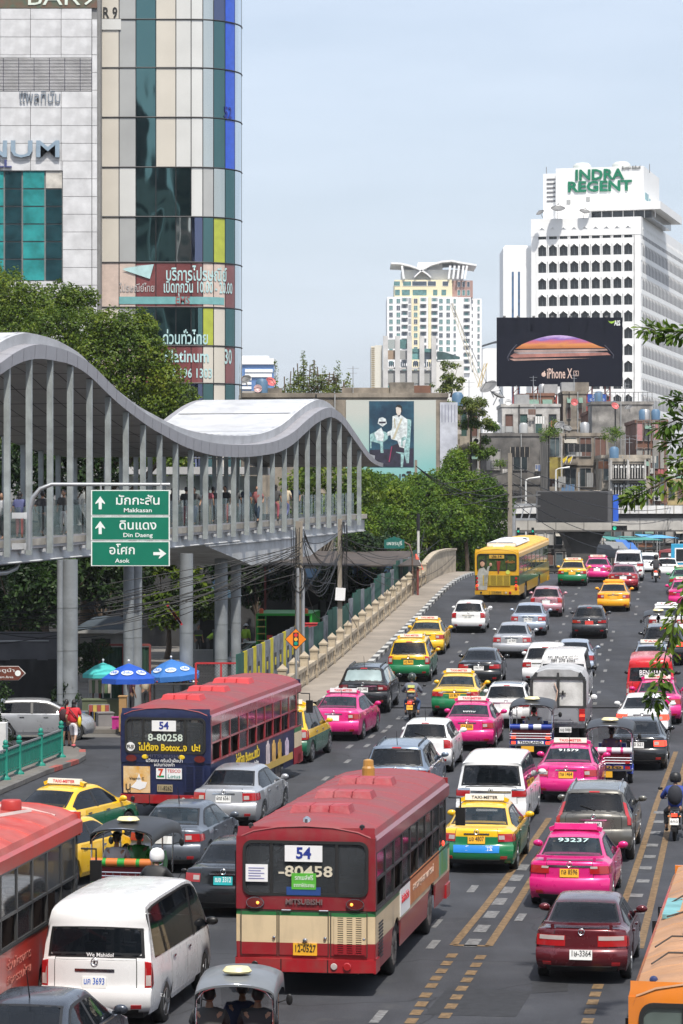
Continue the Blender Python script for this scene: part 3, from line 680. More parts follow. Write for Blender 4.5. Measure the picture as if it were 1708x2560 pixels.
 if hat:
  if hat[0]=='helmet':
   ho=put('helmet',cached(('helm',pose),lambda:MB().lathe([(.02,.175),(.09,.155),(.135,.10),(.15,.03),(.148,-.04),(.13,-.09),(.11,-.10)],16,'z',hd+Vector((0,-.005,.03))).mesh('helmet',60)),hat[1],c)
   put('visor',cached(('visor',pose),lambda:MB().grid([[hd+Vector((.153*math.cos(a),.153*math.sin(a),z))for a in[R(25+13*k)for k in range(11)]]for z in(-.01,.04,.09)]).mesh('visor',60)),DKGLASS,ho)
  elif hat[0]=='cap':
   put('cap',cached(('cap',pose),lambda:MB().lathe([(.02,.125),(.07,.115),(.10,.07),(.102,.03)],12,'z',hd+Vector((0,0,.05))).box(hd.x-.06,hd.x+.06,hd.y+.09,hd.y+.17,hd.z+.07,hd.z+.085).mesh('cap',50)),hat[1],c)
  elif hat[0]=='brim':
   put('cap',cached(('brim',pose),lambda:MB().lathe([(.02,.13),(.08,.12),(.10,.05),(.17,.03),(.17,.02),(.09,.02)],14,'z',hd+Vector((0,0,.05))).mesh('hat',50)),hat[1],c)
 for nm,me,mt in extras:put(nm,me,mt,c)
 return c
 # ------------------------ motorcycles
def motorcycle(label,px,py,col,rider,plate=('y',''),head=None,group='motorcycles in the traffic',scale=1.0):
 g=solve(px,py);h=math.atan(HEADT(g.y))if head is None else head
 c=thing('motorcycle',label,'motorcycle',g,(math.atan((gnd(g.x,g.y+1)-g.z)),0,-h),group)
 r=.29
 def wl():
  m=MB().lathe([(r*.8,-.05),(r,-.035),(r,.035),(r*.8,.05),(r*.8,-.05)],20,'x',cap=False);return m.mesh('tyre',40)
 def rm():
  m=MB().lathe([(r*.8,-.03),(r*.8,.03)],20,'x',cap=False)
  for k in range(6):m.bar((0,0,0),(0,r*.8*math.cos(k*math.pi/3),r*.8*math.sin(k*math.pi/3)),.025)
  m.lathe([(.05,-.05),(.05,.05)],10,'x');return m.mesh('rim',40)
 for y in(0,1.22):
  o=put('wheel',cached(('mt',),wl),RUBBER,c,(0,y,r));put('rim',cached(('mr',),rm),ALLOY,o)
 put('frame',cached(('mf',),lambda:MB().tube([(0,0,.29),(0,.32,.36),(0,.60,.36),(0,.95,.70),(0,1.02,.95)],.045,8).tube([(0,.45,.32),(0,.30,.32)],.11,10).tube([(.09,0,.29),(.07,.4,.40)],.02).tube([(-.09,0,.29),(-.07,.4,.40)],.02).tube([(.08,1.22,.29),(.06,1.04,.85)],.022).tube([(-.08,1.22,.29),(-.06,1.04,.85)],.022).tube([(.12,.55,.25),(.13,.1,.30),(.13,-.25,.38)],[.02,.045,.05],8).mesh('frame',50)),BLACK,c)
 put('fairing',cached(('mfa',),lambda:MB().ball((0,.95,.78),(.15,.13,.24),10,7).ball((0,.02,.70),(.13,.34,.10),10,7).ball((0,1.22,.56),(.07,.24,.05),8,6).mesh('fairing',60)),col,c)
 put('seat',cached(('ms',),lambda:MB().ball((0,.22,.77),(.14,.40,.065),10,7).mesh('seat',60)),BLACK,c)
 put('rear_mudguard',cached(('mg',),lambda:MB().grid([[Vector((x,-.02+.34*math.cos(a),.29+.34*math.sin(a)))for x in(-.075,0,.075)]for a in[R(100+12*k)for k in range(8)]]).mesh('guard',60)),BLACK,c)
 put('tail_lamp',cached(('mtl',),lambda:MB().obox((0,-.33,.68),(.15,.06,.08)).mesh()),LIT,c)
 for s in(-1,1):
  put('indicator',cached(('mi',s),lambda:MB().ball((s*.14,-.28,.64),(.035,.03,.025),6,5).mesh('ind',60)),AMBER,c)
  put('mirror',cached(('mm',s),lambda:MB().tube([(s*.26,.97,1.0),(s*.36,.98,1.16)],.008,5).ball((s*.40,.97,1.19),(.065,.02,.042),8,6).mesh('mirror',60)),BLACK,c)
 put('handlebar',cached(('mh',),lambda:MB().tube([(-.34,.90,1.0),(-.15,1.0,.98),(.15,1.0,.98),(.34,.90,1.0)],.017,6).mesh('bar',60)),BLACK,c)
 p=put('number_plate',cached(('mp',),lambda:MB().box(-.11,.11,-.008,.004,-.085,.085).mesh()),PLATEY if plate[0]=='y' else PLATEW,c,(0,-.35,.52),(R(-15),0,0))
 if plate[1]:text(plate[1],.09,INK,p,(0,-.012,0),fit=.18,ext=.002)
 yy=Vector((0,.22,0));M=Matrix.Rotation(-h,4,'Z')
 q=g+(M@yy)
 person(rider['label'],(q.x,q.y,g.z+.02),-h,'ride',rider['top'],rider['bottom'],hat=rider['hat'],sleeves='long',legs='long',group='motorcycle riders',extras=rider.get('extras',()),slope=0)
 return c
 # ------------------------ tuk-tuks
def tuktuk(label,px,py,col,roll,roof=None,plate='',board=None,head=None,rider=None,loc=None,lampbar=False,passengers=()):
 if loc is None:
  g=solve(px,py);h=math.atan(HEADT(g.y))if head is None else head
 else:g=Vector((loc[0],loc[1],gnd(*loc)));h=head if head is not None else math.atan(HEADT(g.y))
 sl=math.atan((gnd(g.x,g.y+2)-g.z)/2)
 c=thing('tuk_tuk',label,'tuk-tuk',g,(sl,0,-h),'tuk-tuks in the traffic jam')
 roof=roof or plain('black canopy vinyl',(.02,.02,.022),.4)
 X=.66
 def canopy():
  m=MB();rows=[]
  for y,zz in((-.45,1.70),(-.15,1.76),(.5,1.80),(1.2,1.79),(1.75,1.70),(1.95,1.58)):
   rows.append([Vector((X*1.04*math.sin(a),y,zz-.16*(1-math.cos(a*1.0))-(.16 if abs(a)>1.5 else 0)))for a in[k/8*math.pi/2 for k in range(-8,9)]])
  m.grid(rows);m.grid([[p-Vector((0,0,.03))for p in r]for r in rows],flip=True)
  m.grid([rows[0],[p-Vector((0,0,.03))for p in rows[0]]]);return m.mesh('canopy',60)
 put('canopy',cached(('tkc',),canopy),roof,c)
 def fr():
  m=MB()
  for s in(-1,1):
   m.tube([(s*X,-.40,.62),(s*X,-.40,1.46),(s*X*.8,-.40,1.60),(s*X*.4,-.42,1.68),(0,-.42,1.70)],.020,6)
   m.tube([(s*X*.9,1.45,.55),(s*X*.9,1.55,1.50)],.02,6)
   m.tube([(s*X,.45,.62),(s*X,.45,1.50)],.018,6)
   m.tube([(s*X,-.4,.86),(s*X,.42,.86)],.016,6)
  for s in(-1,1):m.tube([(s*X,-.40,1.46),(s*X,.45,1.50),(s*X*.9,1.55,1.50),(s*X*.7,1.75,1.52)],.018,6)
  m.tube([(-X*.7,1.75,1.52),(X*.7,1.75,1.52)],.018,6);return m.mesh('frame',60)
 put('tube_frame',cached(('tkf',),fr),CHROME,c)
 put('body',cached(('tkb',),lambda:MB().box(-X,X,-.45,.50,.38,.58).box(-X*.95,X*.95,.50,1.3,.30,.40).box(-X,-X+.05,-.42,.5,.58,.80).box(X-.05,X,-.42,.5,.58,.80).prism([(1.25,.30),(1.6,.35),(1.78,.75),(1.62,1.0),(1.5,1.0),(1.45,.5)],-X*.62,X*.62,'yz').mesh('body',30)),col,c)
 def rails():
  m=MB()
  for z in(.62,.70,.78):m.tube([(-X,-.48,z),(X,-.48,z)],.016,6)
  for s in range(-4,5):m.tube([(s*X/4,-.48,.56),(s*X/4,-.48,.80)],.011,5)
  m.box(-X*1.04,X*1.04,-.53,-.47,.40,.45);return m.mesh('rails',50)
 put('chrome_rack',cached(('tkr',),rails),CHROME,c)
 bk=put('name_board',cached(('tkn',),lambda:MB().box(-X*.96,X*.96,-.50,-.46,.45,.56).mesh()),col,c)
 if board:
  put('board_face',cached(('tknf',),lambda:MB().box(-X*.62,X*.62,-.508,-.501,.46,.55).mesh()),board[1],bk)
  text(board[0],.10,board[2],bk,(0,-.512,.505),fit=.72,bold=.02)
 put('seat',cached(('tks',),lambda:MB().box(-X*.9,X*.9,-.25,.28,.58,.68).box(-X*.9,X*.9,-.36,-.26,.6,.98).box(-.28,.28,.72,1.05,.4,.62).mesh()),plain('red vinyl',(.25,.02,.03),.4),c)
 segs=[(-1,-.62,0),(-.62,-.5,1),(-.5,-.12,2),(-.12,.12,1),(.12,.5,2),(.5,.62,1),(.62,1,0)]
 ro=put('bolster',cached(('tkro',),lambda:MB().lathe([(.02,-X),(.085,-X*.98),(.085,X*.98),(.02,X)],12,'x',(0,-.40,.98)).mesh('roll',40)),roll[0],c)
 for a,b,k in segs:
  if k!=0 or True:put('bolster_band',cached(('tkbb',a,b),lambda:MB().lathe([(.0915,a*X),(.0915,b*X)],12,'x',(0,-.40,.98),cap=False).mesh('band',40)),roll[k],ro)
 for s in(-1,1):
  w=put('wheel',wheel_meshes(.25,.13,8)[0],RUBBER,c,(s*(X-.06),0,.25));put('rim',wheel_meshes(.25,.13,8)[1],CHROME,w)
  put('tail_lamp',cached(('tkt',s),lambda:MB().box(s*X*.82-.07,s*X*.82+.07,-.55,-.50,.62,.69).box(s*X*.82-.07,s*X*.82+.07,-.55,-.53,.455,.54).mesh()),LIT if lampbar else REDL,c)
  put('mirror',cached(('tkm',s),lambda:MB().tube([(s*X*.9,1.5,1.15),(s*(X+.1),1.5,1.2)],.01,5).ball((s*(X+.14),1.5,1.2),(.06,.02,.09),8,6).mesh('mirror',60)),BLACK,c)
  put('mudguard',cached(('tkg',s),lambda:MB().grid([[Vector((s*(X-.06)+x,.31*math.cos(a),.25+.31*math.sin(a)))for x in(-.09,.09)]for a in[R(10+16*k)for k in range(11)]]).mesh('guard',60)),col,c)
 w=put('wheel',wheel_meshes(.23,.11,8)[0],RUBBER,c,(0,1.75,.23))
 put('windscreen',cached(('tkw',),lambda:MB().grid([[(-X*.62,1.60,1.02),(X*.62,1.60,1.02)],[(-X*.7,1.76,1.52),(X*.7,1.76,1.52)]]).mesh()),glass('clear windscreen',(.3,.33,.33),.03,.25),c)
 put('axle_box',cached(('tka',),lambda:MB().box(-X*.7,X*.7,-.35,.35,.16,.38).mesh()),BLACK,c)
 pl=put('number_plate',cached(('plate',),None)if('plate',)in _mesh else MB().box(-.20,.20,-.012,.006,-.088,.088),PLATEY,c,(-.1,-.52,.30))
 if plate:text(plate,.14,INK,pl,(0,-.014,.01),fit=.33,ext=.002)
 ls=put('roof_lamp',cached(('tkl',),lambda:MB().lathe([(.17,0),(.19,.03),(.15,.09),(.02,.10)],10,'z',(0,.1,1.80)).xf(Matrix.Scale(1.35,4,(1,0,0))).mesh('lamp',40)),plain('cream lamp plastic',(.75,.66,.36),.35),c)
 M=Matrix.Rotation(-h,4,'Z')
 if rider:
  q=g+M@Vector((0,.88,0));person(rider[0],(q.x,q.y,g.z+.17+.9*math.sin(sl)),-h,'sit',rider[1],rider[2],sleeves='short',group='tuk-tuk drivers and passengers',hat=rider[3]if len(rider)>3 else None)
 for k,ps in enumerate(passengers):
  q=g+M@Vector((ps[0],.02,0));person(ps[1],(q.x,q.y,g.z+.22),-h,'sit',ps[2],ps[3],group='tuk-tuk drivers and passengers',hat=ps[4]if len(ps)>4 else None)
 return c
 # ------------------------ buses
PANE=glass('bus window pane',(.05,.055,.06),.06,.55,spec=.8);BAND=plain('window rubber',(.02,.02,.02),.5)
SEAT=plain('bus seat vinyl',(.05,.035,.03),.5);CABIN=plain('bus interior',(.09,.085,.08),.7)
def bus(label,px,py,skin,roofm,pane=None,L=10.4,Wd=2.45,Ht=3.05,loc=None,head=None,name='bus',opened=.5,roofvents=3,ventm=None,trim=None,rearglass=True,rear=True,group='city buses',ac=False,frame=None,nwin=9,seed=1,rowoff=0,bumper=None,upper=None,cant=None):
 hw=Wd/2;rnd=random.Random(seed);PN=pane or PANE
 if loc is None:
  g=solve(px,py);h=math.atan(HEADT(g.y))if head is None else head
  X=g.x+2.6*math.sin(h);Y=g.y
 else:X,Y=loc;h=math.atan(HEADT(Y))if head is None else head
 wb=5.0;ro=2.6;z=gnd(X,Y);z2=gnd(X+wb*math.sin(h),Y+wb*math.cos(h))
 c=thing(name,label,'bus',(X,Y,z),(math.atan((z2-z)/wb),0,-h),group)
 off=(0,-ro,0);pt=lambda nm,me,m,par=None,**kw:put(nm,me,m,par or c,off if par is None else None,**kw)
 DH=Ht-3.05;za,zb,zt=1.52,2.50+DH,2.76+DH
 fr=frame or BAND;wr=.48
 for sg in(-1,1):
  ys=sorted(set([0,.3]+[k*.5 for k in range(1,int(L/.5)+1)]+[L]+[yc+(wr+.07)*math.sin(k/8*math.pi/2)for yc in(ro,ro+wb)for k in range(-8,9)]))
  rows=[]
  for y in ys:
   zl=.42
   for yc in(ro,ro+wb):
    if abs(y-yc)<wr+.07:zl=max(zl,wr+math.sqrt((wr+.07)**2-(y-yc)**2))
   rows.append([(sg*(hw-.03),y,zl),(sg*hw,y,max(zl,.9)),(sg*hw,y,za)])
  m=MB().grid(rows,flip=sg>0)
  fl=pt('flank',m.mesh('flank',30),skin)
  put('sill_rail',MB().box(sg*hw-.012,sg*hw+.012,.05,L-.05,za-.035,za+.0),trim or fr,fl)
  pt('cant_panel',MB().grid([[(sg*hw,y,zb),(sg*hw,y,zt-.06),(sg*(hw-.05),y,zt)]for y in(0.02,L*.25,L*.5,L*.75,L)],flip=sg>0).mesh('cant',30),cant or upper or skin)
  n=nwin;w=(L-.75)/n
  for k in range(n+1):
   y=.12+k*w
   pt('window_pillar',MB().box(sg*hw-.04,sg*hw+.004,y-.035,y+.035,za,zb),fr)
  for k in range(n):
   y0=.12+k*w+.035;y1=.12+(k+1)*w-.035;zm=za+.50
   wd=pt('window',MB().box(sg*hw-.035,sg*hw+.008,y0,y1,zm-.022,zm+.022).box(sg*hw-.035,sg*hw,y0,y1,za,za+.03).box(sg*hw-.035,sg*hw,y0,y1,zb-.03,zb),fr)
   if ac:put('pane',MB().box(sg*hw-.02,sg*hw-.008,y0,y1,za,zb),PN,wd);continue
   put('pane',MB().box(sg*hw-.02,sg*hw-.014,y0,y1,zm+.02,zb-.03),PANE,wd)
   if rnd.random()>opened:put('pane',MB().box(sg*hw-.03,sg*hw-.024,y0,y1,za+.03,zm-.02),PANE,wd)
 prof=[(-hw+.05,zt),(-hw*.93,zt+.10),(-hw*.75,zt+.19),(-hw*.4,zt+.265),(0,zt+.29),(hw*.4,zt+.265),(hw*.75,zt+.19),(hw*.93,zt+.10),(hw-.05,zt)]
 rf=pt('roof',MB().grid([[(x,y,zz-d)for x,zz in prof]for y,d in((-.02,.10),(.06,.03),(.2,0),(L*.3,0),(L*.6,0),(L-.3,0),(L-.05,.04),(L,.12))]).mesh('roof',40),roofm)
 for y in[.9+1.15*k for k in range(int((L-1)/1.15)+1)]:
  put('roof_seam',MB().grid([[(x,y+e,zz+o)for x,zz in prof[1:-1]]for e,o in((-.02,-.002),(0,.012),(.02,-.002))]).mesh('seam',50),roofm,rf)
 vy=[L*.17,L*.42,L*.68][:roofvents]
 for y in vy:
  v=pt('roof_vent',MB().add([(-.56,y-.33,zt+.22),(.56,y-.33,zt+.22),(.56,y+.33,zt+.22),(-.56,y+.33,zt+.22),(-.50,y-.25,zt+.395),(.50,y-.25,zt+.395),(.50,y+.25,zt+.395),(-.50,y+.25,zt+.395)],[(0,1,5,4),(1,2,6,5),(2,3,7,6),(3,0,4,7),(4,5,6,7)]).box(-.18,-.168,y-.34,y+.26,zt+.24,zt+.402).box(.168,.18,y-.34,y+.26,zt+.24,zt+.402),ventm or skin)
  put('vent_slot',MB().box(-.56,.56,y-.36,y-.33,zt+.20,zt+.25),BLACK,v)
 pt('cabin_floor',MB().box(-hw+.06,hw-.06,.1,L-.1,.80,.88),CABIN)
 ch=pt('under_frame',MB().box(-hw+.35,hw-.35,.3,L-.2,.35,.80),BLACK)
 seatm=cached(('busseat',),lambda:MB().box(-.42,.42,0,.42,.40,.50).box(-.42,.42,-.06,.02,.45,1.02).tube([(-.42,-.03,.5),(-.42,-.03,1.1),(.42,-.03,1.1),(.42,-.03,.5)],.016,5).mesh('seat'))
 for k in range(9):
  for s in(-1,1):put('seat',seatm,SEAT,c,(s*.72,.55+k*1.0-ro,.88))
 pt('ceiling_lining',MB().box(-hw+.08,hw-.08,.15,L-.15,zt-.02,zt+.02),CABIN)
 pt('front_panel',MB().box(-hw+.03,hw-.03,L-.03,L+.03,.45,1.45).box(-hw+.03,hw-.03,L-.06,L,zb-.05,zt+.1),skin)
 pt('windscreen',MB().box(-hw+.08,hw-.08,L-.05,L-.03,1.45,zb-.05),PANE)
 pt('front_bumper',MB().box(-hw,hw,L-.1,L+.14,.40,.68).box(hw-.10,hw+.01,L-.55,L-.10,.40,.68),bumper or skin)
 for s in(-1,1):
  pt('mirror',MB().tube([(s*hw,L-.1,2.45),(s*(hw+.22),L+.12,2.42),(s*(hw+.22),L+.12,2.2)],.018,5).box(s*(hw+.22)-.10,s*(hw+.22)+.10,L+.06,L+.14,1.85,2.22).mesh('mirror',40),BLACK)
 tm,rm=wheel_meshes(wr,.28,8,True)
 for s in(-1,1):
  for y in(0,wb):
   w_=put('wheel',tm,RUBBER,c,(s*(hw-.20),y,wr));put('rim',rm,plain('dusty wheel',(.10,.09,.085),.7),w_)
 for sg in(-1,1):pt('corner_post',MB().box(sg*hw-(.17 if sg>0 else 0),sg*hw+(.17 if sg<0 else 0),-.015,.12,za-.02,zt),upper or skin)
 pt('rear_panel',MB().grid([[(x,-.03+.05*abs(x/hw)**4,zz)for x in[k/8*hw for k in range(-8,9)]]for zz in(.66,.9,1.2,1.50)]).mesh('rear',40),skin)
 pt('lamp_panel',MB().grid([[(x,-.045+.06*abs(x/hw)**4,zz)for x in[k/8*hw for k in range(-8,9)]]for zz in(1.50,1.60,1.76)]).mesh('rear',40),upper or skin)
 pt('rear_head_panel',MB().grid([[(x,-.04+.05*abs(x/hw)**4+e,zz)for x in[k/8*(hw-.02*(j>1))for k in range(-8,9)]]for j,(zz,e)in enumerate(((2.66+DH,0),(2.76+DH,0),(2.84+DH,.02),(2.93+DH,.04)))]).mesh('rear',40),upper or roofm)
 bp=pt('rear_bumper',MB().grid([[(x*1.01,-.14+.10*abs(x/hw)**5+e,zz)for x in[k/8*hw for k in range(-8,9)]]for zz,e in((.66,.12),(.66,.0),(.44,.0),(.42,.12))]).box(-hw*1.01,-hw+.03,-.04,.45,.42,.66).box(hw-.03,hw*1.01,-.04,.45,.42,.66).mesh('bumper',40),bumper or skin)
 for x in(-.41,.41):put('bumper_seam',MB().box(x-.008,x+.008,-.15,-.13,.44,.66),BLACK,bp)
 put('reverse_lamp',MB().lathe([(.075,-.155),(.06,-.17),(.02,-.172)],14,'y',(.40+.35,0,.55)).mesh('l',40),REDL,bp)
 put('reverse_lamp',MB().lathe([(.06,-.155),(.05,-.165),(.02,-.167)],14,'y',(.40+.12,0,.55)).mesh('l',40),CLEARL,bp)
 put('reverse_lamp',MB().lathe([(.06,-.155),(.05,-.165),(.02,-.167)],14,'y',(-.87,0,.56)).mesh('l',40),BLACK,bp)
 put('exhaust_pipe',MB().tube([(-.55,-.16,.40),(-.55,.4,.40)],.05,8).mesh('p',40),BLACK,bp)
 return c,pt,(hw,L,za,zb,zt)
def bus_rear_window(c,pt,dims,route,number,numm,sx=0,frame=None,tint=None):
 hw=dims[0];x0,x1,z0,z1=-hw+.12,hw-.12,1.74,dims[4]-.06
 def rr(a,b,e,f,r,n=5):
  q=[]
  for cx,cz,s in((b-r,f-r,0),(a+r,f-r,90),(a+r,e+r,180),(b-r,e+r,270)):
   q+=[(cx+r*math.cos(R(s+90*k/n)),cz+r*math.sin(R(s+90*k/n)))for k in range(n+1)]
  return q
 o=rr(x0,x1,z0,z1,.16);i=rr(x0+.05,x1-.05,z0+.05,z1-.05,.12)
 m=MB();n=len(o)
 m.add([(x,-.05,z)for x,z in o]+[(x,-.05,z)for x,z in i]+[(x,-.015,z)for x,z in o]+[(x,.02,z)for x,z in i],[(k,(k+1)%n,n+(k+1)%n,n+k)for k in range(n)]+[(2*n+k,2*n+(k+1)%n,(k+1)%n,k)for k in range(n)]+[(n+k,n+(k+1)%n,3*n+(k+1)%n,3*n+k)for k in range(n)])
 for x in(-.60,.55):m.box(x-.025,x+.025,-.045,-.01,z0+.04,z1-.04)
 f=pt('rear_window_frame',m.mesh('frame',30),frame or BAND)
 for a,b in((x0+.05,-.62),(-.575,.525),(.575,x1-.05)):
  put('pane',MB().box(a,b,-.02,-.014,z0+.04,z1-.04),tint or PANE,f)
 if route:
  rb=put('route_board',MB().box(-.36+sx,.30+sx,-.056,-.040,2.34,2.62),WHITE,f)
  text(route,.27,plain('route number blue',(.02,.04,.25),.5),rb,(-.03+sx,-.060,2.48),bold=.03,ext=.002)
 if number:text(number,.26,numm,f,(.0+sx*.5,-.03,2.16),bold=.02,fit=.95,ext=.002,name='fleet_number')
 return f
def bus_rear_lamps(pt,xs=(-.88,.88),z=1.62):
 for x in xs:
  o=pt('tail_lamp',MB().lathe([(.16,-.02),(.16,.01)],20,'y').xf(Matrix.Translation((x,-.06,z))@Matrix.Scale(.62,4,(0,0,1))).mesh('lamp',40),CHROME)
  put('lamp_glass',MB().lathe([(.145,-.035),(.145,.0)],20,'y').xf(Matrix.Translation((x,-.065,z))@Matrix.Scale(.60,4,(0,0,1))).mesh('lamp',40),plain('dark red lamp',(.12,.012,.01),.2,coat=1),o)
  put('lamp_bulb',MB().ball((x+(.05 if x<0 else-.06),-.10,z),.028,8,6),plain('lit amber bulb',(1,.35,.05),.3,emit=2.0),o)
def grille(pt,x0,x1,z0,z1,n,cols=3,par=None,y=-.05,m=None,nm='grille',bg=None):
 o=pt(nm,MB().box(x0,x1,y+.0,y+.02,z0,z1),bg or BLACK)
 k=MB();w=(x1-x0)/cols
 for i in range(n+1):
  zz=z0+(z1-z0)*i/n;k.box(x0,x1,y-.02,y+.0,zz-(z1-z0)/n*.28,zz+(z1-z0)/n*.28)
 for i in range(cols+1):k.box(x0+w*i-.03,x0+w*i+.03,y-.024,y-.002,z0-.01,z1+.01)
 s=put('louvre',k,m,o);s['kind']='stuff'
 return o
 # ------------------------ ground, road, markings
def asphalt():
 m,t,b=nodes('asphalt');v=coords(t)
 v2=coords(t,(1,.12,1));
 c=mix(t,ramp(t,noise_tex(t,v,.35,6,.6),.35,.68),(.027,.029,.036),(.054,.057,.067))
 c=mix(t,ramp(t,noise_tex(t,v2,.9,5,.6),.46,.72,0,.75),c,(.018,.019,.022))
 c=mix(t,ramp(t,noise_tex(t,v,.9,8,.72),.56,.74,0,.55),c,(.080,.079,.076))
 n=noise_tex(t,v,45,3);c=mix(t,ramp(t,n,.35,.7,0,.3),c,(.10,.10,.10))
 vo=N(t,'ShaderNodeTexVoronoi',feature='DISTANCE_TO_EDGE');vo.inputs['Scale'].default_value=.16
 dv=N(t,'ShaderNodeVectorMath',operation='ADD');nz=N(t,'ShaderNodeTexNoise');nz.inputs['Scale'].default_value=.8;t.links.new(v,nz.inputs['Vector']);t.links.new(v,dv.inputs[0]);t.links.new(nz.outputs['Color'],dv.inputs[1]);t.links.new(dv.outputs[0],vo.inputs['Vector'])
 c=mix(t,ramp(t,vo.outputs['Distance'],.0,.006,.75,0),c,(.02,.02,.022))
 t.links.new(c,b.inputs['Base Color']);b.inputs['Roughness'].default_value=.82;b.inputs['Specular IOR Level'].default_value=.25
 bp=N(t,'ShaderNodeBump');bp.inputs['Strength'].default_value=.35;bp.inputs['Distance'].default_value=.01;t.links.new(n,bp.inputs['Height']);t.links.new(bp.outputs[0],b.inputs['Normal'])
 return m
ASPH=asphalt()
CONC=grime('pale concrete',(.42,.39,.34),(.08,.07,.06),.45,.5)
PAVE=grime('pavement concrete',(.19,.175,.155),(.06,.055,.05),.5,.35)
put('ground',MB().add([(-3000,-200,-.03),(3000,-200,-.03),(3000,6000,-.03),(-3000,6000,-.03)],[(0,1,2,3)]),plain('city ground',(.12,.115,.105),.9,vs=.05),kind='structure')
m=MB()
ys=[18+2*k for k in range(45)]
m.grid([[(kerb(min(y,106.5))+u,min(y,106.5),gnd(kerb(min(y,106.5))+u,min(y,106.5))+.004)for u in(-60,-40,-25,-15,-9,-7,-5,-4,-3,-2,-1,0,1,4,10,20,40)]for y in ys])
m.grid([[(kerb(y)+u,y,RISE(y)+.004)for u in(0,2,6,12,20,40)]for y in[106.4+3*k for k in range(110)]])
put('road',m.mesh('road',60),ASPH,kind='structure')
m=MB();m.grid([[(kerb(y)-1.85,y,-.03),(kerb(y)-1.85,y,RISE(y)+.05)]for y in[107+3*k for k in range(60)]],flip=True)
tag(put('retaining_wall',m.mesh('wall',40),grime('ramp wall',(.16,.15,.14),amount=.7)),'grey retaining wall under the bridge ramp below the hoarding','wall')
m=MB();yy=[107+1.5*k for k in range(64)]
m.grid([[(kerb(y)-1.85,y,RISE(y)+.155),(kerb(y)-.26,y,RISE(y)+.155)]for y in yy])
m.grid([[(kerb(y)-.26,y,RISE(y)+.155),(kerb(y)-.26,y,RISE(y)-.05)]for y in yy])
sw=put('sidewalk',m.mesh('sidewalk',50),grime('bridge pavement',(.32,.275,.225),(.10,.09,.08),.4,.3),kind='structure')
ks=MB().box(-.26,.0,-.48,.48,-.10,.16).mesh()
kw=plain('white kerb paint',(.44,.44,.42),.7,var=.2,vs=6);kk=plain('black kerb paint',(.075,.075,.075),.7,var=.3,vs=6)
y=108.0;i=0
while y<188:
 put('kerb_stone',ks,kw if i%2 else kk,sw,(kerb(y),y,RISE(y)+.004),(math.atan(RISE(y+.5)-RISE(y-.5)),0,-math.atan(HEADT(y))));y+=.99;i+=1
def flat(pts,z):return[((px-CX)/F*((H-z)*F/(py-CY)),(H-z)*F/(py-CY),z)for px,py in pts]
corner=flat([(-160,2040),(107,1927),(190,1899),(207,1888),(206,1874),(192,1866),(150,1862),(-160,1935)],.15)
m=MB();n=len(corner);m.add(corner+[(x,y,-.02)for x,y,z in corner],[tuple(range(n))]+[(i,(i+1)%n,n+(i+1)%n,n+i)for i in range(n)])
cp=put('pavement',m,PAVE,kind='structure')
m=grime('worn kerb',(.20,.19,.18),amount=.5)
kr=plain('faded red kerb paint',(.30,.075,.06),.8,var=.35,vs=5)
seq=corner[:5]
for a,b in zip(seq[:-1],seq[1:]):
 a=Vector(a);b=Vector(b);L_=(b-a).length;k=max(1,int(L_/1.0))
 for j in range(k):
  p=a.lerp(b,(j+.02)/k);q=a.lerp(b,(j+.98)/k);d=Vector((0,0,-.055))
  put('kerb_stone',MB().bar(p+d,q+d,.22,.14),kr if(a.y>80 and j%2)else m,cp)
put('pavement',MB().box(-26,-5.2,108.2,175,-.02,.13),PAVE,kind='structure')
YEL=plain('worn yellow road paint',(.155,.098,.046),.85,var=.5,vs=9);WHT=plain('worn white road paint',(.145,.145,.145),.85,var=.5,vs=9)
def strip_mark(mb,a,b,w,z=.012):
 a=Vector(a);b=Vector(b);L_=max(1,int((b-a).length/1.5));d=(b-a).normalized();s=Vector((d.y,-d.x,0)).normalized()*w/2
 rows=[]
 for i in range(L_+1):
  p=a.lerp(b,i/L_);rows.append([(q.x,q.y,gnd(q.x,q.y)+z)for q in(p-s,p+s)])
 mb.grid(rows)
def dash(mb,px,py,ln,w,z=.012):
 g=solve(px,py);h=HEADT(g.y);d=Vector((h,1,0)).normalized()*ln/2;strip_mark(mb,g-d,g+d,w,z)
wm=MB();ym=MB()
for line in([(973,1818),(929,1842),(874,1868),(1013,1795)],):
 for p in line:dash(wm,*p,1.1,.16)
def lane(px,py,y0,y1,step=4.6,ln=1.0,w=.15,du=0):
 g=solve(px,py);u=g.x-kerb(g.y)+du;y=y0
 while y<y1:
  x=kerb(y)+u;h=HEADT(y);strip_mark(wm,(x-h*ln/2,y-ln/2,0),(x+h*ln/2,y+ln/2,0),w);y+=step
lane(973,1818,84,178);lane(1406,1570,112,178);lane(1494,1658,92,200);lane(1494,1658,94,140,du=.42);lane(1280,1560,128,176)
lane(1600,1470,150,215)
A,B,C,D=solve(1134,2366),solve(1373,2047),solve(1222,2368),solve(1420,2040)
strip_mark(ym,A,B,.16);strip_mark(ym,C,D,.16);strip_mark(ym,A,C,.16)
A2,B2,C2,D2=solve(1545,2300),solve(1640,2015),solve(1600,2372),solve(1672,2060)
strip_mark(ym,A2,B2,.15);strip_mark(ym,C2,D2,.15);strip_mark(ym,B2,solve(1690,1880),.15);strip_mark(ym,D2,solve(1716,1900),.15)
Z3=lambda x,y:(1050+x*.4196,1850+y*.4196)
for p in[(315,1215),(370,1130),(425,1045),(475,967),(525,897),(575,825),(612,762)]:dash(wm,*Z3(*p),1.0,.26)
for p in[(1300,1030),(1290,930),(1330,845),(1345,768),(1370,700),(1385,630),(1400,555),(1420,490),(1425,435)]:dash(wm,*Z3(*p),.5,.28)
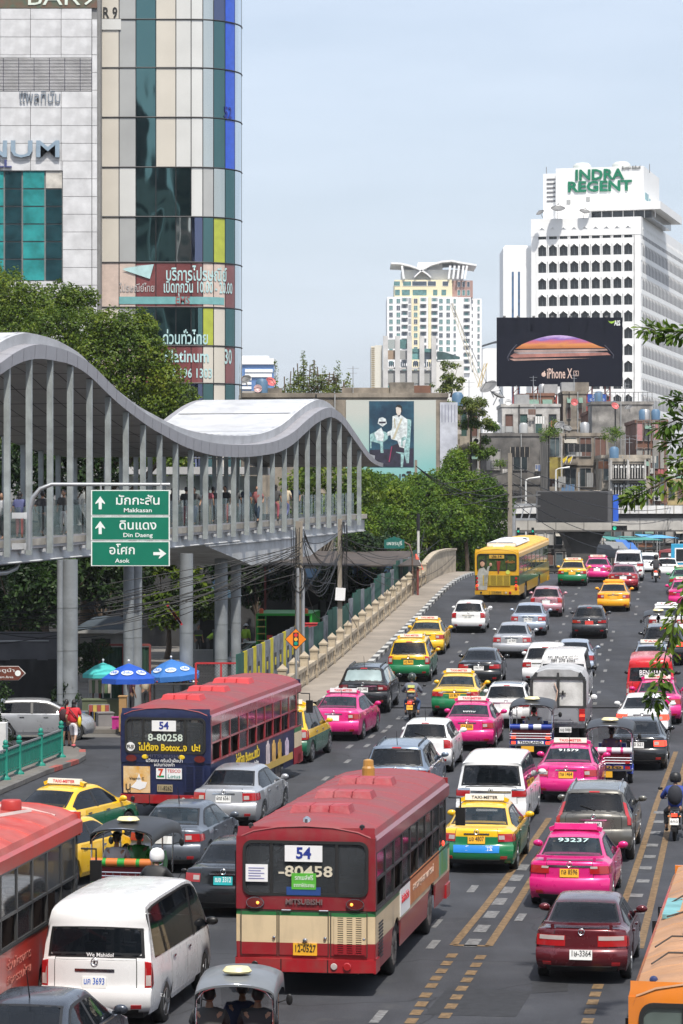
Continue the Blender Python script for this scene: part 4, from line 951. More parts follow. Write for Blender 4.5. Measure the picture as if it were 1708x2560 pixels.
for p in[(80,1225),(600,1060),(1270,1130),(1250,1255),(315,890)]:dash(wm,*Z3(*p),1.1,.17)
for p in[(190,1290),(160,1335),(130,1382),(97,1427),(70,1470),(35,1525),(10,1580),(360,1298),(335,1345),(305,1390),(280,1437),(250,1485),(218,1537),(187,1590),(152,1650),(-20,1630),(-50,1680),(1060,1472),(1045,1520),(1030,1570),(1015,1625),(1000,1680)]:dash(ym,*Z3(*p),.50,.19)
for p in[(947,2545),(1090,2310),(830,2180),(60,2010)]:dash(wm,*p,1.2,.16)
pm=MB()
for pts in([(1120,2470),(1330,2480),(1290,2545),(1060,2540)],[(1060,2060),(1150,2010),(1165,2030),(1075,2085)],[(960,2330),(1010,2330),(985,2390),(930,2390)],[(1330,2440),(1420,2440),(1420,2480),(1330,2485)],[(620,2105),(700,2060),(720,2075),(640,2125)],[(1330,1700),(1352,1700),(1340,1745),(1312,1745)]):
 q=[solve(*p)for p in pts];pm.add([(p.x,p.y,gnd(p.x,p.y)+.008)for p in q],[(0,1,2,3)])
put('road_patch',pm,plain('newer asphalt patch',(.020,.021,.024),.8,var=.3,vs=6),kind='structure')
put('lane_marking',wm,WHT,kind='structure');put('road_marking',ym,YEL,kind='structure')
# ------------------------ bridge parapet and hoarding
BAL=grime('cream balustrade render',(.50,.42,.31),(.12,.10,.08),.55,.8,streak=.2)
par=thing('bridge_parapet','cream balustrade with capped posts climbing the bridge beside the pavement','balustrade',(kerb(108)-1.7,108,RISE(108)))
PO=par.location.copy()
def pp(y,z,du=0):return Vector((kerb(y)-1.68+du,y,RISE(y)+z))-PO
post=MB().box(-.16,.16,-.16,.16,0,1.10).box(-.18,.18,-.18,.18,.40,.47).box(-.185,.185,-.185,.185,1.10,1.17).add([(-.175,-.175,1.17),(.175,-.175,1.17),(.175,.175,1.17),(-.175,.175,1.17),(0,0,1.36)],[(0,1,4),(1,2,4),(2,3,4),(3,0,4)]).mesh()
ys_=[108+3.05*k for k in range(21)]
for k,y in enumerate(ys_):
 h=-math.atan(HEADT(y))
 put('post',post,BAL,par,pp(y,.14),(0,0,h))
 if k<len(ys_)-1:
  y2=ys_[k+1];a,b=y+.17,y2-.17
  put('coping',MB().bar(pp(a,.83),pp(b,.83),.26,.15),BAL,par)
  put('infill_panel',MB().bar(pp(a,.47),pp(b,.47),.14,.60),BAL,par)
  put('panel_rib',MB().bar(pp(a,.27),pp(b,.27),.20,.10).bar(pp(y+1.0,.3),pp(y+1.0,.76),.20,.07).bar(pp(y+2.05,.3),pp(y+2.05,.76),.20,.07),BAL,par)
m=MB();m2=MB()
ye=[ys_[-1]+.2+1.2*k for k in range(19)]
put('curved_parapet',m.grid([[pp(y,-.2,-.1),pp(y,1.25+.35*math.sin(min(1,(y-ye[0])/8)*1.57),-.1),pp(y,1.25+.35*math.sin(min(1,(y-ye[0])/8)*1.57),.12),pp(y,-.1,.12)]for y in ye]).mesh('curved',40),BAL,par)
put('coping',m2.grid([[pp(y,e,du)for e,du in((h0,-.17),(h0+.14,-.17),(h0+.14,.19),(h0,.19))]for y in ye for h0 in[1.25+.35*math.sin(min(1,(y-ye[0])/8)*1.57)]]).mesh('coping',40),BAL,par)
ho=thing('hoarding','tall hoarding of yellow, grey and green sheets behind the cream balustrade','fence',(kerb(108)-2.6,108,0))
GRN=grime('green hoarding sheet',(.012,.105,.075),(.02,.04,.035),.4,1.2);GRY=grime('grey hoarding sheet',(.26,.28,.31),(.03,.035,.04),.75,1.6,streak=.6);YLS=grime('yellow hoarding sheet',(.66,.56,.02),(.05,.05,.02),.25,1.5)
HB=ho.location.copy()
y=101.5;k=0
pat=['g','y','w','y','w','y','w','y','w','w','y','w','w','y']+['g','g','w']*12
while y<171 and k<len(pat):
 w={'g':1.5,'y':.75,'w':1.35}[pat[k]]
 if k>13:w=1.7
 y2=y+w-.03
 def q(yy,z):return Vector((kerb(yy)-2.35,yy,z))-HB
 base=RISE(y)if y>107 else RISE(y)*.6
 top=RISE((y+y2)/2)+(2.35 if k<14 else 1.95+.15*math.sin(k))
 mt={'g':GRN,'y':YLS,'w':GRY}[pat[k]]
 s=put('sheet',MB().bar(q((y),(0+top)/2),q(y2,(0+top)/2),.05,top),mt,ho)
 if pat[k]=='w' and k<14:
  put('painted_mark',MB().bar(q(y+.25,top-.95),q(y+.75,top-.95),.07,.65),plain('black mural paint',(.02,.02,.02),.7),s)
  put('painted_mark',MB().bar(q(y+.3,top-.95),q(y+.65,top-.95),.08,.3),YLS,s)
 y+=w;k+=1
 # ------------------------ covered footbridge with a wavy roof
WX0,WS=-14.63,.2415
WN=Vector((-.972,.2348,0));WD=Vector((.2348,.972,0))
def wy(px):return 35.88/(WS-(px-CX)/F)
def wedge(Y,z,lat=0):
 p=Vector((WX0+WS*(Y-88),Y,z))+WN*lat;return p
edge=[(-60,955,980),(0,908,938),(40,880,912),(78,864,899),(100,861,897),(122,864,899),(150,871,904),(171,878,909),(204,895,925),(228,911,943),(265,947,979),(302,984,1013),(335,1012,1039),(375,1041,1068),(420,1066,1094),(450,1082,1111),(500,1100,1130),(545,1109,1140),(590,1112,1143),(625,1112,1142),(660,1109,1138),(695,1100,1131),(730,1082,1113),(766,1051,1081),(787,1034,1062),(815,1020,1046),(829,1020,1043),(853,1035,1056),(888,1082,1102),(923,1133,1149),(941,1152,1162),(958,1158,1168)]
def zpx(px,y):return H-(y-CY)/F*wy(px)
ZT=table([(wy(p),zpx(p,t))for p,t,b in edge]);ZB=table([(wy(p),zpx(p,b))for p,t,b in edge])
zfin=lambda Y:6.8+.0167*(Y-100)
zflo=lambda Y:zfin(Y)+.62
wk=thing('footbridge','covered grey footbridge with wavy white roof and rows of upright fins above the street','footbridge',(0,0,0))
FAS=plain('mauve grey fascia panel',(.315,.31,.33),.45,.2,.06);SOF=plain('grey soffit panel',(.30,.30,.31),.55,0,.08);ROOFW=grime('white metal roof',(.60,.61,.63),(.30,.29,.28),.4,.4,.4,streak=1)
FIN=grime('pale grey fin paint',(.35,.39,.395),(.14,.14,.13),.4,.9,.5);DECK=grime('pale steel girder',(.58,.60,.62),(.13,.12,.11),.45,.6,.6)
Y0,Y1=wy(-60),wy(958);Wd=7.2
st=[Y0+(Y1-Y0)*k/120 for k in range(121)]
pw=1.15;y=Y0
while y<Y1-.2:
 y2=min(y+pw,Y1);sub=[y+.012+(y2-y-.024)*k/3 for k in range(4)]
 put('fascia_panel',MB().grid([[wedge(a,ZB(a),.0),wedge(a,ZT(a),-.02),wedge(a,ZT(a)+.03,.55)]for a in sub]).mesh('fascia',30),FAS,wk);y=y2
put('roof_edge',MB().grid([[wedge(a,ZT(a)+.02,.5),wedge(a,ZT(a)+.42,.46),wedge(a,ZT(a)+.46,.75)]for a in st]).mesh('edge',40),ROOFW,wk)
put('roof_sheet',MB().grid([[wedge(a,ZT(a)+.44+.02*(i%2),.6+(Wd-1.2)*j/4)for j in range(5)]for i,a in enumerate(st)]).mesh('roof',20),ROOFW,wk)
put('roof_edge',MB().grid([[wedge(a,ZB(a),Wd),wedge(a,ZT(a)+.45,Wd-.3),wedge(a,ZT(a)+.42,Wd-.6)]for a in st]).mesh('edge',40),FAS,wk)
put('soffit',MB().grid([[wedge(a,ZB(a)+.03,.02+(Wd-.04)*j/4)for j in range(5)]for a in st],flip=True).mesh('soffit',40),SOF,wk)
m=MB()
for j in range(1,6):m.grid([[wedge(a,ZB(a)+.022,Wd*j/6-.02),wedge(a,ZB(a)+.022,Wd*j/6+.02)]for a in st])
k=Y0
while k<Y1:m.add([wedge(k,ZB(k)+.02,.1),wedge(k+.06,ZB(k+.06)+.02,.1),wedge(k+.06,ZB(k+.06)+.02,Wd-.1),wedge(k,ZB(k)+.02,Wd-.1)],[(0,1,2,3)]);k+=1.9
j_=put('soffit_joint',m,plain('dark joint',(.05,.05,.05),.8),wk);j_['kind']='stuff'
for frac in(.30,.78):
 pass
m=MB()
for yy in(wy(690),wy(760),wy(640)):m.add([wedge(yy,ZT(yy)+.475,.7),wedge(yy+.12,ZT(yy+.12)+.475,.7),wedge(yy+.12,ZT(yy+.12)+.475,Wd-.7),wedge(yy,ZT(yy)+.475,Wd-.7)],[(0,1,2,3)])
put('roof_seam',m,plain('roof seam',(.25,.25,.25),.6),wk)['kind']='stuff'
fy=wy(29)-2.2*4
GLB=glass('balustrade glass',(.10,.16,.16),.05,.38,spec=.7);HAND=STEEL
fins=[]
while fy<155.3:fins.append(fy);fy+=2.2
for side,lat in(('near',0.05),('far',Wd-.35)):
 for i,Y in enumerate(fins):
  zt=ZB(Y)+.02;zb_=zfin(Y)
  c0=wedge(Y,0,lat);d=WD*.055;n_=WN*.22
  m=MB().add([c0-d+Vector((0,0,zb_)),c0+d+Vector((0,0,zb_)),c0+d+n_+Vector((0,0,zb_)),c0-d+n_+Vector((0,0,zb_)),c0-d+Vector((0,0,zt)),c0+d+Vector((0,0,zt)),c0+d+n_+Vector((0,0,zt)),c0-d+n_+Vector((0,0,zt))],[(0,3,2,1),(4,5,6,7),(0,1,5,4),(1,2,6,5),(2,3,7,6),(3,0,4,7)])
  put('fin',m,FIN,wk)
  if i<len(fins)-1:
   Yb=fins[i+1];l2=.42 if side=='near' else Wd-.5
   a0,a1=Y+.12,Yb-.12
   put('glass_panel',MB().add([wedge(a0,zflo(a0),l2),wedge(a1,zflo(a1),l2),wedge(a1,zflo(a1)+1.12,l2),wedge(a0,zflo(a0)+1.12,l2),wedge(a0,zflo(a0),l2+.02),wedge(a1,zflo(a1),l2+.02),wedge(a1,zflo(a1)+1.12,l2+.02),wedge(a0,zflo(a0)+1.12,l2+.02)],[(0,1,2,3),(7,6,5,4),(3,2,6,7)]),GLB,wk)
   if side=='near':
    put('edge_panel',MB().bar(wedge(Y,zflo(Y)-.20,.40),wedge(Yb,zflo(Yb)-.20,.40),.06,.40),FAS,wk)
    put('fin_bracket',MB().bar(wedge(Y,zfin(Y)+.12,.3),wedge(Y,zfin(Y)+.12,.75),.30,.12),DECK,wk)
ya,yb=fins[0],155.8
put('floor_slab',MB().add([wedge(ya,zflo(ya)-.06,.35),wedge(yb,zflo(yb)-.06,.35),wedge(yb,zflo(yb)-.06,Wd-.4),wedge(ya,zflo(ya)-.06,Wd-.4),wedge(ya,zflo(ya)-.3,.35),wedge(yb,zflo(yb)-.3,.35),wedge(yb,zflo(yb)-.3,Wd-.4),wedge(ya,zflo(ya)-.3,Wd-.4)],[(0,1,2,3),(7,6,5,4),(0,4,5,1),(2,6,7,3),(1,5,6,2)]),CONC,wk)
put('girder',MB().grid([[wedge(y,zfin(y)+.25,.55),wedge(y,zfin(y)-.20,.50),wedge(y,zfin(y)-.25,.42),wedge(y,zfin(y)-.30,.50),wedge(y,zfin(y)-.30,.9)]for y in(ya,110,120,131)]).mesh('girder',20),DECK,wk)
put('girder',MB().bar(wedge(ya,zfin(ya)-.05,Wd-.7),wedge(yb,zfin(yb)-.05,Wd-.7),.3,.6),DECK,wk)
hy=[(125.5,.30),(133.2,1.45),(144.0,1.35),(150.0,.45),(155.8,.35)]
m=MB();top_=[(y,zfin(y)+.25)for y,d in hy];bot_=[(y,zfin(y)-d)for y,d in hy]
m.grid([[wedge(y,z,.50)for(y,z)in top_],[wedge(y,z,.50)for y,z in bot_]]);m.grid([[wedge(y,z,.50)for y,z in bot_],[wedge(y,z,Wd-.9)for y,z in bot_]]);m.grid([[wedge(y,z,Wd-.9)for y,z in bot_],[wedge(y,z,Wd-.9)for y,z in top_]])
put('haunch',m,DECK,wk)
put('haunch_flange',MB().bar(wedge(126,zfin(126)-.34,.46),wedge(155.6,zfin(155)-.34,.46),.14,.05),DECK,wk)
for k in range(9):
 y=ya+5+6.2*k;put('cross_beam',MB().bar(wedge(y,zfin(y)-.12,.6),wedge(y,zfin(y)-.12,Wd-.8),.25,.35),SOF,wk)
put('drain_pipe',MB().tube([wedge(ya,zfin(ya)-.55,1.0),wedge(102.5,zfin(102)-.62,1.0),wedge(103.6,zfin(103)-.5,1.05),wedge(104.4,zfin(104)-.2,1.2)],.09,8).mesh('pipe',50),STEEL,wk)
COLM=grime('pale column paint',(.27,.295,.315),(.09,.09,.085),.45,.6,.6)
for px,Y,r in((174,106.5,.31),(150,106,.11),(322,117,.22),(341,117.6,.24),(466,122,.29),(590,133,.24),(553,131,.30)):
 x=(px-CX)/F*Y
 c_=put('column',MB().lathe([(r,0),(r,6.62)],20,'z').mesh('column',40),COLM,wk,(x,Y,0))
 for z in(1.6,3.2,4.8):
  put('joint_band',MB().lathe([(r+.006,z),(r+.006,z+.03)],20,'z',cap=False),plain('dark column joint',(.14,.15,.155),.7),c_)
lk=thing('link_bridge','glazed grey link bridge joining behind the covered footbridge','footbridge',(-6.5,158,7.2))
put('deck',MB().box(-9,2,0,4,-.5,0),DECK,lk);put('roof',MB().box(-9,2.4,-.4,4.4,3.3,3.7),ROOFW,lk)
for k in range(8):put('pane',MB().box(-8.9+1.38*k,-7.62+1.38*k,.1,.14,.1,3.2),glass('link glass',(.28,.33,.33),.06,.8)if k%2 else plain('white link panel',(.66,.67,.66),.5),lk)
clo=[plain('cloth %d'%i,c,.8,var=.2)for i,c in enumerate([(.03,.03,.035),(.45,.46,.48),(.09,.10,.22),(.35,.12,.12),(.02,.04,.07),(.5,.42,.30),(.06,.06,.06),(.30,.08,.10)])]
wkp=[(8,100.6,1,'lilac grey shirt'),(50,102.8,2,'violet blue shirt'),(105,106.5,0,'black top'),(160,109,6,'dark grey top'),(432,121.5,0,'black jacket'),(466,123.2,0,'black shirt, seen beside a fin'),(487,124.2,6,'charcoal shirt'),(520,126.3,7,'dark red shirt'),(532,127.2,6,'grey black top'),(563,129,0,'black dress'),(588,130.5,6,'dark top and tilted head'),(615,132,4,'navy top'),(645,133,3,'salmon pink shirt'),(690,137,6,'black T-shirt'),(715,139,5,'tan top'),(738,140.5,4,'blue black polo shirt')]
for i,(px,Y,k,w)in enumerate(wkp):
 lat=1.2+(i*37%5)*.25
 p=wedge(Y,zflo(Y)-.05,lat);p.x=(px-CX)/F*p.y
 person('pedestrian with black hair in %s crossing the covered footbridge'%w,p,(-.3 if i%3 else 2.8),'stand' if i%2 else 'walk',clo[1]if i==0 else clo[k],clo[(i*3)%8],hair='long' if i%3==1 else 'short',group='people on the footbridge',detail=False)
for i,px in enumerate((140,178,455,500,545,630)):
 Y=wy(px)+4;b_=thing('goods_bundle','cream wrapped bundle of goods on the footbridge floor %s'%('at the leftmost fins','just left of the green sign','right of the green sign','below two dark-haired walkers','in front of the white link bridge','above the haunched girder')[i],'bundle',wedge(Y,zflo(Y)-.06,3.4),(0,0,.2*i),'bundles of goods on the footbridge')
 put('wrapping',MB().ball((0,0,.45),(.75,.5,.48),10,7).mesh('bundle',60),plain('cream wrapping',(.42,.37,.28),.8),b_);put('cord',MB().tube([(-.76,0,.45),(-.4,-.50,.5),(.4,-.50,.5),(.76,0,.45)],.03),plain('dark cord',(.06,.05,.05),.8),b_)
 # ------------------------ road signs
SG=plain('green road sign sheeting',(.0,.155,.092),.45,var=.06);WT=plain('white sign lettering',(.74,.77,.74),.5,var=.04)
ds=thing('direction_sign','big green direction sign with three white arrows hanging in front of the footbridge','road sign',P(327,1320,97))
Ys=97.0;sc=Ys/F
def L2(px,py):return((px-327)*sc,0,-(py-1320)*sc)
for i,(y0,y1)in enumerate(((1225,1289),(1291,1351),(1353,1415))):
 x0,z1=L2(228,0)[0],L2(0,y0)[2];x1,z0=L2(425,0)[0],L2(0,y1)[2]
 b_=put('sign_board',MB().box(x0,x1,-.03,.0,z0,z1),WT,ds);put('green_field',MB().box(x0+.04,x1-.04,-.036,-.031,z0+.03,z1-.03),SG,b_)
def arrow(cx,cy,rot,s=1.0):
 poly=[(-.07,-.30),(.07,-.30),(.07,.02),(.22,-.06),(.22,-.0),(0,.30),(-.22,0),(-.22,-.06),(-.07,.02)]
 x,_,z=L2(cx,cy);m=MB().prism([(a*s,b*s)for a,b in poly],-.044,-.037)
 put('arrow',m,WT,ds,(x,0,z),(0,rot,0))
arrow(251,1257,0,.74);arrow(251,1319,0,.74);arrow(400,1384,R(90),.74)
for s_,px,py,sz,ft in(('มักกะสัน',345,1252,.42,1.48),('Makkasan',345,1276,.20,.95),('ดินแดง',345,1314,.42,1.26),('Din Daeng',345,1338,.20,1.0),('อโศก',306,1376,.42,.86),('Asok',306,1402,.20,.50)):
 text(s_,sz,WT,ds,(L2(px,py)[0],-.04,L2(px,py)[2]),fit=ft,bold=.012)
put('mast_arm',MB().tube([L2(71,1375),L2(73,1275),L2(82,1243),L2(100,1222),L2(128,1211),L2(425,1211)],[.085,.085,.085,.08,.07,.055],10).mesh('arm',50),STEEL,ds,(0,.12,0))
for py in(1289,1366):put('wall_bracket',MB().obox(L2(50,py),(.58,.25,.20)).obox(L2(64,py),(.14,.32,.22)),DECK,ds,(0,.25,0))
for px in(252,402):put('hanger',MB().bar(L2(px,1205),L2(px,1230),.06),STEEL,ds,(0,.1,0))
g=Vector(((740-CX)/F*106.5,106.5,gnd((740-CX)/F*106.5,106.5)));wz=P(738,1598,106.5).z-g.z
ws=thing('warning_sign','orange diamond warning sign showing a traffic light on a grey post','road sign',g)
put('post',MB().tube([(0,.04,0),(0,.04,wz+.3)],.045,8).mesh('p',50),STEEL,ws)
bd=put('diamond',MB().prism([(0,-.41),(.41,0),(0,.41),(-.41,0)],-.02,.0).xf(Matrix.Translation((0,0,wz))),INK,ws);put('orange_face',MB().prism([(0,-.385),(.385,0),(0,.385),(-.385,0)],-.026,-.021).xf(Matrix.Translation((0,0,wz))),plain('orange sign sheeting',(.78,.22,.015),.45),bd)
put('lamp_box_symbol',MB().box(-.105,.105,-.032,-.027,wz-.25,wz+.25),INK,bd)
for dz,cl in((.155,(.62,.03,.03)),(0,(.85,.38,.03)),(-.155,(.0,.28,.20))):put('lamp_symbol',MB().lathe([(.07,-.037),(.07,-.033)],16,'y',(0,0,wz+dz)),plain('symbol %g'%dz,cl,.5),bd)
bs=thing('tourist_sign','brown arrow-shaped direction sign with white lettering at the hedge','road sign',P(20,1683,96))
k_=96/F
for w_,mt,yy in((1.0,WT,0),(.95,plain('brown sign sheeting',(.13,.035,.02),.5),-.012)):
 put('arrow_board',MB().prism([(-1.4,-.24*w_),(.36-.0,-.24*w_),(.60*w_,0),(.36,.24*w_),(-1.4,.24*w_)],yy-.01,yy),mt,bs)
put('disc_symbol',MB().lathe([(.10,-.034),(.10,-.024)],14,'y',(.34,0,0)),WT,bs)
text('ประตูน้ำ',.15,WT,bs,(-.18,-.026,.09),fit=.8);text('Pratunam Area',.12,WT,bs,(-.22,-.026,-.13),fit=.8)
put('post',MB().tube([(-1.2,.05,-1.9-.0),(-1.2,.05,.3)],.05,8),STEEL,bs)
sn=thing('street_name_sign','small dark green street name sign with ornate top among the cables','road sign',P(986,1360,160));
put('plate',MB().box(-.57,.57,-.02,.02,-.25,.25).prism([(-.45,.25),(.45,.25),(.25,.36),(.12,.36),(0,.45),(-.12,.36),(-.25,.36)],-.02,.02),plain('dark teal sign',(.01,.12,.10),.5),sn)
text('เพชรบุรี',.30,WT,sn,(0,-.025,.03),fit=.85);put('pole',MB().tube([(.55,.05,.1),(.85,.05,-.05),(1.02,.05,-.6),(1.04,.05,-4.6)],.05,8).mesh('pole',50),plain('rusty pole',(.13,.08,.06),.7),sn)
# ------------------------ poles and cables
PCON=grime('weathered pole concrete',(.30,.26,.21),(.08,.07,.06),.4,.9);CABL=plain('black cable sheath',(.012,.012,.013),.6)
def pole(label,px,Y,ytop,w,base=None,sq=True,mat=PCON,extra=None):
 x=(px-CX)/F*Y;b=gnd(x,Y)if base is None else base;zt=H-(ytop-CY)/F*Y
 c=thing('utility_pole',label,'utility pole',(x,Y,b),group='utility poles')
 m=MB();h=zt-b
 if sq:m.add([(-w/2,-w/2,0),(w/2,-w/2,0),(w/2,w/2,0),(-w/2,w/2,0),(-w*.4,-w*.4,h),(w*.4,-w*.4,h),(w*.4,w*.4,h),(-w*.4,w*.4,h)],[(0,1,5,4),(1,2,6,5),(2,3,7,6),(3,0,4,7),(4,5,6,7)])
 else:m.tube([(0,0,0),(0,0,h)],[w/2,w*.4],10)
 put('shaft',m,mat,c)
 return c,h
c,h=pole('thick square concrete pole wrapped in black cables beside the haunched girder',748,116,1303,.36,0)
for dx in(-.05,.16):put('conduit',MB().tube([(dx,-.24,0),(dx,-.24,h-1.9)],.075,8).mesh('p',50),STEEL,c)
put('cable_coil',MB().tube([(.24*math.cos(a),-.28,h-2.2+.52*math.sin(a))for a in[k*math.pi/8 for k in range(17)]],.03,6).tube([(.27*math.cos(a),-.32,h-2.3+.58*math.sin(a))for a in[k*math.pi/8 for k in range(17)]],.028,6).mesh('coil',50),CABL,c)['kind']='stuff'
rr=random.Random(3);m=MB()
for k in range(5):m.tube([(-.3+.07*k+rr.uniform(-.05,.05),-.26,h-.3-j*.55+rr.uniform(-.05,.05))for j in range(7)],.014,5)
put('hanging_cable',m,CABL,c)['kind']='stuff'
c,h=pole('slender concrete pole carrying a white meter box under the haunched girder',850,127,1297,.24,0)
zz=H-(1485-CY)/F*127
put('meter_box',MB().obox((0.02,-.22,zz),(.44,.2,.56),(0,R(4),0)),WHITE,c)
m=MB()
for k in range(6):m.tube([(.08+.05*k+rr.uniform(-.06,.06),-.12,h-.2-j*.6+rr.uniform(-.08,.08))for j in range(6)],.013,5)
put('hanging_cable',m,CABL,c)['kind']='stuff'
c,h=pole('bare concrete pole rising out of the green roadside tree behind the yellow bus',1275,205,1133,.36,0)
for dz in(0,.8):put('cross_arm',MB().bar((-.2,0,h-3.2-dz),(2.2,0,h-3.0-dz),.12),plain('steel arm',(.12,.12,.12),.5),c)
c,h=pole('thin white pole with a black top at the curved end of the parapet',1046,173,1285,.20,sq=False,mat=plain('white pole paint',(.55,.54,.50),.6))
put('black_top',MB().tube([(0,0,h-1.0),(0,0,h+.02)],.105,10),BLACK,c);put('grey_sleeve',MB().tube([(.12,0,0),(.12,0,2.2)],.12,8),COLM,c)
c,h=pole('grey pole poking up in front of the portrait banner',1040,226,1150,.26,0)
for i,(px,Y,yt,lab)in enumerate(((1315,300,1200,'white lamp post standing by the dark screen over the road'),(1390,310,1175,'white lamp post in front of the old flats above the dark screen'),(1605,330,1190,'white lamp post in front of the louvred old flats'))):
 x=(px-CX)/F*Y;zt=H-(yt-CY)/F*Y
 c=thing('street_lamp',lab,'street lamp',(x,Y,0),group='white street lamps by the flyover')
 put('shaft',MB().tube([(0,0,0),(0,0,zt)],.09,8),plain('white lamp paint',(.6,.6,.58),.5),c);put('lamp_head',MB().tube([(0,0,zt),(.3,0,zt+.15),(1.5,0,zt+.3)],[.06,.07,.14],6),plain('white lamp paint',(.6,.6,.58),.5),c)
def sag(a,b,d,n=14):
 a=Vector(a);b=Vector(b);return[a.lerp(b,k/n)-Vector((0,0,4*d*(k/n)*(1-k/n)))for k in range(n+1)]
def cable(label,spans,r=.022,n=5,name='cable_run'):
 m=MB()
 for a,b,d in spans:m.tube(sag(a,b,d),r,4,cap=False)
 o=put(name,m.mesh('cable',60),CABL);o['kind']='stuff';return o
rr=random.Random(11)
sp=[]
for k in range(17):
 a=P(-60+rr.uniform(-40,60),1540+rr.gauss(20,26),112+rr.uniform(-1,1));b=P(748+rr.uniform(-6,8),1385+rr.gauss(0,22),115.6);sp.append((a,b,abs(rr.gauss(.5,.6))))
cable('black cables',sp,.015)
sp=[]
for k in range(9):sp.append((P(760,1370+rr.uniform(-60,90),115.6),P(848+rr.uniform(-8,8),1340+rr.uniform(-40,60),126.6),rr.uniform(.3,2.4)))
for k in range(6):sp.append((P(855,1330+12*k,126.6),P(1040+20*k,1350+rr.uniform(-10,60),190),rr.uniform(.4,1.8)))
for k in range(7):sp.append((P(756,1340+rr.uniform(0,150),115.6),P(840,1360+rr.uniform(-20,130),126.6),abs(rr.gauss(.8,.8))))
sp+=[(P(860,1500,126.6),P(1062,1320,173),4.2),(P(860,1428,126.6),P(985,1400,165),1.0),(P(748,1440,115.6),P(420,1500,116),.4)]
cable('tangle',sp,.016)
cable('far lines',[(P(880+0*k,1200,200),P(1275,1180+25*k,205),.6+.4*k)for k in range(3)]+[(P(1040,1165,190),P(1275,1235+18*k,205),.8)for k in range(3)]+[(P(1275,1160+22*k,205),P(1730,1235+20*k,300),1.2+.5*k)for k in range(5)],.03)
cn_=thing('traffic_cone','orange traffic cone with white band leaning on the parapet end','traffic cone',P(1050,1425,166),(0,R(-14),0))
put('cone',MB().lathe([(.24,0),(.20,.06),(.05,.95),(.03,.97)],12,'z').mesh('cone',40),plain('orange cone',(.65,.07,.03),.5),cn_);put('band',MB().lathe([(.155,.36),(.115,.58)],12,'z',cap=False),WHITE,cn_)
# ------------------------ green railing on the corner
GR=plain('teal railing paint',(.01,.20,.145),.45,var=.15)
pts=[flat([q],.15)[0]for q in((-70,1982),(14,1949),(48,1935),(102,1914),(153,1893))]
ra=thing('street_railing','teal green metal railing with round posts round the pavement corner','railing',pts[0]);B0=Vector(pts[0])
for p in pts:put('post',MB().lathe([(.17,0),(.16,.05),(.10,.09),(.075,.14),(.075,.98),(.10,1.0),(.10,1.05),(.06,1.07),(.085,1.12),(.07,1.19),(.02,1.23)],12,'z').mesh('post',40),GR,ra,Vector(p)-B0)
for a,b in zip(pts[:-1],pts[1:]):
 a=Vector(a)-B0;b=Vector(b)-B0;L_=(b-a).length
 put('rail_panel',MB().bar(a+Vector((0,0,.55)),b+Vector((0,0,.55)),.025,.56),GR,ra)
 for z in(.20,.72,.92):put('rail',MB().bar(a+Vector((0,0,z)),b+Vector((0,0,z)),.06,.05),GR if z<.9 else STEEL,ra)
 n=max(2,int(L_/.22))
 for k in range(1,n):q=a.lerp(b,k/n);put('baluster',MB().bar(q+Vector((0,0,.2)),q+Vector((0,0,.9)),.04),GR,ra)
 # ------------------------ market umbrellas and stalls
def umbrella(label,px,ytop,Y,rad,mat,logo=True,tilt=(0,0,0)):
 x=(px-CX)/F*Y;zt=H-(ytop-CY)/F*Y
 c=thing('market_umbrella',label,'umbrella',(x,Y,.13),tilt,'market umbrellas by the footbridge columns');h=zt-.13
 n=8;m=MB()
 ring=lambda r,z:[Vector((r*math.cos(2*math.pi*(k+.5)/n),r*math.sin(2*math.pi*(k+.5)/n),z))for k in range(n)]
 r0,r1,r2=ring(rad*.45,h-rad*.17),ring(rad,h-rad*.52),ring(rad*1.0,h-rad*.70)
 top=Vector((0,0,h))
 for k in range(n):
  j=(k+1)%n;md=(r0[k]+r0[j])/2-Vector((0,0,rad*.02));m1=(r1[k]+r1[j])/2*.97+Vector((0,0,.03*h*.3))
  pm=MB().add([top,r0[k],r0[j],r1[k],r1[j],r2[k],r2[j]],[(0,1,2),(1,3,4,2),(3,5,6,4)])
  put('canopy_panel',pm.mesh('panel',20),mat,c)
 put('pole',MB().tube([(0,0,0),(0,0,h+.12)],.03,8),STEEL,c)
 put('finial',MB().ball((0,0,h+.1),.05,8,6),WHITE,c)
 for k in range(n):put('rib',MB().tube([Vector((0,0,h-.06)),r1[k]-Vector((0,0,.04))],.012,4),STEEL,c)
 if logo:
  for k in(4,5,6):
   a=2*math.pi*(k+1)/n;d=Vector((math.cos(a),math.sin(a),0));q=d*rad*.70*.96+Vector((0,0,h-rad*.32));sl=math.atan2(.35,.55*.92)
   lg=put('printed_logo',MB().lathe([(.24,0),(.24,.006)],16,'z').xf(Matrix.Scale(.62,4,(0,1,0))),plain('white umbrella print',(.62,.68,.78),.6),c,q+Vector((0,0,.012)),(sl if False else 0,0,0))
   lg.rotation_euler=(Matrix.Rotation(a+math.pi/2,3,'Z')@Matrix.Rotation(sl,3,'X')).to_euler()
   text('น้ำดื่ม',.17,mat,lg,(0,0,.009),(0,0,0),fit=.34,bold=.02)
 return c
UB=plain('royal blue umbrella cloth',(.015,.085,.46),.55,var=.12);UL=plain('light blue umbrella cloth',(.04,.17,.50),.55,var=.15);UT=plain('teal umbrella cloth',(.06,.46,.44),.6)
umbrella('royal blue umbrella with white drink logos by the round column',322,1658,113,1.12,UB)
umbrella('paler sky blue umbrella with white bottle print beside the red mesh fence',437,1647,121,1.22,UL,tilt=(R(3),R(-4),0))
umbrella('small teal umbrella partly behind the royal blue one',258,1656,114.6,.86,UT,logo=False)
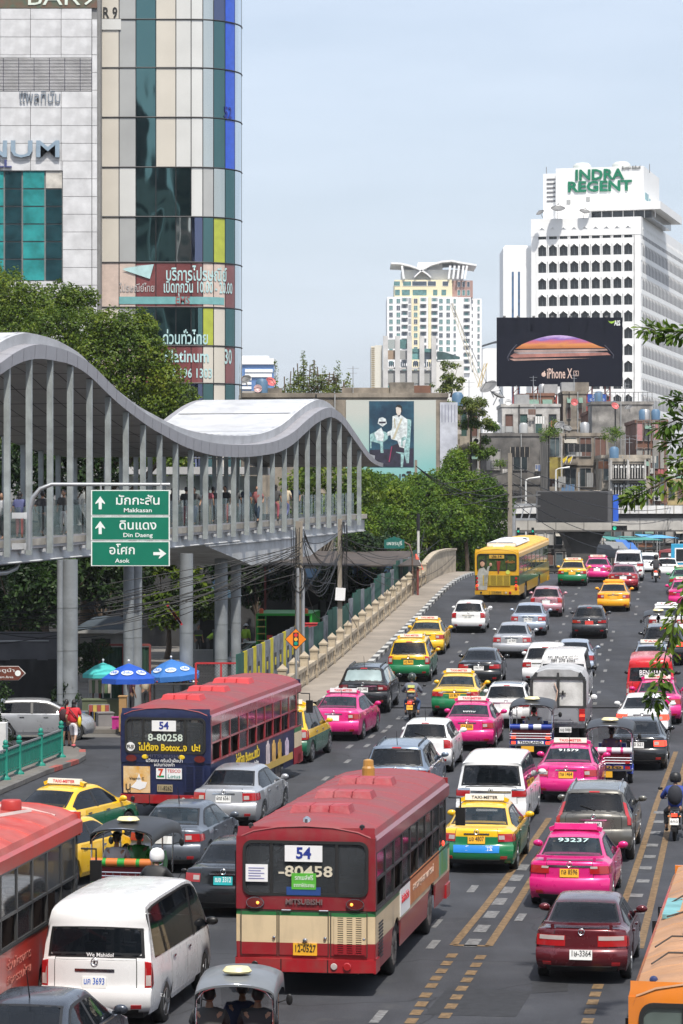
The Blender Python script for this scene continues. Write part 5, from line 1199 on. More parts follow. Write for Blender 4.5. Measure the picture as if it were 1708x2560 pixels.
for i,(px,py,w_,h_,cols,lab)in enumerate(((250,1716,.9,.55,7,'rail of striped cloths hanging below the teal umbrella'),(248,1790,.8,.9,5,'stacked drink boxes beside the stall table'),(225,1800,.7,.7,4,'basket stand behind the women in red'))):
 p=P(px,py,116.2 if i==0 else 112);o=thing('goods_rack',lab,'rack',(p.x,p.y,.13),group='goods by the umbrellas');zz=p.z-.13
 put('frame',MB().bar((-w_/2,0,0),(-w_/2,0,zz+h_/2),.04).bar((w_/2,0,0),(w_/2,0,zz+h_/2),.04).bar((-w_/2,0,zz+h_/2),(w_/2,0,zz+h_/2),.04),STEEL,o)
 for k in range(cols):put('cloth',MB().box(-w_/2+w_*k/cols+.01,-w_/2+w_*(k+1)/cols-.01,-.06,-.02,zz-h_/2,zz+h_/2-.02),plain('goods %d'%((k*3+i)%6),[(.45,.40,.33),(.30,.06,.05),(.08,.12,.25),(.10,.16,.08),(.5,.36,.08),(.06,.06,.06)][(k*3+i)%6],.8),o)
def crate(label,name,cat,loc,size,mat,rot=0,lid=None,group='stall goods and tables'):
 c=thing(name,label,cat,loc,(0,0,rot),group);x,y,z=size
 put('body',MB().box(-x/2,x/2,-y/2,y/2,0,z),mat,c)
 put('top',MB().box(-x/2-.03,x/2+.03,-y/2-.03,y/2+.03,z,z+.04),lid or mat,c);return c
def gp(px,py,z=.13):return flat([(px,py)],z)[0]
crate('green striped stall table under the royal blue umbrella','stall_table','table',gp(255,1800),(1.5,.8,.8),plain('striped cloth',(.10,.12,.07),.8))
crate('blue plastic tub standing by the stall table','plastic_tub','tub',gp(290,1800),(.5,.5,.7),plain('blue tub',(.02,.10,.35),.5))
crate('magenta cool box on the kerb by the stall','cool_box','box',gp(296,1822),(.45,.4,.42),plain('magenta plastic',(.45,.03,.22),.5))
crate('tall wooden crate rack at the left of the first city bus','crate_rack','rack',gp(308,1828),(.28,.5,1.3),plain('raw wood',(.34,.20,.08),.7))
crate('grey bundle heaped on the pavement by the stall legs','cloth_bundle','bundle',gp(262,1815),(.6,.5,.5),plain('grey cloth',(.2,.19,.19),.8),.3)
sr=thing('shoe_rack','low display rack of shoes under the paler blue umbrella','rack',gp(438,1770))
put('board',MB().box(-1.0,1.0,-.3,.3,1.0,1.06),plain('dark board',(.05,.05,.05),.7),sr)
for k in range(2):put('leg',MB().box(-.9+1.75*k,-.85+1.75*k,-.25,.25,0,1.0),BLACK,sr)
for k in range(14):
 put('shoe',cached(('stallshoe',),lambda:MB().ball((0,0,.05),(.05,.13,.05),8,5).mesh('shoe',60)),[WHITE,plain('red shoe',(.4,.03,.03),.5),BLACK,plain('blue shoe',(.05,.1,.3),.5)][k%4],sr,(-.9+.14*k,0,1.06),(0,0,.2*(k%3)))
person('man in black cap and dark red shirt with grey striped sleeve by the umbrella pole',gp(328,1790),R(-60),'stand',plain('maroon shirt',(.09,.03,.05),.8),clo[0],hat=('cap',BLACK),group='people at the street stalls')
person('vendor with black hair bent over the stall behind the first bus',gp(362,1780),R(40),'stand',clo[5],clo[0],group='people at the street stalls')
wr=flat([(184,1868)],.15)[0];RD=plain('red cotton',(.52,.02,.03),.75,var=.15)
bag=MB().ball((-.17,-.08,.98),(.10,.16,.20),10,7)
person('woman in red top and cropped white trousers with a yellow shoulder bag',wr,R(-8),'walk',RD,plain('white denim',(.72,.70,.74),.7),hair='long',legs='knee',group='women in red walking at the corner',shoes=plain('pink shoes',(.6,.12,.14),.5),extras=[('strap',MB().tube([(-.13,-.14,1.42),(.05,-.16,1.2),(.2,-.10,1.0)],.018,5).mesh('s',60),BLACK),('bag',MB().ball((.24,-.06,.92),(.07,.13,.2),10,7).mesh('bag',60),plain('yellow bag',(.65,.50,.03),.6))],scale=.97)
wl_=flat([(163,1868)],.15)[0]
person('woman in red top with black rucksack and bare legs beside the railing end',(wl_[0],wl_[1]+.5,.15),R(-12),'stand',RD,plain('denim shorts',(.06,.08,.14),.8),hair='tail',legs='short',group='women in red walking at the corner',extras=[('rucksack',MB().ball((-.05,-.20,1.16),(.17,.11,.24),10,7).mesh('bag',60),plain('dark rucksack',(.05,.02,.025),.8))],scale=.95)
fc=thing('mesh_fence','red framed chain-link fence with a red and white hazard board','fence',((490-CX)/F*113,113,.13));
RF=plain('red fence paint',(.42,.03,.035),.5);zt=H-(1658-CY)/F*113-.13
xs=[0,1.0,3.08]
for x in xs:put('post',MB().bar((x,0,0),(x,0,zt),.08),RF,fc)
put('rail',MB().bar((0,0,zt),(3.08,.0,zt),.07),RF,fc);put('rail',MB().bar((0,0,.5),(3.08,0,.5),.05),RF,fc)
m=MB()
for k in range(-12,30):
 a=.13*k;
 for s in(1,-1):
  p0=(a if s>0 else a+zt*.8,.5);p1=(a+zt*.8 if s>0 else a,zt)
  (x0,z0),(x1,z1)=p0,p1
  t0,t1=0,1
  if x1!=x0:
   ta,tb=sorted(((0-x0)/(x1-x0),(3.08-x0)/(x1-x0)));t0,t1=max(0,ta),min(1,tb)
  if t1>t0:m.bar((x0+(x1-x0)*t0,0,z0+(z1-z0)*t0),(x0+(x1-x0)*t1,0,z0+(z1-z0)*t1),.008)
put('wire_mesh',m,plain('rusty wire',(.10,.08,.07),.7,.3),fc)['kind']='stuff'
for k in range(5):put('hazard_board',MB().box(3.12,3.52,-.03,.0,.5+k*(zt-.5)/5,.5+(k+1)*(zt-.5)/5-.01),RF if k%2==0 else WHITE,fc)
GT=plain('bright green truck paint',(.02,.30,.03),.45,var=.2);tz=148
tr=thing('refuse_truck','bright green refuse truck with open dark tailgate, ladder and orange beacons','truck',((710-CX)/F*tz,tz,0),(0,0,R(-4)))
put('floor',MB().box(-1.35,1.35,0,5.5,.85,1.05),GT,tr)
for s in(-1,1):put('side_wall',MB().box(s*1.4-.06,s*1.4+.06,0,5.5,.85,3.1),GT,tr);put('wheel',wheel_meshes(.45,.3,6)[0],RUBBER,tr,(s*1.15,1.2,.45))
put('roof',MB().box(-1.46,1.46,0,5.5,3.0,3.12),GT,tr);put('bulkhead',MB().box(-1.35,1.35,3.0,3.1,1.0,3.0),BLACK,tr);put('hopper_lip',MB().box(-1.45,1.45,-.25,.02,.55,1.35),GT,tr)
text('กทม.',.3,BLACK,tr,(-.4,-.26,.95),fit=.7);put('cab',MB().box(-1.3,1.3,5.6,7.2,.6,2.8),GT,tr)
ld=put('ladder',MB().bar((-1.40,-.30,.7),(-1.40,-.30,3.0),.05).bar((-.92,-.30,.7),(-.92,-.30,3.0),.05),GT,tr)
for k in range(6):put('rung',MB().bar((-1.4,-.3,1.0+.36*k),(-.92,-.3,1.0+.36*k),.05),plain('yellow rung',(.5,.38,.1),.6),ld)
for s in(-1,.95):put('beacon',MB().lathe([(.12,0),(.12,.2),(.06,.26)],10,'z',(s*1.2,.2,3.12)),plain('orange beacon',(.6,.12,.04),.3),tr)
put('refuse_sack',MB().ball((.3,.7,1.4),(.32,.3,.5),8,6).mesh('sack',60),plain('grey sack',(.25,.25,.24),.8),tr);put('red_bucket',MB().lathe([(.12,0),(.16,.4)],10,'z',(-.72,-.3,1.6)),RF,tr)
HV=plain('lime work shirt',(.30,.50,.04),.7)
person('worker in lime shirt bending over a handcart behind the column',((520-CX)/F*158,158,.45),R(-70),'bend',HV,clo[6],group='street cleaners in the yard')
person('worker in dark uniform with lime stripes beside the bending one',((496-CX)/F*157,157,.45),R(-150),'stand',clo[6],clo[6],group='street cleaners in the yard',extras=[('stripe',MB().lathe([(.21,1.12),(.21,1.18)],12,'z',cap=False),HV),('stripe',MB().lathe([(.14,.30),(.14,.36)],12,'z',cap=False),HV)])
person('worker in lime shirt and grey sun hat by the parked silver car',((615-CX)/F*158,158,.45),R(-30),'stand',HV,clo[1],hat=('brim',clo[1]),sleeves='long',group='street cleaners in the yard')
hc=crate('small silver handcart of sacks beside the workers','handcart','cart',((505-CX)/F*154,154,0),(1.3,.8,.9),STEEL)
cb=thing('control_cabinet','dark grey roadside control cabinet with double doors between the columns','cabinet',((557-CX)/F*152,152,0));
put('case',MB().box(-.5,.5,-.3,.3,.15,2.0),plain('slate cabinet',(.085,.10,.105),.5),cb);put('cap',MB().box(-.55,.55,-.35,.35,2.0,2.1),plain('slate cabinet',(.085,.10,.105),.5),cb)
for s in(0,1):put('door',MB().box(-.47+.48*s,-.01+.46*s+.02,-.325,-.302,.25,1.9),plain('slate door',(.10,.115,.12),.5),cb)
# ------------------------ dim yard behind the footbridge
DK=grime('shade-darkened wall',(.055,.055,.055),(.012,.012,.012),.7,.4)  # shade of trees and footbridge put into the wall's dark colour
w1=tag(put('yard_wall',MB().box(-30,5.5,176,176.3,0,5.2),DK),'wall at the back of the yard, painted dark for shade, with faded graffiti','wall')
def graf(s,px,py,Y,size,mat):
 text(s,size,mat,w1,P(px,py,Y),fit=None,bold=.03)
GRA=plain('faded grey graffiti',(.13,.13,.13),.7);GRB=plain('faded blue graffiti',(.03,.07,.14),.7)
o=put('graffiti',MB().box(-.01,4.6,175.93,175.96,4.0,5.1),GRB,w1)
o=put('graffiti',MB().box(-8,-1.2,175.93,175.96,3.9,4.9),GRB,w1)
graf('CRO',830,1500,175.9,2.3,GRA);graf('RTZ',905,1437,175.85,1.6,BLACK)
def shed(label,px0,px1,ytop,ybot,Y,depth,wall,roof,over=.5):
 x0,x1=(px0-CX)/F*Y,(px1-CX)/F*Y;zt=H-(ytop-CY)/F*Y
 c=thing('market_shed',label,'shed',((x0+x1)/2,Y,0),group='sheds in the yard under the footbridge');w=(x1-x0)/2
 put('wall',MB().box(-w,w,0,depth,0,zt-.6),wall,c);put('roof',MB().add([(-w-over,-over,zt-.6),(w+over,-over,zt-.6),(w+over,depth+over,zt-.6),(-w-over,depth+over,zt-.6),(-w*.5,depth*.5,zt),(w*.5,depth*.5,zt)],[(0,1,5,4),(1,2,5),(2,3,4,5),(3,0,4)]),roof,c)
 put('eave',MB().box(-w-over,w+over,-over-.06,-over,zt-.72,zt-.55),plain('pale eave board',(.30,.30,.29),.7),c)
 put('doorway',MB().box(-w*.5,w*.3,-.05,-.01,0,zt-1.0),BLACK,c)
 return c
shed('low hut with dark slate-blue hipped roof behind the left column',200,318,1545,1620,138,5,plain('pale hut wall',(.20,.20,.19),.8),grime('slate blue roof',(.055,.075,.095),amount=.4))
shed('white walled shop with pale blue tin roof between the columns',475,575,1470,1640,163,5,plain('white shop wall',(.36,.37,.36),.8),grime('pale blue tin',(.22,.36,.42),amount=.3))
shed('brown food kiosk with grey awning behind the hoarding',790,880,1560,1620,150,3,plain('tan kiosk wall',(.25,.17,.11),.8),grime('grey awning',(.22,.22,.22),amount=.4))
kb=crate('red kiosk counter beyond the hoarding','kiosk_counter','counter',((800-CX)/F*140,140,1.5),(1.9,1.0,1.4),RF)
put('stand',MB().box(-.9,.9,-.4,.4,-1.5,0),BLACK,kb)
cf=thing('corrugated_fence','dark green corrugated fence with rusty red posts behind the umbrellas','fence',((250-CX)/F*120,120,0));zt=H-(1612-CY)/F*120
xw=120/F
for k in range(11):
 x=k*.19
 put('sheet',MB().grid([[(x+.19*j/4,.03*math.sin(j*math.pi/2),z)for j in range(5)]for z in(0,zt-.1)]).mesh('sheet',60),grime('dark green tin',(.012,.06,.035),amount=.4,scale=1.2),cf)
for x in(0,1.0,2.12):put('post',MB().bar((x,-.06,0),(x,-.06,zt),.09),plain('rust red post',(.16,.035,.03),.7),cf)
put('rail',MB().bar((0,-.05,zt),(2.12,-.05,zt),.09),plain('rust red post',(.16,.035,.03),.7),cf)
tp=thing('tarpaulin_stall','closed stall under grey sheeting and a black tarpaulin left of the round column','stall',((70-CX)/F*119,119,0))
put('grey_sheet',MB().grid([[(-1.8+.4*i,.15*math.sin(i*1.3+z),z)for i in range(9)]for z in(2.2,2.8,3.4)]).mesh('s',60),plain('grey sheeting',(.10,.10,.11),.7),tp)
put('black_tarpaulin',MB().grid([[(-1.8+.4*i,-.1+.2*math.sin(i*1.7+z*2),z)for i in range(9)]for z in(0,.8,1.6,2.25)]).mesh('s',60),plain('black tarpaulin',(.012,.012,.014),.45),tp)
put('awning_pole',MB().tube([(-1.8,-.25,3.0),(.9,-.25,3.02)],.035,6),STEEL,tp)
fl=thing('flag','small red, white and blue flag hanging by the column','flag',P(432,1530,120));
for k,cm in enumerate(((.35,.02,.03),(.6,.6,.6),(.03,.04,.2),(.6,.6,.6),(.35,.02,.03))):put('stripe',MB().obox((-.02+.05*k,0,0-.06*k),(.09,.02,.75),(0,R(-35),0)),plain('flag %d'%k,cm,.8),fl)
wh=tag(put('white_block',MB().box(-.6,.6,-.3,.3,0,1.3),plain('white concrete block',(.55,.55,.54),.8)),'pale concrete block beneath the hedge by the railing','block');wh.location=flat([(-28,1905)],.15)[0]
# ------------------------ the glass and white panelled tower
def frame_box(w,h,t=.08,d=.12):
 return cached(('fb',round(w,3),round(h,3),t,d),lambda:MB().box(-w/2-t,w/2+t,-d,0,h,h+t).box(-w/2-t,w/2+t,-d,0,-t,0).box(-w/2-t,-w/2,-d,0,0,h).box(w/2,w/2+t,-d,0,0,h).mesh())
def pane_box(w,h):return cached(('pb',round(w,3),round(h,3)),lambda:MB().box(-w/2,w/2,-.03,-.0,0,h).mesh())
def window(par,x,y,z,w,h,fm,pm,t=.08,d=.12,rot=None,mull=0):
 o=put('window',frame_box(w,h,t,d),fm,par,(x,y,z),rot);put('pane',pane_box(w,h),pm,o,(0,-.01,0))
 if mull:put('mullion',cached(('ml',round(h,3)),lambda:MB().box(-.03,.03,-.07,-.03,0,h).mesh()),fm,o)
 return o
YT=215.0;ST=F/YT
tX=lambda px:(px-CX)/ST;tZ=lambda py:H-(py-CY)/ST
CLAD=grime('white cladding panel',(.66,.66,.67),(.40,.39,.38),.22,.35,.45,streak=.12);JT=plain('panel joint',(.20,.20,.20),.8)
tw=thing('tower','tall shopping tower with white panelled wall and rounded glass corner behind the trees','building',(0,YT,0))
put('core',MB().box(tX(-260),tX(243)-.02,.12,22,0,56),JT,tw);put('core',MB().box(tX(246),-9.3,5.2,24,0,56),plain('tower core',(.25,.27,.28),.6),tw)
put('reveal',MB().box(tX(243)-.02,tX(250),.4,5.0,0,56),plain('grey reveal',(.20,.20,.20),.6),tw)
cw=76.5/ST;rh=44.3/ST
def overlaps(x0,x1,z0,z1,X0,X1,Z0,Z1):return x0<X1-.02 and x1>X0+.02 and z0<Z1-.02 and z1>Z0+.02
lv=(tX(-260),tX(230),tZ(228),tZ(145));gw=(tX(-260),tX(157),tZ(702),tZ(427));bn=(tX(-260),tX(243),tZ(21),60)
pm_=cached(('clad',),lambda:MB().box(0,cw-.035,-.09,.10,0,rh-.035).mesh())
for i in range(-3,4):
 x0=tX(1)+i*cw
 if i==3:continue
 for j in range(-2,22):
  z0=tZ(48)-(j+1)*rh+rh*.0
  if z0<14:continue
  if overlaps(x0,x0+cw,z0,z0+rh,*lv)or overlaps(x0,x0+cw,z0,z0+rh,*gw)or overlaps(x0,x0+cw,z0,z0+rh,*bn):
   zz0,zz1=z0,z0+rh
   xr=x0+cw-.035
   for(X0,X1,Z0,Z1)in(lv,gw,bn):
    if overlaps(x0,x0+cw,zz0,zz1,X0,X1,Z0,Z1):
     if xr>X1+.1:put('cladding_panel',MB().box(X1+.02,xr,-.09,.1,z0,z0+rh-.035),CLAD,tw);xr=X1-.01
     if zz1>Z1+.05:zz0=Z1+.02
     elif zz0<Z0-.05:zz1=Z0-.02
     else:zz0=zz1
   if zz1-zz0>.1:put('cladding_panel',MB().box(x0,xr,-.09,.1,zz0,zz1-.02),CLAD,tw)
   continue
  put('cladding_panel',pm_,CLAD,tw,(x0,0,z0))
for j in range(-2,22):
 z0=tZ(48)-(j+1)*rh
 if z0>14 and z0<tZ(60):put('cladding_panel',MB().box(tX(231)+.0,tX(243),-.09,.1,z0,z0+rh-.035),CLAD,tw)
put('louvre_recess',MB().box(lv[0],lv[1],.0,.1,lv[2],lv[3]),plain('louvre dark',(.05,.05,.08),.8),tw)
n=23;x=lv[0];k=0
while x<lv[1]-.1:
 x1=min(x+38.4/ST,lv[1]);m=MB()
 for i in range(n):zz=lv[2]+(lv[3]-lv[2])*(i+.5)/n;m.obox(((x+x1)/2,-.03,zz),(x1-x-.05,.10,.028),(R(-22),0,0))
 o=put('louvre',m,CLAD,tw);o['kind']='stuff';x=x1
def mirror(name,col,wave=.2):
 m,t,b=nodes(name);v=coords(t,(1,1,.55));b.inputs['Base Color'].default_value=(*col,1);b.inputs['Metallic'].default_value=1;b.inputs['Roughness'].default_value=.03
 bp=N(t,'ShaderNodeBump');bp.inputs['Strength'].default_value=wave;bp.inputs['Distance'].default_value=.12
 t.links.new(noise_tex(t,v,.42,1.2),bp.inputs['Height']);t.links.new(bp.outputs[0],b.inputs['Normal']);return m
OLD0=plain('grey reflected block',(.16,.16,.15),.8);WALL0=plain('pale reflected block',(.55,.53,.48),.8)
TEAL=glass('teal glass',(.03,.24,.24),.06,spec=.9,wave=.06);DTEAL=glass('dark teal glass',(.012,.045,.055),.05,spec=.9,wave=.06);SKYG=glass('pale mirrored glass',(.55,.52,.47),.08,spec=.9,wave=.1)
cols=[(-260,-200),(-200,-150),(-150,-100),(-100,-42),(-42,11),(11,56),(56,113),(113,157)]
rows_=[427,472,516,560,604,648,702]
for ci,(a,b)in enumerate(cols):
 for ri in range(6):
  mt=(DTEAL if ci%2 else TEAL)if not(ci==7 and ri==0)else SKYG
  put('glass_pane',MB().box(tX(a)+.06,tX(b)-.06,.02,.06,tZ(rows_[ri+1])+.05,tZ(rows_[ri])-.05),mt,tw)
for i,(x0,x1,y,h,mt)in enumerate(((-75,-42,-70,100,OLD0),(-41,-31,-52,66,WALL0),(-30.5,-22,-66,112,OLD0),(-21,14,-80,74,WALL0),(15,60,-75,52,OLD0))):  # unseen blocks added behind the camera for the tower glass to reflect
 b_=thing('reflected_building',('grey tower','white shop block with a pointed roof','dark banded tower','white mall block','long grey block')[i]+' added behind the viewer for the tower reflections','building',((x0+x1)/2,y,0),group='unseen buildings added behind the viewer');w=(x1-x0)/2
 put('wall',MB().box(-w,w,-15,0,0,h),mt,b_);put('roof',MB().add([(-w,-15,h),(w,-15,h),(w,0,h),(-w,0,h),(0,-7,h+(14 if i==1 else 3))],[(0,1,4),(1,2,4),(2,3,4),(3,0,4)]),plain('dark roof slate',(.05,.055,.06),.6),b_)
 for k in range(int(h/4.2)):put('window_band',MB().box(-w+1,w-1,-.02,.05,2+4.2*k,4+4.2*k),plain('reflected window band',(.02,.06,.065),.2),b_)
put('banner',MB().box(bn[0],tX(243),-.04,.1,tZ(20),tZ(20)+5),grime('leafy banner print',(.05,.11,.07),(.22,.05,.04),.55,.8,.5,col2=(.10,.09,.05)),tw)
SL=plain('silver letter face',(.30,.39,.47),.35,.35);SLD=plain('dark grey letter',(.20,.23,.27),.5,.2)
text('BAR9',1.75,plain('pale banner letter',(.62,.68,.60),.5),tw,(tX(152),-.08,tZ(2)+.2),fit=5.0,bold=.0,ext=.02)
text('PLATINUM',1.8,SL,tw,(tX(150)-6.2,-.25,tZ(376)),fit=12.4,bold=.012,ext=.12)
text('FASHION MALL',.8,plain('navy letter',(.05,.06,.18),.5),tw,(tX(29)-4.2,-.2,tZ(411)),fit=8.4,bold=.02,ext=.08)
text('แพลทินัม',1.15,SLD,tw,(tX(101),-.2,tZ(245)),fit=3.05,bold=0,ext=.04);text('เดอะ',.45,SLD,tw,(tX(60),-.2,tZ(233)),fit=.65,ext=.06)
def gpt(px):
 if px<=478:return Vector((tX(px)*217/215,2.0,0))
 r=3.75;x0=tX(478)*217/215
 return None
r_=3.75;xa=tX(478)*217/215
th=[0,.24,.47,.75,1.06,1.45,2.0]
plan=[Vector((tX(p)*217/215,2.0,0))for p in(250,298,340,390,440,478)]+[Vector((xa+r_*math.sin(a),2.0+r_*(1-math.cos(a)),0))for a in th[1:]]
def pane_strip(i):
 if i<5:return[plan[i],plan[i+1]]
 a0,a1=th[i-5],th[i-4];return[Vector((xa+r_*math.sin(a0+(a1-a0)*k/4),2.0+r_*(1-math.cos(a0+(a1-a0)*k/4)),0))for k in range(5)]
zr=[55.0,49.8,tZ(37),tZ(159),tZ(284),tZ(410),tZ(535),tZ(650),tZ(763),tZ(860),tZ(955),12.5,7.0,0]
BEI=plain('cream painted reflection',(.56,.52,.45),.12,coat=.4,var=.05,vs=.4);GWH=plain('white painted reflection',(.58,.58,.56),.12,coat=.4,var=.05,vs=.4);GGR=plain('grey painted reflection and fittings',(.36,.365,.36),.15,coat=.4,var=.08,vs=.4)  # reflected cream, white and grey of the tower glass painted as base colours
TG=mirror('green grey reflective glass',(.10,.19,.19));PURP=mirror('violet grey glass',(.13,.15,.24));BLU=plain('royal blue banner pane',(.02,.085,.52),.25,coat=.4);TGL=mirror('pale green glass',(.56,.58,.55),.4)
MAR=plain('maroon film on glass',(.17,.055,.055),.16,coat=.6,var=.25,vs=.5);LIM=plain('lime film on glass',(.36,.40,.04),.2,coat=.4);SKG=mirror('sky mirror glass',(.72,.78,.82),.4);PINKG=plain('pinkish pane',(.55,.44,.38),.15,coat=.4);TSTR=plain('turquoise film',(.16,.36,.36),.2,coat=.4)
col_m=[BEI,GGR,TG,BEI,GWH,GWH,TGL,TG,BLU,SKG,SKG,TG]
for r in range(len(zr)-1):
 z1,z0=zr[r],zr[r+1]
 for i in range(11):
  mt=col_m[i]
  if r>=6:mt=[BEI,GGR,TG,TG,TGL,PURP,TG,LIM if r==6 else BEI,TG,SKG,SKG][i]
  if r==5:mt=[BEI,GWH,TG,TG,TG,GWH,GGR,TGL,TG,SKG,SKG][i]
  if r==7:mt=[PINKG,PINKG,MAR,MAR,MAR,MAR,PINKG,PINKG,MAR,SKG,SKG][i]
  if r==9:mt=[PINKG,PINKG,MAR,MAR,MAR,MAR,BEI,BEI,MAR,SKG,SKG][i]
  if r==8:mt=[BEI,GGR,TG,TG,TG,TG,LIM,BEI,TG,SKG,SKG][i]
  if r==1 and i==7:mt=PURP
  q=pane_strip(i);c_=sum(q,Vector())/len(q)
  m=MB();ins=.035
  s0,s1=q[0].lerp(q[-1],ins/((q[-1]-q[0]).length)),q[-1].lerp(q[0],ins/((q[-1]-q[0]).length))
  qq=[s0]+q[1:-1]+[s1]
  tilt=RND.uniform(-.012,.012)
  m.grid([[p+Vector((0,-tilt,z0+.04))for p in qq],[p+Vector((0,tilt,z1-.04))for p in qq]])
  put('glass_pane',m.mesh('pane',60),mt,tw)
put('mullion_wall',MB().grid([[p+Vector((0,.06,z))for i in range(11)for p in pane_strip(i)]for z in(0,55)]).mesh('back',60),plain('dark mullion',(.015,.015,.018),.5),tw)
m=MB()
for z in zr[1:-1]:m.tube([p+Vector((0,-.03,z))for i in range(11)for p in pane_strip(i)],.055,5)
put('storey_band',m.mesh('band',60),plain('dark mullion',(.015,.015,.018),.5),tw)['kind']='stuff'
put('glass_pane',MB().box(tX(250),tX(298),1.9,1.95,tZ(37)-.8,tZ(37)+.0),GWH,tw)
acc=[0];flatp=[p for i in range(11)for p in pane_strip(i)]
ded=[flatp[0]]+[p for a,p in zip(flatp,flatp[1:])if(p-a).length>1e-4]
for a,p in zip(ded,ded[1:]):acc.append(acc[-1]+(p-a).length)
def on_plan(s):
 for k in range(len(acc)-1):
  if s<=acc[k+1]:t=(s-acc[k])/(acc[k+1]-acc[k]);d=(ded[k+1]-ded[k]).normalized();return ded[k].lerp(ded[k+1],t),Vector((d.y,-d.x,0))
 return ded[-1],Vector((1,0,0))
def s_of(px):
 b=min(range(400),key=lambda k:abs((on_plan(acc[-1]*k/400)[0].x)*F/(YT+on_plan(acc[-1]*k/400)[0].y)+CX-px));return acc[-1]*b/400
def curved_text(st,size,px0,px1,py,mat,name='lettering'):
 me=text_mesh(st,size,0.0,.015).copy();xs=[v.co.x for v in me.vertices]
 if not xs:return
 a,b=min(xs),max(xs);s0,s1=s_of(px0),s_of(px1);z=tZ(py)
 for v in me.vertices:
  p,nn=on_plan(s0+(v.co.x-a)/(b-a)*(s1-s0));q=p+nn*.05;v.co=(q.x,q.y,z+v.co.y)
 put(name,me,mat,tw)
LT=plain('pale turquoise lettering',(.40,.58,.58),.4)
curved_text('บริการไปรษณีย์',1.35,416,566,682,LT);curved_text('เปิดทุกวัน 10.00 - 20.00',1.2,410,580,714,LT);curved_text('ด่วนทั่วไทย',1.3,408,520,843,LT);curved_text('Platinum',1.35,412,522,888,LT);curved_text('02 196 1303',1.0,418,530,931,LT);curved_text('30',1.6,561,578,888,LT)
curved_text('R 9',1.2,258,294,22,INK);curved_text('EMS',.8,440,475,747,plain('red film letters',(.25,.1,.1),.5));curved_text('ไปรษณีย์ไทย',.8,298,386,716,plain('grey film letters',(.35,.33,.32),.5));curved_text('52',1.2,560,578,268,plain('navy lettering',(.02,.03,.2),.5))
for s0,s1,py in((298,560,746),):
 sA,sB=s_of(s0),s_of(s1)
 put('film_stripe',MB().grid([[on_plan(sA+(sB-sA)*k/14)[0]+on_plan(sA+(sB-sA)*k/14)[1]*.03+Vector((0,0,tZ(py)+d))for k in range(15)]for d in(-.28,.28)]).mesh('stripe',60),TSTR,tw)
sA,sB=s_of(300),s_of(400)
for k in range(3):
 put('wing_mark',MB().add([on_plan(sA+.2)[0]+Vector((0,-.05-.03*k,tZ(662)-.1*k)),on_plan(sA+2.6)[0]+Vector((0,-.05-.03*k,tZ(660)+.15)),on_plan(sA+1.6+.35*k)[0]+Vector((0,-.05-.03*k,tZ(692)+.5*(2-k)))],[(0,1,2)]),LT,tw)
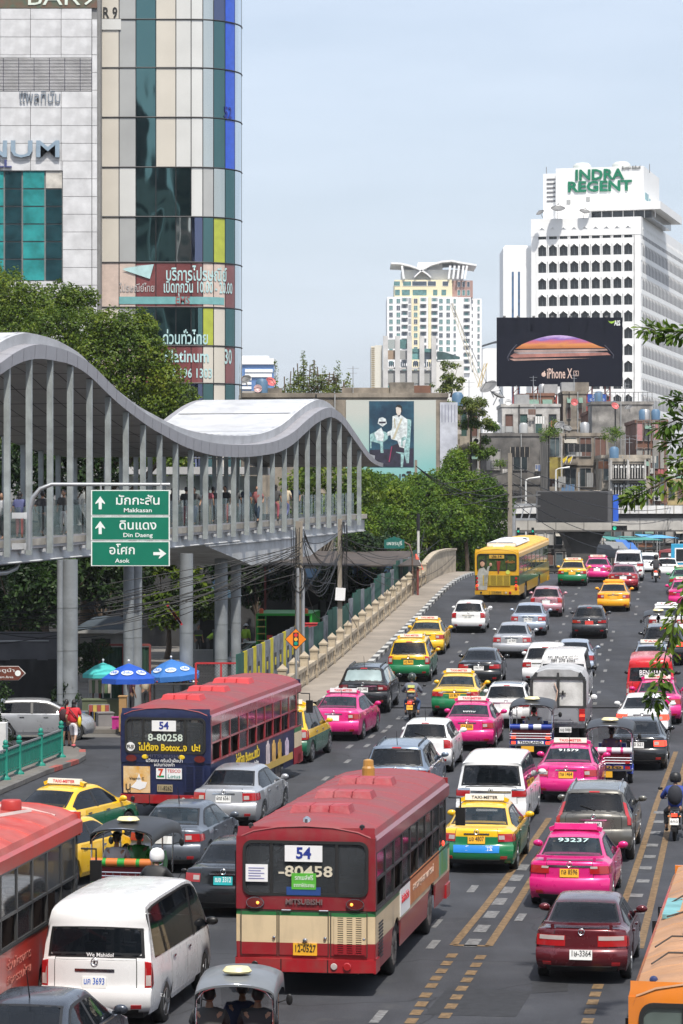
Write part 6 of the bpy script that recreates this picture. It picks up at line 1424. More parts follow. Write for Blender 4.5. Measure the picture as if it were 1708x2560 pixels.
 # ------------------------ old blocks: helper for stained shophouse fronts
GL=[glass('shop glass a',(.03,.04,.045),.1,spec=.6),glass('shop glass b',(.10,.13,.14),.12,spec=.6),plain('shutter brown',(.12,.06,.045),.7),plain('curtained pane',(.30,.29,.27),.6),glass('greenish pane',(.06,.11,.10),.1)]
def block(label,px0,px1,ytop,Y,depth,wall,storeys,cols,wm=(.6,.5),rot=0,zbase=0,name='shophouse',frames=None,balcony=False,seed=1,group='old stained blocks beyond the flyover',ac=True,win=None,cat='building'):
 rnd=random.Random(seed);x0,x1=(px0-CX)/F*Y,(px1-CX)/F*Y;zt=H-(ytop-CY)/F*Y
 c=thing(name,label,cat,((x0+x1)/2,Y,zbase),(0,0,rot),group);w=(x1-x0)/2;h=zt-zbase
 put('wall',MB().box(-w,w,0,depth,0,h),wall,c)
 put('parapet',MB().box(-w-.12,w+.12,-.12,depth+.1,h-.25,h+.12),wall,c)
 if storeys:
  sh=h/storeys;cwid=2*w/cols;fm=frames or plain('grey frame',(.20,.19,.18),.7)
  for s in range(storeys):
   put('floor_band',MB().box(-w-.06,w+.06,-.14,-.0,s*sh-.1,s*sh+.14),wall,c)
   for k in range(cols):
    ww,hh=cwid*wm[0],sh*wm[1];x=-w+cwid*(k+.5)
    window(c,x,-.01,s*sh+sh*.28,ww,hh,fm,(win or GL)[rnd.randrange(len(win or GL))],.06,.16,mull=ww>.9)
    if balcony and rnd.random()<.8:
     b=put('balcony',MB().box(x-cwid*.45,x+cwid*.45,-.9,-.14,s*sh-.02,s*sh+.10).box(x-cwid*.45,x+cwid*.45,-.92,-.84,s*sh+.1,s*sh+.95 if rnd.random()<.4 else s*sh+.3),wall,c)
    if ac and rnd.random()<.35:
     a=put('air_conditioner',cached(('ac',),lambda:MB().box(-.42,.42,-.42,-.1,0,.6).lathe([(.22,-.43),(.2,-.43)],12,'y',(-.08,0,.3)).mesh()),plain('grey air conditioner',(.42,.42,.40),.6),c,(x+cwid*.2,0,s*sh+.25))
    if rnd.random()<.18:
     put('awning',MB().add([(x-ww*.6,0,s*sh+sh*.85),(x+ww*.6,0,s*sh+sh*.85),(x+ww*.6,-.8,s*sh+sh*.7),(x-ww*.6,-.8,s*sh+sh*.7)],[(0,1,2,3)]),plain('faded awning %d'%rnd.randrange(3),[(.25,.07,.05),(.12,.2,.16),(.3,.28,.24)][rnd.randrange(3)],.8),c)
 for k in range(rnd.randrange(2,5)):
  x=rnd.uniform(-w*.85,w*.85);q=rnd.random()
  if q<.35:put('water_tank',cached(('wtank',),lambda:MB().lathe([(.5,0),(.52,1.0),(.35,1.25),(.05,1.3)],12,'z').mesh('tank',40)),(GGR,plain('blue tank',(.08,.16,.26),.5),plain('steel tank',(.4,.4,.4),.4,.6))[rnd.randrange(3)],c,(x,1.5,h+.1))
  elif q<.65:put('roof_shed',MB().box(x-.9,x+.9,.6,2.6,h,h+1.3),(wall,plain('rust tin',(.2,.09,.05),.8),plain('grey tin',(.3,.3,.3),.7))[rnd.randrange(3)],c)
  else:put('aerial',MB().tube([(x,.5,h),(x,.5,h+2.4)],.035,5).bar((x-.5,.5,h+2.2),(x+.5,.5,h+2.2),.03).bar((x-.35,.5,h+1.8),(x+.35,.5,h+1.8),.03),STEEL,c)
 for k in range(2):
  x=rnd.uniform(-w,w)*.95;put('drain_pipe',MB().tube([(x,-.2,0),(x,-.2,h)],.07,5),(GGR,BLACK,wall)[k],c)
 if storeys:
  for k in range(storeys*2):
   x=rnd.uniform(-w*.9,w*.9);z=rnd.uniform(.2,.95)*h;q=rnd.random()
   if q<.4:put('washing',MB().box(x-.5,x-.25,-.5,-.47,z-.5,z).box(x-.2,x+.1,-.5,-.47,z-.7,z).box(x+.15,x+.5,-.5,-.47,z-.4,z),(plain('washing a',(.45,.42,.4),.8),plain('washing b',(.12,.16,.28),.8),plain('washing c',(.4,.12,.12),.8))[rnd.randrange(3)],c)['kind']='stuff'
   elif q<.75:put('window_grille',MB().box(x-.6,x+.6,-.35,-.31,z,z+.05).box(x-.6,x+.6,-.35,-.31,z+.9,z+.95).box(x-.6,x-.56,-.35,-.31,z,z+.95).box(x-.2,x-.16,-.35,-.31,z,z+.95).box(x+.2,x+.24,-.35,-.31,z,z+.95).box(x+.56,x+.6,-.35,-.31,z,z+.95),(OLD2,BLACK)[k%2],c)
   else:put('patch',MB().box(x-.8,x+.7,-.06,-.02,z,z+.8),(GGR,plain('pale patch',(.5,.48,.44),.8),plain('rust tin',(.2,.09,.05),.8))[k%3],c)
 return c
OLD1=grime('old brown render',(.36,.31,.25),(.04,.036,.032),.75,.4,streak=.12);OLD2=grime('sooty grey render',(.20,.19,.18),(.025,.025,.025),.8,.35,col2=(.40,.38,.35));OLD3=grime('stained white render',(.60,.58,.55),(.07,.065,.06),.6,.5,streak=.12);OLD4=grime('tan stained render',(.50,.44,.36),(.03,.028,.026),.75,.45,streak=.1);OLD5=grime('red brown render',(.24,.115,.075),(.05,.04,.035),.5,.3)
pb=block('weathered concrete block carrying the large portrait banner behind the green trees',585,1118,986,238,14,OLD1,0,1,group=None)
pbx=((585+1118)/2-CX)/F*238;BZ=lambda py:H-(py-CY)/F*238;BX=lambda px:(px-CX)/F*238-pbx
for i,(a,b,y0,y1,mt)in enumerate(((975,1036,955,986,OLD4),(855,975,968,986,OLD1),(1036,1078,962,988,OLD5),(652,704,968,986,OLD4),(600,655,975,986,OLD3))):
 put('roof_tank_wall',MB().box(BX(a),BX(b),.6+.3*i,4,BZ(y1),BZ(y0)),mt,pb)
for z in range(5):
 for k in range(3):window(pb,BX(880+0)+.0,-.01,2,.1,.1,JT,JT)if False else None
BG=None
HW0=plain('chalk white',(.70,.70,.68),.7)
def grad_mat():
 m,t,b=nodes('teal banner print');tcn=N(t,'ShaderNodeTexCoord');sp_=N(t,'ShaderNodeSeparateXYZ');t.links.new(tcn.outputs['Generated'],sp_.inputs[0])
 n=noise_tex(t,coords(t),.5,3);md=N(t,'ShaderNodeMath',operation='MULTIPLY_ADD');t.links.new(n,md.inputs[0]);md.inputs[1].default_value=.25;t.links.new(sp_.outputs['Z'],md.inputs[2])
 t.links.new(mix(t,ramp(t,md.outputs[0],.3,1.0),(.22,.46,.45),(.50,.52,.48)),b.inputs['Base Color']);b.inputs['Roughness'].default_value=.55;return m
DGX=None
bnr=thing('portrait_banner','huge teal banner with a seated figure in white uniform on the concrete block','banner',(0,238,0))
bx=lambda px:(px-CX)/F*238
put('sheet',MB().box(bx(865),bx(1090),-.12,-.06,BZ(1214),BZ(1000)),grad_mat(),bnr)
put('printed_panel',MB().box(bx(923),bx(1035),-.15,-.125,BZ(1168),BZ(1003)),grime('dark blue studio print',(.012,.045,.09),(.004,.012,.03),.8,.35,.5,col2=(.03,.12,.18),streak=1),bnr)
def zoomB(x,y):return(bx(850+x*.287),BZ(960+y*.287))
def flatpoly(nm,pts,mat,d,par=None):put(nm,MB().prism([zoomB(*p)for p in pts],d-.008,d),mat,par or bnr)
UW=plain('printed white uniform',(.58,.63,.64),.6,var=.35,vs=4);TQ=plain('printed turquoise chair',(.26,.43,.43),.6,var=.5,vs=5);FL=plain('printed face tone',(.62,.56,.50),.6);DKP=plain('printed dark trousers',(.020,.014,.03),.6);GLD=plain('printed gold floor',(.022,.020,.040),.6,var=.6)
flatpoly('printed_floor',[(258,575),(642,560),(642,720),(258,720)],GLD,-.155)
flatpoly('printed_chair',[(560,300),(622,312),(600,690),(580,690),(560,610),(548,725),(530,725),(530,610),(470,590),(500,540),(545,470)],TQ,-.160)
flatpoly('printed_trousers',[(448,540),(520,512),(560,520),(560,600),(490,590),(465,640),(440,690),(395,685),(425,640)],DKP,-.165)
flatpoly('printed_coat',[(458,282),(490,272),(530,270),(588,310),(585,440),(560,560),(520,550),(500,495),(445,480),(440,430),(455,380)],UW,-.170)
flatpoly('printed_arm',[(455,400),(440,405),(412,420),(415,450),(450,445)],UW,-.172)
flatpoly('printed_sash',[(530,300),(545,305),(475,480),(455,478)],plain('printed sash',(.50,.46,.34),.6),-.175)
flatpoly('printed_trim',[(470,300),(478,298),(486,380),(478,382)],plain('printed braid',(.40,.34,.20),.6),-.176);flatpoly('printed_trim',[(448,545),(456,542),(432,680),(424,678)],plain('printed red piping',(.30,.03,.10),.6),-.170);flatpoly('printed_chair_arm',[(535,470),(570,455),(578,480),(545,500),(548,540),(532,540)],TQ,-.178);flatpoly('printed_collar',[(500,268),(528,268),(520,285),(506,285)],GLD,-.176)
flatpoly('printed_face',[(486,205),(500,190),(530,195),(536,230),(525,268),(505,275),(490,250)],FL,-.180)
flatpoly('printed_hair',[(484,208),(495,185),(520,180),(540,196),(544,240),(534,245),(530,210),(500,200)],INK,-.184)
flatpoly('printed_cap',[(328,345),(340,300),(370,290),(400,305),(408,345),(372,372)],UW,-.170);flatpoly('printed_cap_band',[(340,328),(400,328),(398,344),(342,344)],DKP,-.175)
flatpoly('printed_table',[(262,440),(300,420),(345,395),(400,420),(425,440),(415,480),(375,510),(380,600),(355,600),(350,520),(275,500),(275,560),(262,560)],TQ,-.160);flatpoly('printed_cloth',[(300,430),(330,400),(360,380),(385,440),(375,500),(320,490)],UW,-.165)
text('ทรงพระเจริญ',1.5,INK,bnr,(bx(985),-.16,BZ(1197)),fit=4.4,bold=.02)
b2=thing('white_banner','faded white vertical banner on the block beside the portrait','banner',(0,238,0));put('sheet',MB().box(bx(1100),bx(1144),-.16,-.1,BZ(1205),BZ(1006)),grime('faded banner',(.60,.62,.68),(.25,.26,.33),.4,.6,.6),b2)
for k in range(5):put('printed_stripe',MB().box(bx(1104+8*k),bx(1106+8*k),-.17,-.16,BZ(1056),BZ(1012)),plain('faded grey print',(.25,.26,.33),.7),b2)
side=block('narrow stained flats with creepers to the right of the portrait block',1120,1200,1018,250,16,OLD4,5,3,(.5,.6),balcony=True,seed=4)
def dish(label,px,py,Y,r,rot,mat,group='rooftop satellite dishes'):
 c=thing('satellite_dish',label,'satellite dish',P(px,py,Y),rot,group)
 put('reflector',MB().lathe([(.02,0),(r*.4,r*.04),(r*.75,r*.16),(r,r*.32),(r*.98,r*.34),(r*.72,r*.18),(r*.02,r*.03)],16,'z',cap=False).mesh('dish',50),mat,c);put('mast',MB().tube([(0,0,0),(0,.1,-r*1.2)],.06),STEEL,c)
 put('feed',MB().tube([(r*.9,0,r*.3),(0,0,r*.9)],.025).tube([(-r*.9,0,r*.3),(0,0,r*.9)],.025).ball((0,0,r*.9),r*.09,6,5),BLACK,c)
GD=plain('grey mesh dish',(.16,.16,.16),.6);RDD=plain('red dish',(.55,.12,.12),.5);WD_=plain('white dish',(.62,.62,.62),.5)
dish('grey dish on the low wall by the glass tower',614,952,240,.55,(R(40),R(-20),0),GD);dish('red dish turned up to the sky beside the brick roof wall',676,956,240,.45,(R(50),R(35),0),RDD);dish('pale pink dish propped on the roof wall',645,972,239,.35,(R(75),0,0),plain('pink dish',(.6,.4,.4),.5))
dish('big grey mesh dish beneath the phone billboard, tilted right',1224,972,330,1.1,(R(30),R(-30),0),GD);dish('flat grey mesh dish below the phone billboard corner',1243,992,330,.9,(R(10),R(25),0),GD)
dish('white dish on the flats under the red lattice',1271,1006,318,.38,(R(75),0,0),WD_);dish('red and white dish between the red lattice legs',1436,1006,320,.42,(R(75),R(20),0),RDD);dish('faded red dish on the roof terrace',1537,1016,320,.45,(R(50),R(30),0),RDD)
dish('dark mesh dish behind the terrace railing',1572,1020,320,.45,(R(30),R(-20),0),GD);dish('grey mesh dish on the ledge above the yellow banner',1400,1065,310,.6,(R(35),R(-25),0),GD);dish('second mesh dish beside it leaning the other way',1417,1072,310,.55,(R(35),R(20),0),GD)
# ------------------------ white hotel tower
YI=512.0;SI=F/YI
HW=plain('hotel white render',(.80,.80,.79),.6,var=.03,vs=.2);HG=glass('hotel window glass',(.022,.028,.034),.08,spec=.6,var=.6);HD=plain('hotel grey slot',(.16,.16,.17),.7)  # HD: grey of sills, window bands, vent rows and masts
ht=thing('hotel_tower','white high-rise hotel with pointed-arch windows and green rooftop lettering','building',((1602-CX)/SI,YI,0),(0,0,-R(14.5)))
zI=lambda py:H-(py-CY)/SI
ZT_=zI(541)
put('core',MB().box(-20,0,.75,75,0,ZT_-.02),HW,ht);put('roof_slab',MB().box(-20.05,.05,-.05,75,ZT_-3.2,ZT_),HW,ht)
put('corner_pier',MB().box(-2.2+.9,.0,0,.75,0,ZT_-3.2),HW,ht);put('corner_pier',MB().box(-20,-18.9,0,.75,0,ZT_-3.2),HW,ht)
z_s=[zI(593)-3.03*r for r in range(17)]
wx=[-18.0+1.965*k for k in range(9)]
pent=cached(('pent',),lambda:MB().prism([(-.75,0),(.75,0),(.75,1.55),(0,2.05),(-.75,1.55)],.42,.47).mesh())
hood=cached(('hood',),lambda:MB().add([(-.66,.0,1.58),(0,.0,2.12),(.66,.0,1.58),(-.66,.45,1.55),(0,.45,2.02),(.66,.45,1.55),(0,-.28,2.14)],[(0,1,6),(1,2,6),(0,6,4,3),(6,2,5,4)]).mesh())
sill=cached(('sill',),lambda:MB().box(-.68,.68,.1,.44,-.06,.06).box(-.02,.02,.40,.43,0,1.9).mesh())
m=MB()
for k in range(10):
 x=wx[0]-.9825+1.965*k
 m.box(x-.235,x-.06,.0,.75,0,ZT_-3.2);m.box(x+.06,x+.235,.0,.75,0,ZT_-3.2);m.box(x-.06,x+.06,.3,.75,0,ZT_-3.2)
for z in z_s:m.box(-18.9,-1.3,.012,.75,z-1.0,z)
for z in z_s:
 for x in wx:
  m.add([(x-.75,.01,z+1.55),(x,.01,z+2.05),(x-.75,.01,z+2.05),(x-.75,.6,z+1.55),(x,.6,z+2.05),(x-.75,.6,z+2.05)],[(0,1,2),(0,3,4,1)]);m.add([(x+.75,.01,z+1.55),(x,.01,z+2.05),(x+.75,.01,z+2.05),(x+.75,.6,z+1.55),(x,.6,z+2.05),(x+.75,.6,z+2.05)],[(0,2,1),(0,1,4,3)])
put('facade_grid',m,HW,ht)
for r,z in enumerate(z_s):
 if z<14:continue
 for x in wx:
  o=put('window',pent,HG,ht,(x,0,z));put('hood',hood,HW,o);put('sill',sill,HD,o)
for r,z in enumerate(z_s):
 m=MB()
 for k in range(38):
  y=2.0+1.85*k;m.add([(.0,y,z-.3),(.04,y,z-.2),(.055,y,z+1.25),(.17,y,z+1.85),(0,y,z+2.0),(.0,y+.42,z-.3),(.04,y+.42,z-.2),(.055,y+.42,z+1.25),(.17,y+.42,z+1.85),(0,y+.42,z+2.0)],[(0,1,2,3,4),(9,8,7,6,5),(0,5,6,1),(1,6,7,2),(2,7,8,3),(3,8,9,4)])
 o=put('sun_fin',m,HW,ht);o['kind']='stuff'
 put('window_band',MB().box(-.02,.03,1.8,72,z-.1,z+1.9),HD,ht);put('slab_edge',MB().box(0,.07,.6,73,z-1.0,z-.28),HW,ht)
RX=lambda px:(px-1602)/SI-.8
put('penthouse',MB().box(RX(1388),RX(1612),4,24,ZT_-.1,zI(408)),HW,ht)
put('lift_tower',MB().box(RX(1352),RX(1388)-.02,5.5,18,ZT_-.1,zI(418)),HW,ht)
for r in range(6):put('vent_brick_row',MB().box(RX(1354)+.5,RX(1386)-.2,5.4,5.48,zI(432)-.8*r-.18,zI(432)-.8*r+.1),HD,ht)
put('overhang',MB().box(RX(1480),3.4,1.0,30,zI(522),zI(502)),HW,ht);put('restaurant_glass',MB().box(RX(1480)+.2,1.6,2.6,28,ZT_,zI(522)),HG,ht)
for k in range(7):put('mullion',MB().box(RX(1481)+1.95*k,RX(1481)+1.95*k+.14,2.5,2.6,ZT_,zI(522)),HW,ht)
for px,py in((1421,494),(1471,488)):put('vent_window',MB().box(RX(px)-.35,RX(px)+.35,3.9,4.02,zI(py)-.4,zI(py)+.4),GGR,ht)
for px in(1444,1545):put('water_tank',MB().lathe([(1.7,0),(1.7,1.0),(1.2,1.5),(.2,1.55)],16,'z').mesh('tank',40),plain('pale tank',(.52,.55,.52),.6),ht,(RX(px),9,zI(408)-.1));
for px in(1351,1444,1545,1617):put('mast',MB().tube([(RX(px),9,zI(418)),(RX(px),9,zI(395)+(.0))],.07,5),HD,ht)
GRL=plain('green sign letters',(.0,.17,.085),.5)
text('INDRA',1.9,GRL,ht,(RX(1499),3.85,zI(428)),fit=RX(1561)-RX(1437),bold=.03,ext=.1,squash=1.38);text('REGENT',1.9,GRL,ht,(RX(1500),3.85,zI(457.5)),fit=RX(1582)-RX(1419),bold=.03,ext=.1,squash=1.38);text('อินทรา รีเจ้นท์',.7,plain('grey sign letters',(.16,.17,.17),.5),ht,(RX(1581),3.85,zI(412)),fit=3.4,bold=.02,ext=.05)
put('side_window',MB().box(RX(1612),RX(1612)+.05,6,10,zI(490),zI(472)),TEAL,ht);put('side_window',MB().box(RX(1612),RX(1612)+.05,11,12.5,zI(496),zI(480)),TEAL,ht)
for k,(px,py,r)in enumerate(((1352,534,.8),(1395,526,1.35),(1461,532,1.0))):dish('dark dish on the hotel roof, %s'%('smallest and nearest its edge','largest with a yellow mast','in front of the restaurant glass')[k],px,py,YI+2,r,(R(25),R((-30,0,10)[k]),0),GD,'dishes on the hotel roof')
an=thing('annex_tower','slim white tower with two long blue window strips beside the hotel','building',((1295-CX)/SI*1.01,520,0));
put('wall',MB().box(-2.5,4.5,0,12,0,zI(617)+.5),HW,an);put('cap',MB().add([(-2.5,0,zI(617)+.5),(4.5,0,zI(617)+.5),(4.5,12,zI(617)+.5),(-2.5,12,zI(617)+.5),(-2.1,.4,zI(617)+1.0),(4.5,.4,zI(617)+1.0),(4.5,12,zI(617)+1.0),(-2.1,12,zI(617)+1.0)],[(0,1,5,4),(3,0,4,7),(4,5,6,7)]),HW,an)
for x in(-.95,.18):put('window_strip',MB().box(x,x+.38,-.05,.02,10,zI(670)),glass('blue strip glass',(.06,.12,.22),.1),an)
# ------------------------ condominium far behind
YCn=1100.0;SN=F/YCn
zN=lambda py:H-(py-CY)/SN;xN=lambda px:(px-1075)/SN
NW=plain('condominium white',(.78,.78,.78),.7,var=.03,vs=.1);NY=plain('condominium yellow',(.76,.68,.46),.7,var=.04,vs=.1);NB=plain('brown tile wall',(.36,.22,.19),.7);NGL=glass('condominium glass',(.10,.22,.22),.1);NGD=glass('condominium dark glass',(.06,.08,.11),.1);NGR=plain('balcony grey',(.30,.31,.33),.7)
cd=thing('condominium','white and yellow high-rise condominium with curved wing roof far behind the billboard','building',((1075-CX)/SN,YCn,0))
put('wall',MB().box(xN(968),xN(1145),0,30,0,zN(742)),NW,cd);put('wall',MB().box(xN(1145),xN(1178),2,30,0,zN(742)),NW,cd);put('wall',MB().box(xN(1178),xN(1206),5,30,0,zN(744)),NW,cd)
put('upper_wall',MB().box(xN(987),xN(1131),1,28,zN(742)-.1,zN(699)),NY,cd);put('upper_wall',MB().box(xN(1131),xN(1183),2.5,28,zN(742)-.1,zN(700)),NB,cd);put('yellow_strip',MB().box(xN(1029),xN(1049),-.3,.0,20,zN(742)),NY,cd);put('yellow_strip',MB().box(xN(1071),xN(1078),-.3,0,20,zN(742)),NY,cd)
zc=lambda x:850+x*.287
for r in range(11):
 zz=zN(580+(620+60*r)*.287)
 for x,w_,k in((445,1.5,0),(509,1.5,0),(660,1.5,0),(880,1.5,0),(943,1.5,0),(1000,.9,0),(1213,.9,0)):
  y_=-.32 if x==660 else(0 if x<1150 else 5)
  window(cd,xN(zc(x)),y_-.02,zz,w_*.9,1.7,NW,NGL if(r*7+x)%3 else NGD,.06,.12,mull=1)
 for x,w_ in((565,2.2),(727,2.2),(825,2.2),(1107,2.2)):
  yb=0 if x<1050 else 2
  b_=put('balcony',cached(('nb',),lambda:MB().box(-1.15,1.15,-.12,.0,0,2.3).mesh()),NGR,cd,(xN(zc(x)),yb-.0,zz-.2));put('pane',cached(('nbp',),lambda:MB().box(-.75,.5,-.2,-.12,.2,2.0).mesh()),NGL if(r+x)%2 else NGD,b_);put('rail',cached(('nbr',),lambda:MB().box(-1.2,1.2,-.9,-.8,.0,.8).box(-1.2,1.2,-.9,0,-.15,0).mesh()),NW,b_)
 for x in(608,780):put('slot_window',cached(('nsl',),lambda:MB().box(-.5,.5,-.1,0,0,2.0).mesh()),NGR,cd,(xN(zc(x)),0,zz))
 put('slot_window',cached(('nsl2',),lambda:MB().box(-.2,.2,-.1,0,0,1.3).mesh()),NGD,cd,(xN(zc(1155)),2,zz))
for x0,x1 in((985,1000),(1008,1028),(1031,1067),(1070,1090),(1107,1121)):
 window(cd,(xN(x0)+xN(x1))/2,.98,zN(714),(x1-x0)/SN,1.7,NW,NGL if x0<1030 else NGD,.08,.12)
for x0,x1 in((988,1000),(1005,1025),(1032,1067),(1083,1094),(1104,1116)):window(cd,(xN(x0)+xN(x1))/2,.98,zN(738),(x1-x0)/SN,2.2,NY,NGL,.08,.12)
for k in range(3):window(cd,xN(1148+12*k),2.48,zN(716),1.0,2.0,NW,NGD,.08,.12);window(cd,xN(1148+12*k),2.48,zN(737),1.0,2.0,NW,NGL,.08,.12)
put('crown_wall',MB().box(xN(1005),xN(1160),4,24,zN(700)-.1,zN(672)),plain('crown pale wall',(.66,.68,.70),.6),cd);put('crown_box',MB().box(xN(1046),xN(1108),6,18,zN(672),zN(653)),NW,cd)
def wing(pts,nm):
 m=MB();m.grid([[(xN(x),yy,zN(y)+d)for x,y in pts]for yy,d in((0,0),(0,.7),(26,.7),(26,0),(0,0))]);put(nm,m.mesh('wing',40),NW,cd)
wing([(978,660),(1002,661),(1024,666),(1042,672),(1058,680),(1070,688),(1078,696)],'roof_wing');wing([(1036,695),(1044,687),(1058,675),(1078,664),(1105,656),(1130,654),(1155,659),(1192,665)],'roof_wing')
for k in range(4):put('roof_strut',MB().bar((xN(1122+11*k),.5,zN(697)),(xN(1126+11*k),.5,zN(664)),.8),NW,cd)
put('roof_strut',MB().bar((xN(1010),.5,zN(697)),(xN(1005),.5,zN(664)),.8),NW,cd);put('roof_strut',MB().bar((xN(1162),.5,zN(697)),(xN(1168),.5,zN(664)),.8),NW,cd)
n2=thing('condominium','second white condominium half hidden behind the phone billboard with a curved roof edge','building',((1225-CX)/SN*1.05,1155,0));put('wall',MB().box(-3,18,0,20,0,zN(850)),NW,n2);put('roof_wing',MB().grid([[(x,yy,z)for x,z in((-3,zN(842)),(2,zN(832)),(9,zN(824)),(18,zN(820)))]for yy in(-1,18)]).mesh('w',40),NGR,n2)
for r in range(8):window(n2,12,-.02,zN(868+17.4*r),1.6,1.7,NW,NGL,.06,.12);window(n2,4,-.02,zN(868+17.4*r),.8,.9,NW,NGD,.06,.12)
YU=560.0;SU=F/YU;xU=lambda px:(px-1040)/SU;zU=lambda py:H-(py-CY)/SU
uf=thing('concrete_block','pale grey half-finished block with tall pilasters below the yellow condominium','building',((1040-CX)/SU,YU,0))
UG=grime('pale bare concrete',(.62,.61,.60),(.42,.41,.40),.3,.15)
put('wall',MB().box(xU(957),xU(1080),1.2,18,0,zU(925)),UG,uf);put('wall',MB().box(xU(1080),xU(1160),.4,18,0,zU(902)),plain('white block wall',(.68,.67,.65),.7,var=.05),uf);put('wall',MB().box(xU(938),xU(957),1.5,18,0,zU(862)),plain('cream stair wall',(.64,.62,.55),.7,var=.05),uf);put('wall',MB().box(xU(928),xU(938),1.4,18,0,zU(864)),plain('cream stair wall',(.64,.62,.55),.7,var=.05),uf)
for k in range(22):put('stair_slot',MB().box(xU(929),xU(937),1.3,1.38,zU(870+5.2*k),zU(868+5.2*k)),plain('ochre slot',(.36,.28,.16),.7),uf)
for x in(958,988,1018,1049,1079):put('pilaster',MB().box(xU(x),xU(x+12),-.4,1.3,0,zU(840)),UG,uf)
for k,x in enumerate((970,1000,1031,1061)):
 w_=18/SU*.92
 put('pane',MB().box(xU(x),xU(x+18),.9,1.0,zU(871),zU(848)if k<2 else zU(880)),NGL if k else TGL,uf);put('pane',MB().box(xU(x),xU(x+18),1.05,1.15,zU(898),zU(875)),[plain('tan blind',(.36,.27,.2),.7),GGR,TSTR,NGD][k],uf)
 for j in range(4 if k>1 else 3):put('slot_window',MB().box(xU(x+2+5*j),xU(x+5.4+5*j),1.1,1.19,zU(916),zU(904)),NGD,uf)
 put('floor_band',MB().box(xU(x),xU(x+18),.6,1.15,zU(923),zU(918)),UG,uf);put('pane',MB().box(xU(x),xU(x+18),1.05,1.18,zU(958),zU(932)),GGR,uf);put('pane',MB().box(xU(x),xU(x+18),1.05,1.18,zU(975),zU(963)),NGL,uf)
put('skylight',MB().add([(xU(1093),.2,zU(900)),(xU(1150),.2,zU(898)),(xU(1150),.2,zU(892)),(xU(1112),.2,zU(880)),(xU(1093),.2,zU(878))],[(0,1,2,3,4)]),glass('dark skylight',(.05,.10,.10),.1),uf)
def crane(label,pts,Y,col):
 c=thing('tower_crane',label,'crane',P(*pts[0],Y),group='cranes by the condominium');o=c.location.copy();m=MB()
 for a,b in zip(pts[:-1],pts[1:]):
  A,B=P(*a,Y)-o,P(*b,Y)-o;n=int((B-A).length/2.2)
  s=Vector((.9,0,.2))
  m.bar(A-s*.5,B-s*.5,.22);m.bar(A+s*.5,B+s*.5,.22)
  for k in range(n):m.bar(A.lerp(B,k/n)+s*(.5 if k%2 else-.5),A.lerp(B,(k+1)/n)+s*(-.5 if k%2 else.5),.14)
 put('lattice_jib',m,col,c)['kind']='stuff';put('cable',MB().tube([P(*pts[-1],Y)-o,P(pts[0][0]+18,pts[0][1],Y)-o],.12,4),STEEL,c)
YC_=plain('yellow crane paint',(.52,.38,.14),.6)
crane('long pale lattice crane leaning across the condominium',[(1203,968),(1180,910),(1150,820),(1128,758)],900,plain('pale crane paint',(.50,.46,.36),.6));crane('short yellow crane boom left of the phone billboard',[(1198,968),(1215,908)],880,YC_)
wb_=thing('office_block','far blue glass office block with white bands between tower and rooftop plants','building',((643-CX)/F*800,800,0));so8=F/800;x8=lambda px:(px-643)/so8;z8=lambda py:H-(py-CY)/so8
put('wall',MB().box(x8(596),x8(685),0,25,0,z8(906)),plain('far blue glass',(.10,.20,.42),.25),wb_);put('top_block',MB().box(x8(596),x8(685),-.6,25,z8(911),z8(896)),HW,wb_);put('top_block',MB().box(x8(605),x8(672),1,20,z8(897),z8(889)),HW,wb_)
for a,b,c_,d in((613,682,931,923),(613,680,943,934),(600,629,951,944),(600,629,962,955),(600,629,973,966)):put('white_band',MB().box(x8(a),x8(b),-.5,.1,z8(c_),z8(d)),HW,wb_)
# ------------------------ billboard
YB=400.0;SB=F/YB;xB=lambda px:(px-1398)/SB;zB=lambda py:H-(py-CY)/SB
bb=thing('billboard','black roof billboard showing a glowing phone seen edge-on, on red lattice legs','billboard',((1398-CX)/SB,YB,0));
BK=plain('billboard black print',(.005,.006,.014),.6,var=.1,vs=.2,spec=.12)
put('panel',MB().box(xB(1242),xB(1556),-.3,.3,zB(966),zB(794)),BK,bb)
zx=lambda x,y:(xB(1200+x*.324),zB(350+y*.324))
def phone_mat():
 m,t,b=nodes('phone screen print');v=coords(t,(.35,1,1.2));n1=N(t,'ShaderNodeTexNoise');n1.inputs['Scale'].default_value=.5;n1.inputs['Detail'].default_value=5;n1.inputs['Distortion'].default_value=1.6;t.links.new(v,n1.inputs['Vector'])
 tcn=N(t,'ShaderNodeTexCoord');sp_=N(t,'ShaderNodeSeparateXYZ');t.links.new(tcn.outputs['Generated'],sp_.inputs[0])
 ad=N(t,'ShaderNodeMath',operation='MULTIPLY_ADD');t.links.new(n1.outputs['Fac'],ad.inputs[0]);ad.inputs[1].default_value=.75;t.links.new(sp_.outputs['Z'],ad.inputs[2])
 r=N(t,'ShaderNodeValToRGB');e=r.color_ramp.elements;e[0].position=.35;e[0].color=(.42,.14,.04,1);e[1].position=1.25 if False else 1.0;e[1].color=(.50,.36,.62,1)
 for p,c in((.55,(.62,.24,.07)),(.72,(.52,.12,.16)),(.85,(.22,.12,.40))):q=e.new(p);q.color=(*c,1)
 hf=N(t,'ShaderNodeMath',operation='MULTIPLY');hf.inputs[1].default_value=.78;t.links.new(ad.outputs[0],hf.inputs[0])
 t.links.new(hf.outputs[0],r.inputs[0]);t.links.new(r.outputs[0],b.inputs['Base Color']);b.inputs['Roughness'].default_value=.5;return m
dome=[(272,1612)]+[(272+695*k/14,1612-105*math.sin(math.pi*min(1,.04+k/14*.96))**1.05)for k in range(1,14)]+[(967,1606)]
put('printed_screen',MB().prism([zx(*p)for p in dome],-.34,-.305),phone_mat(),bb)
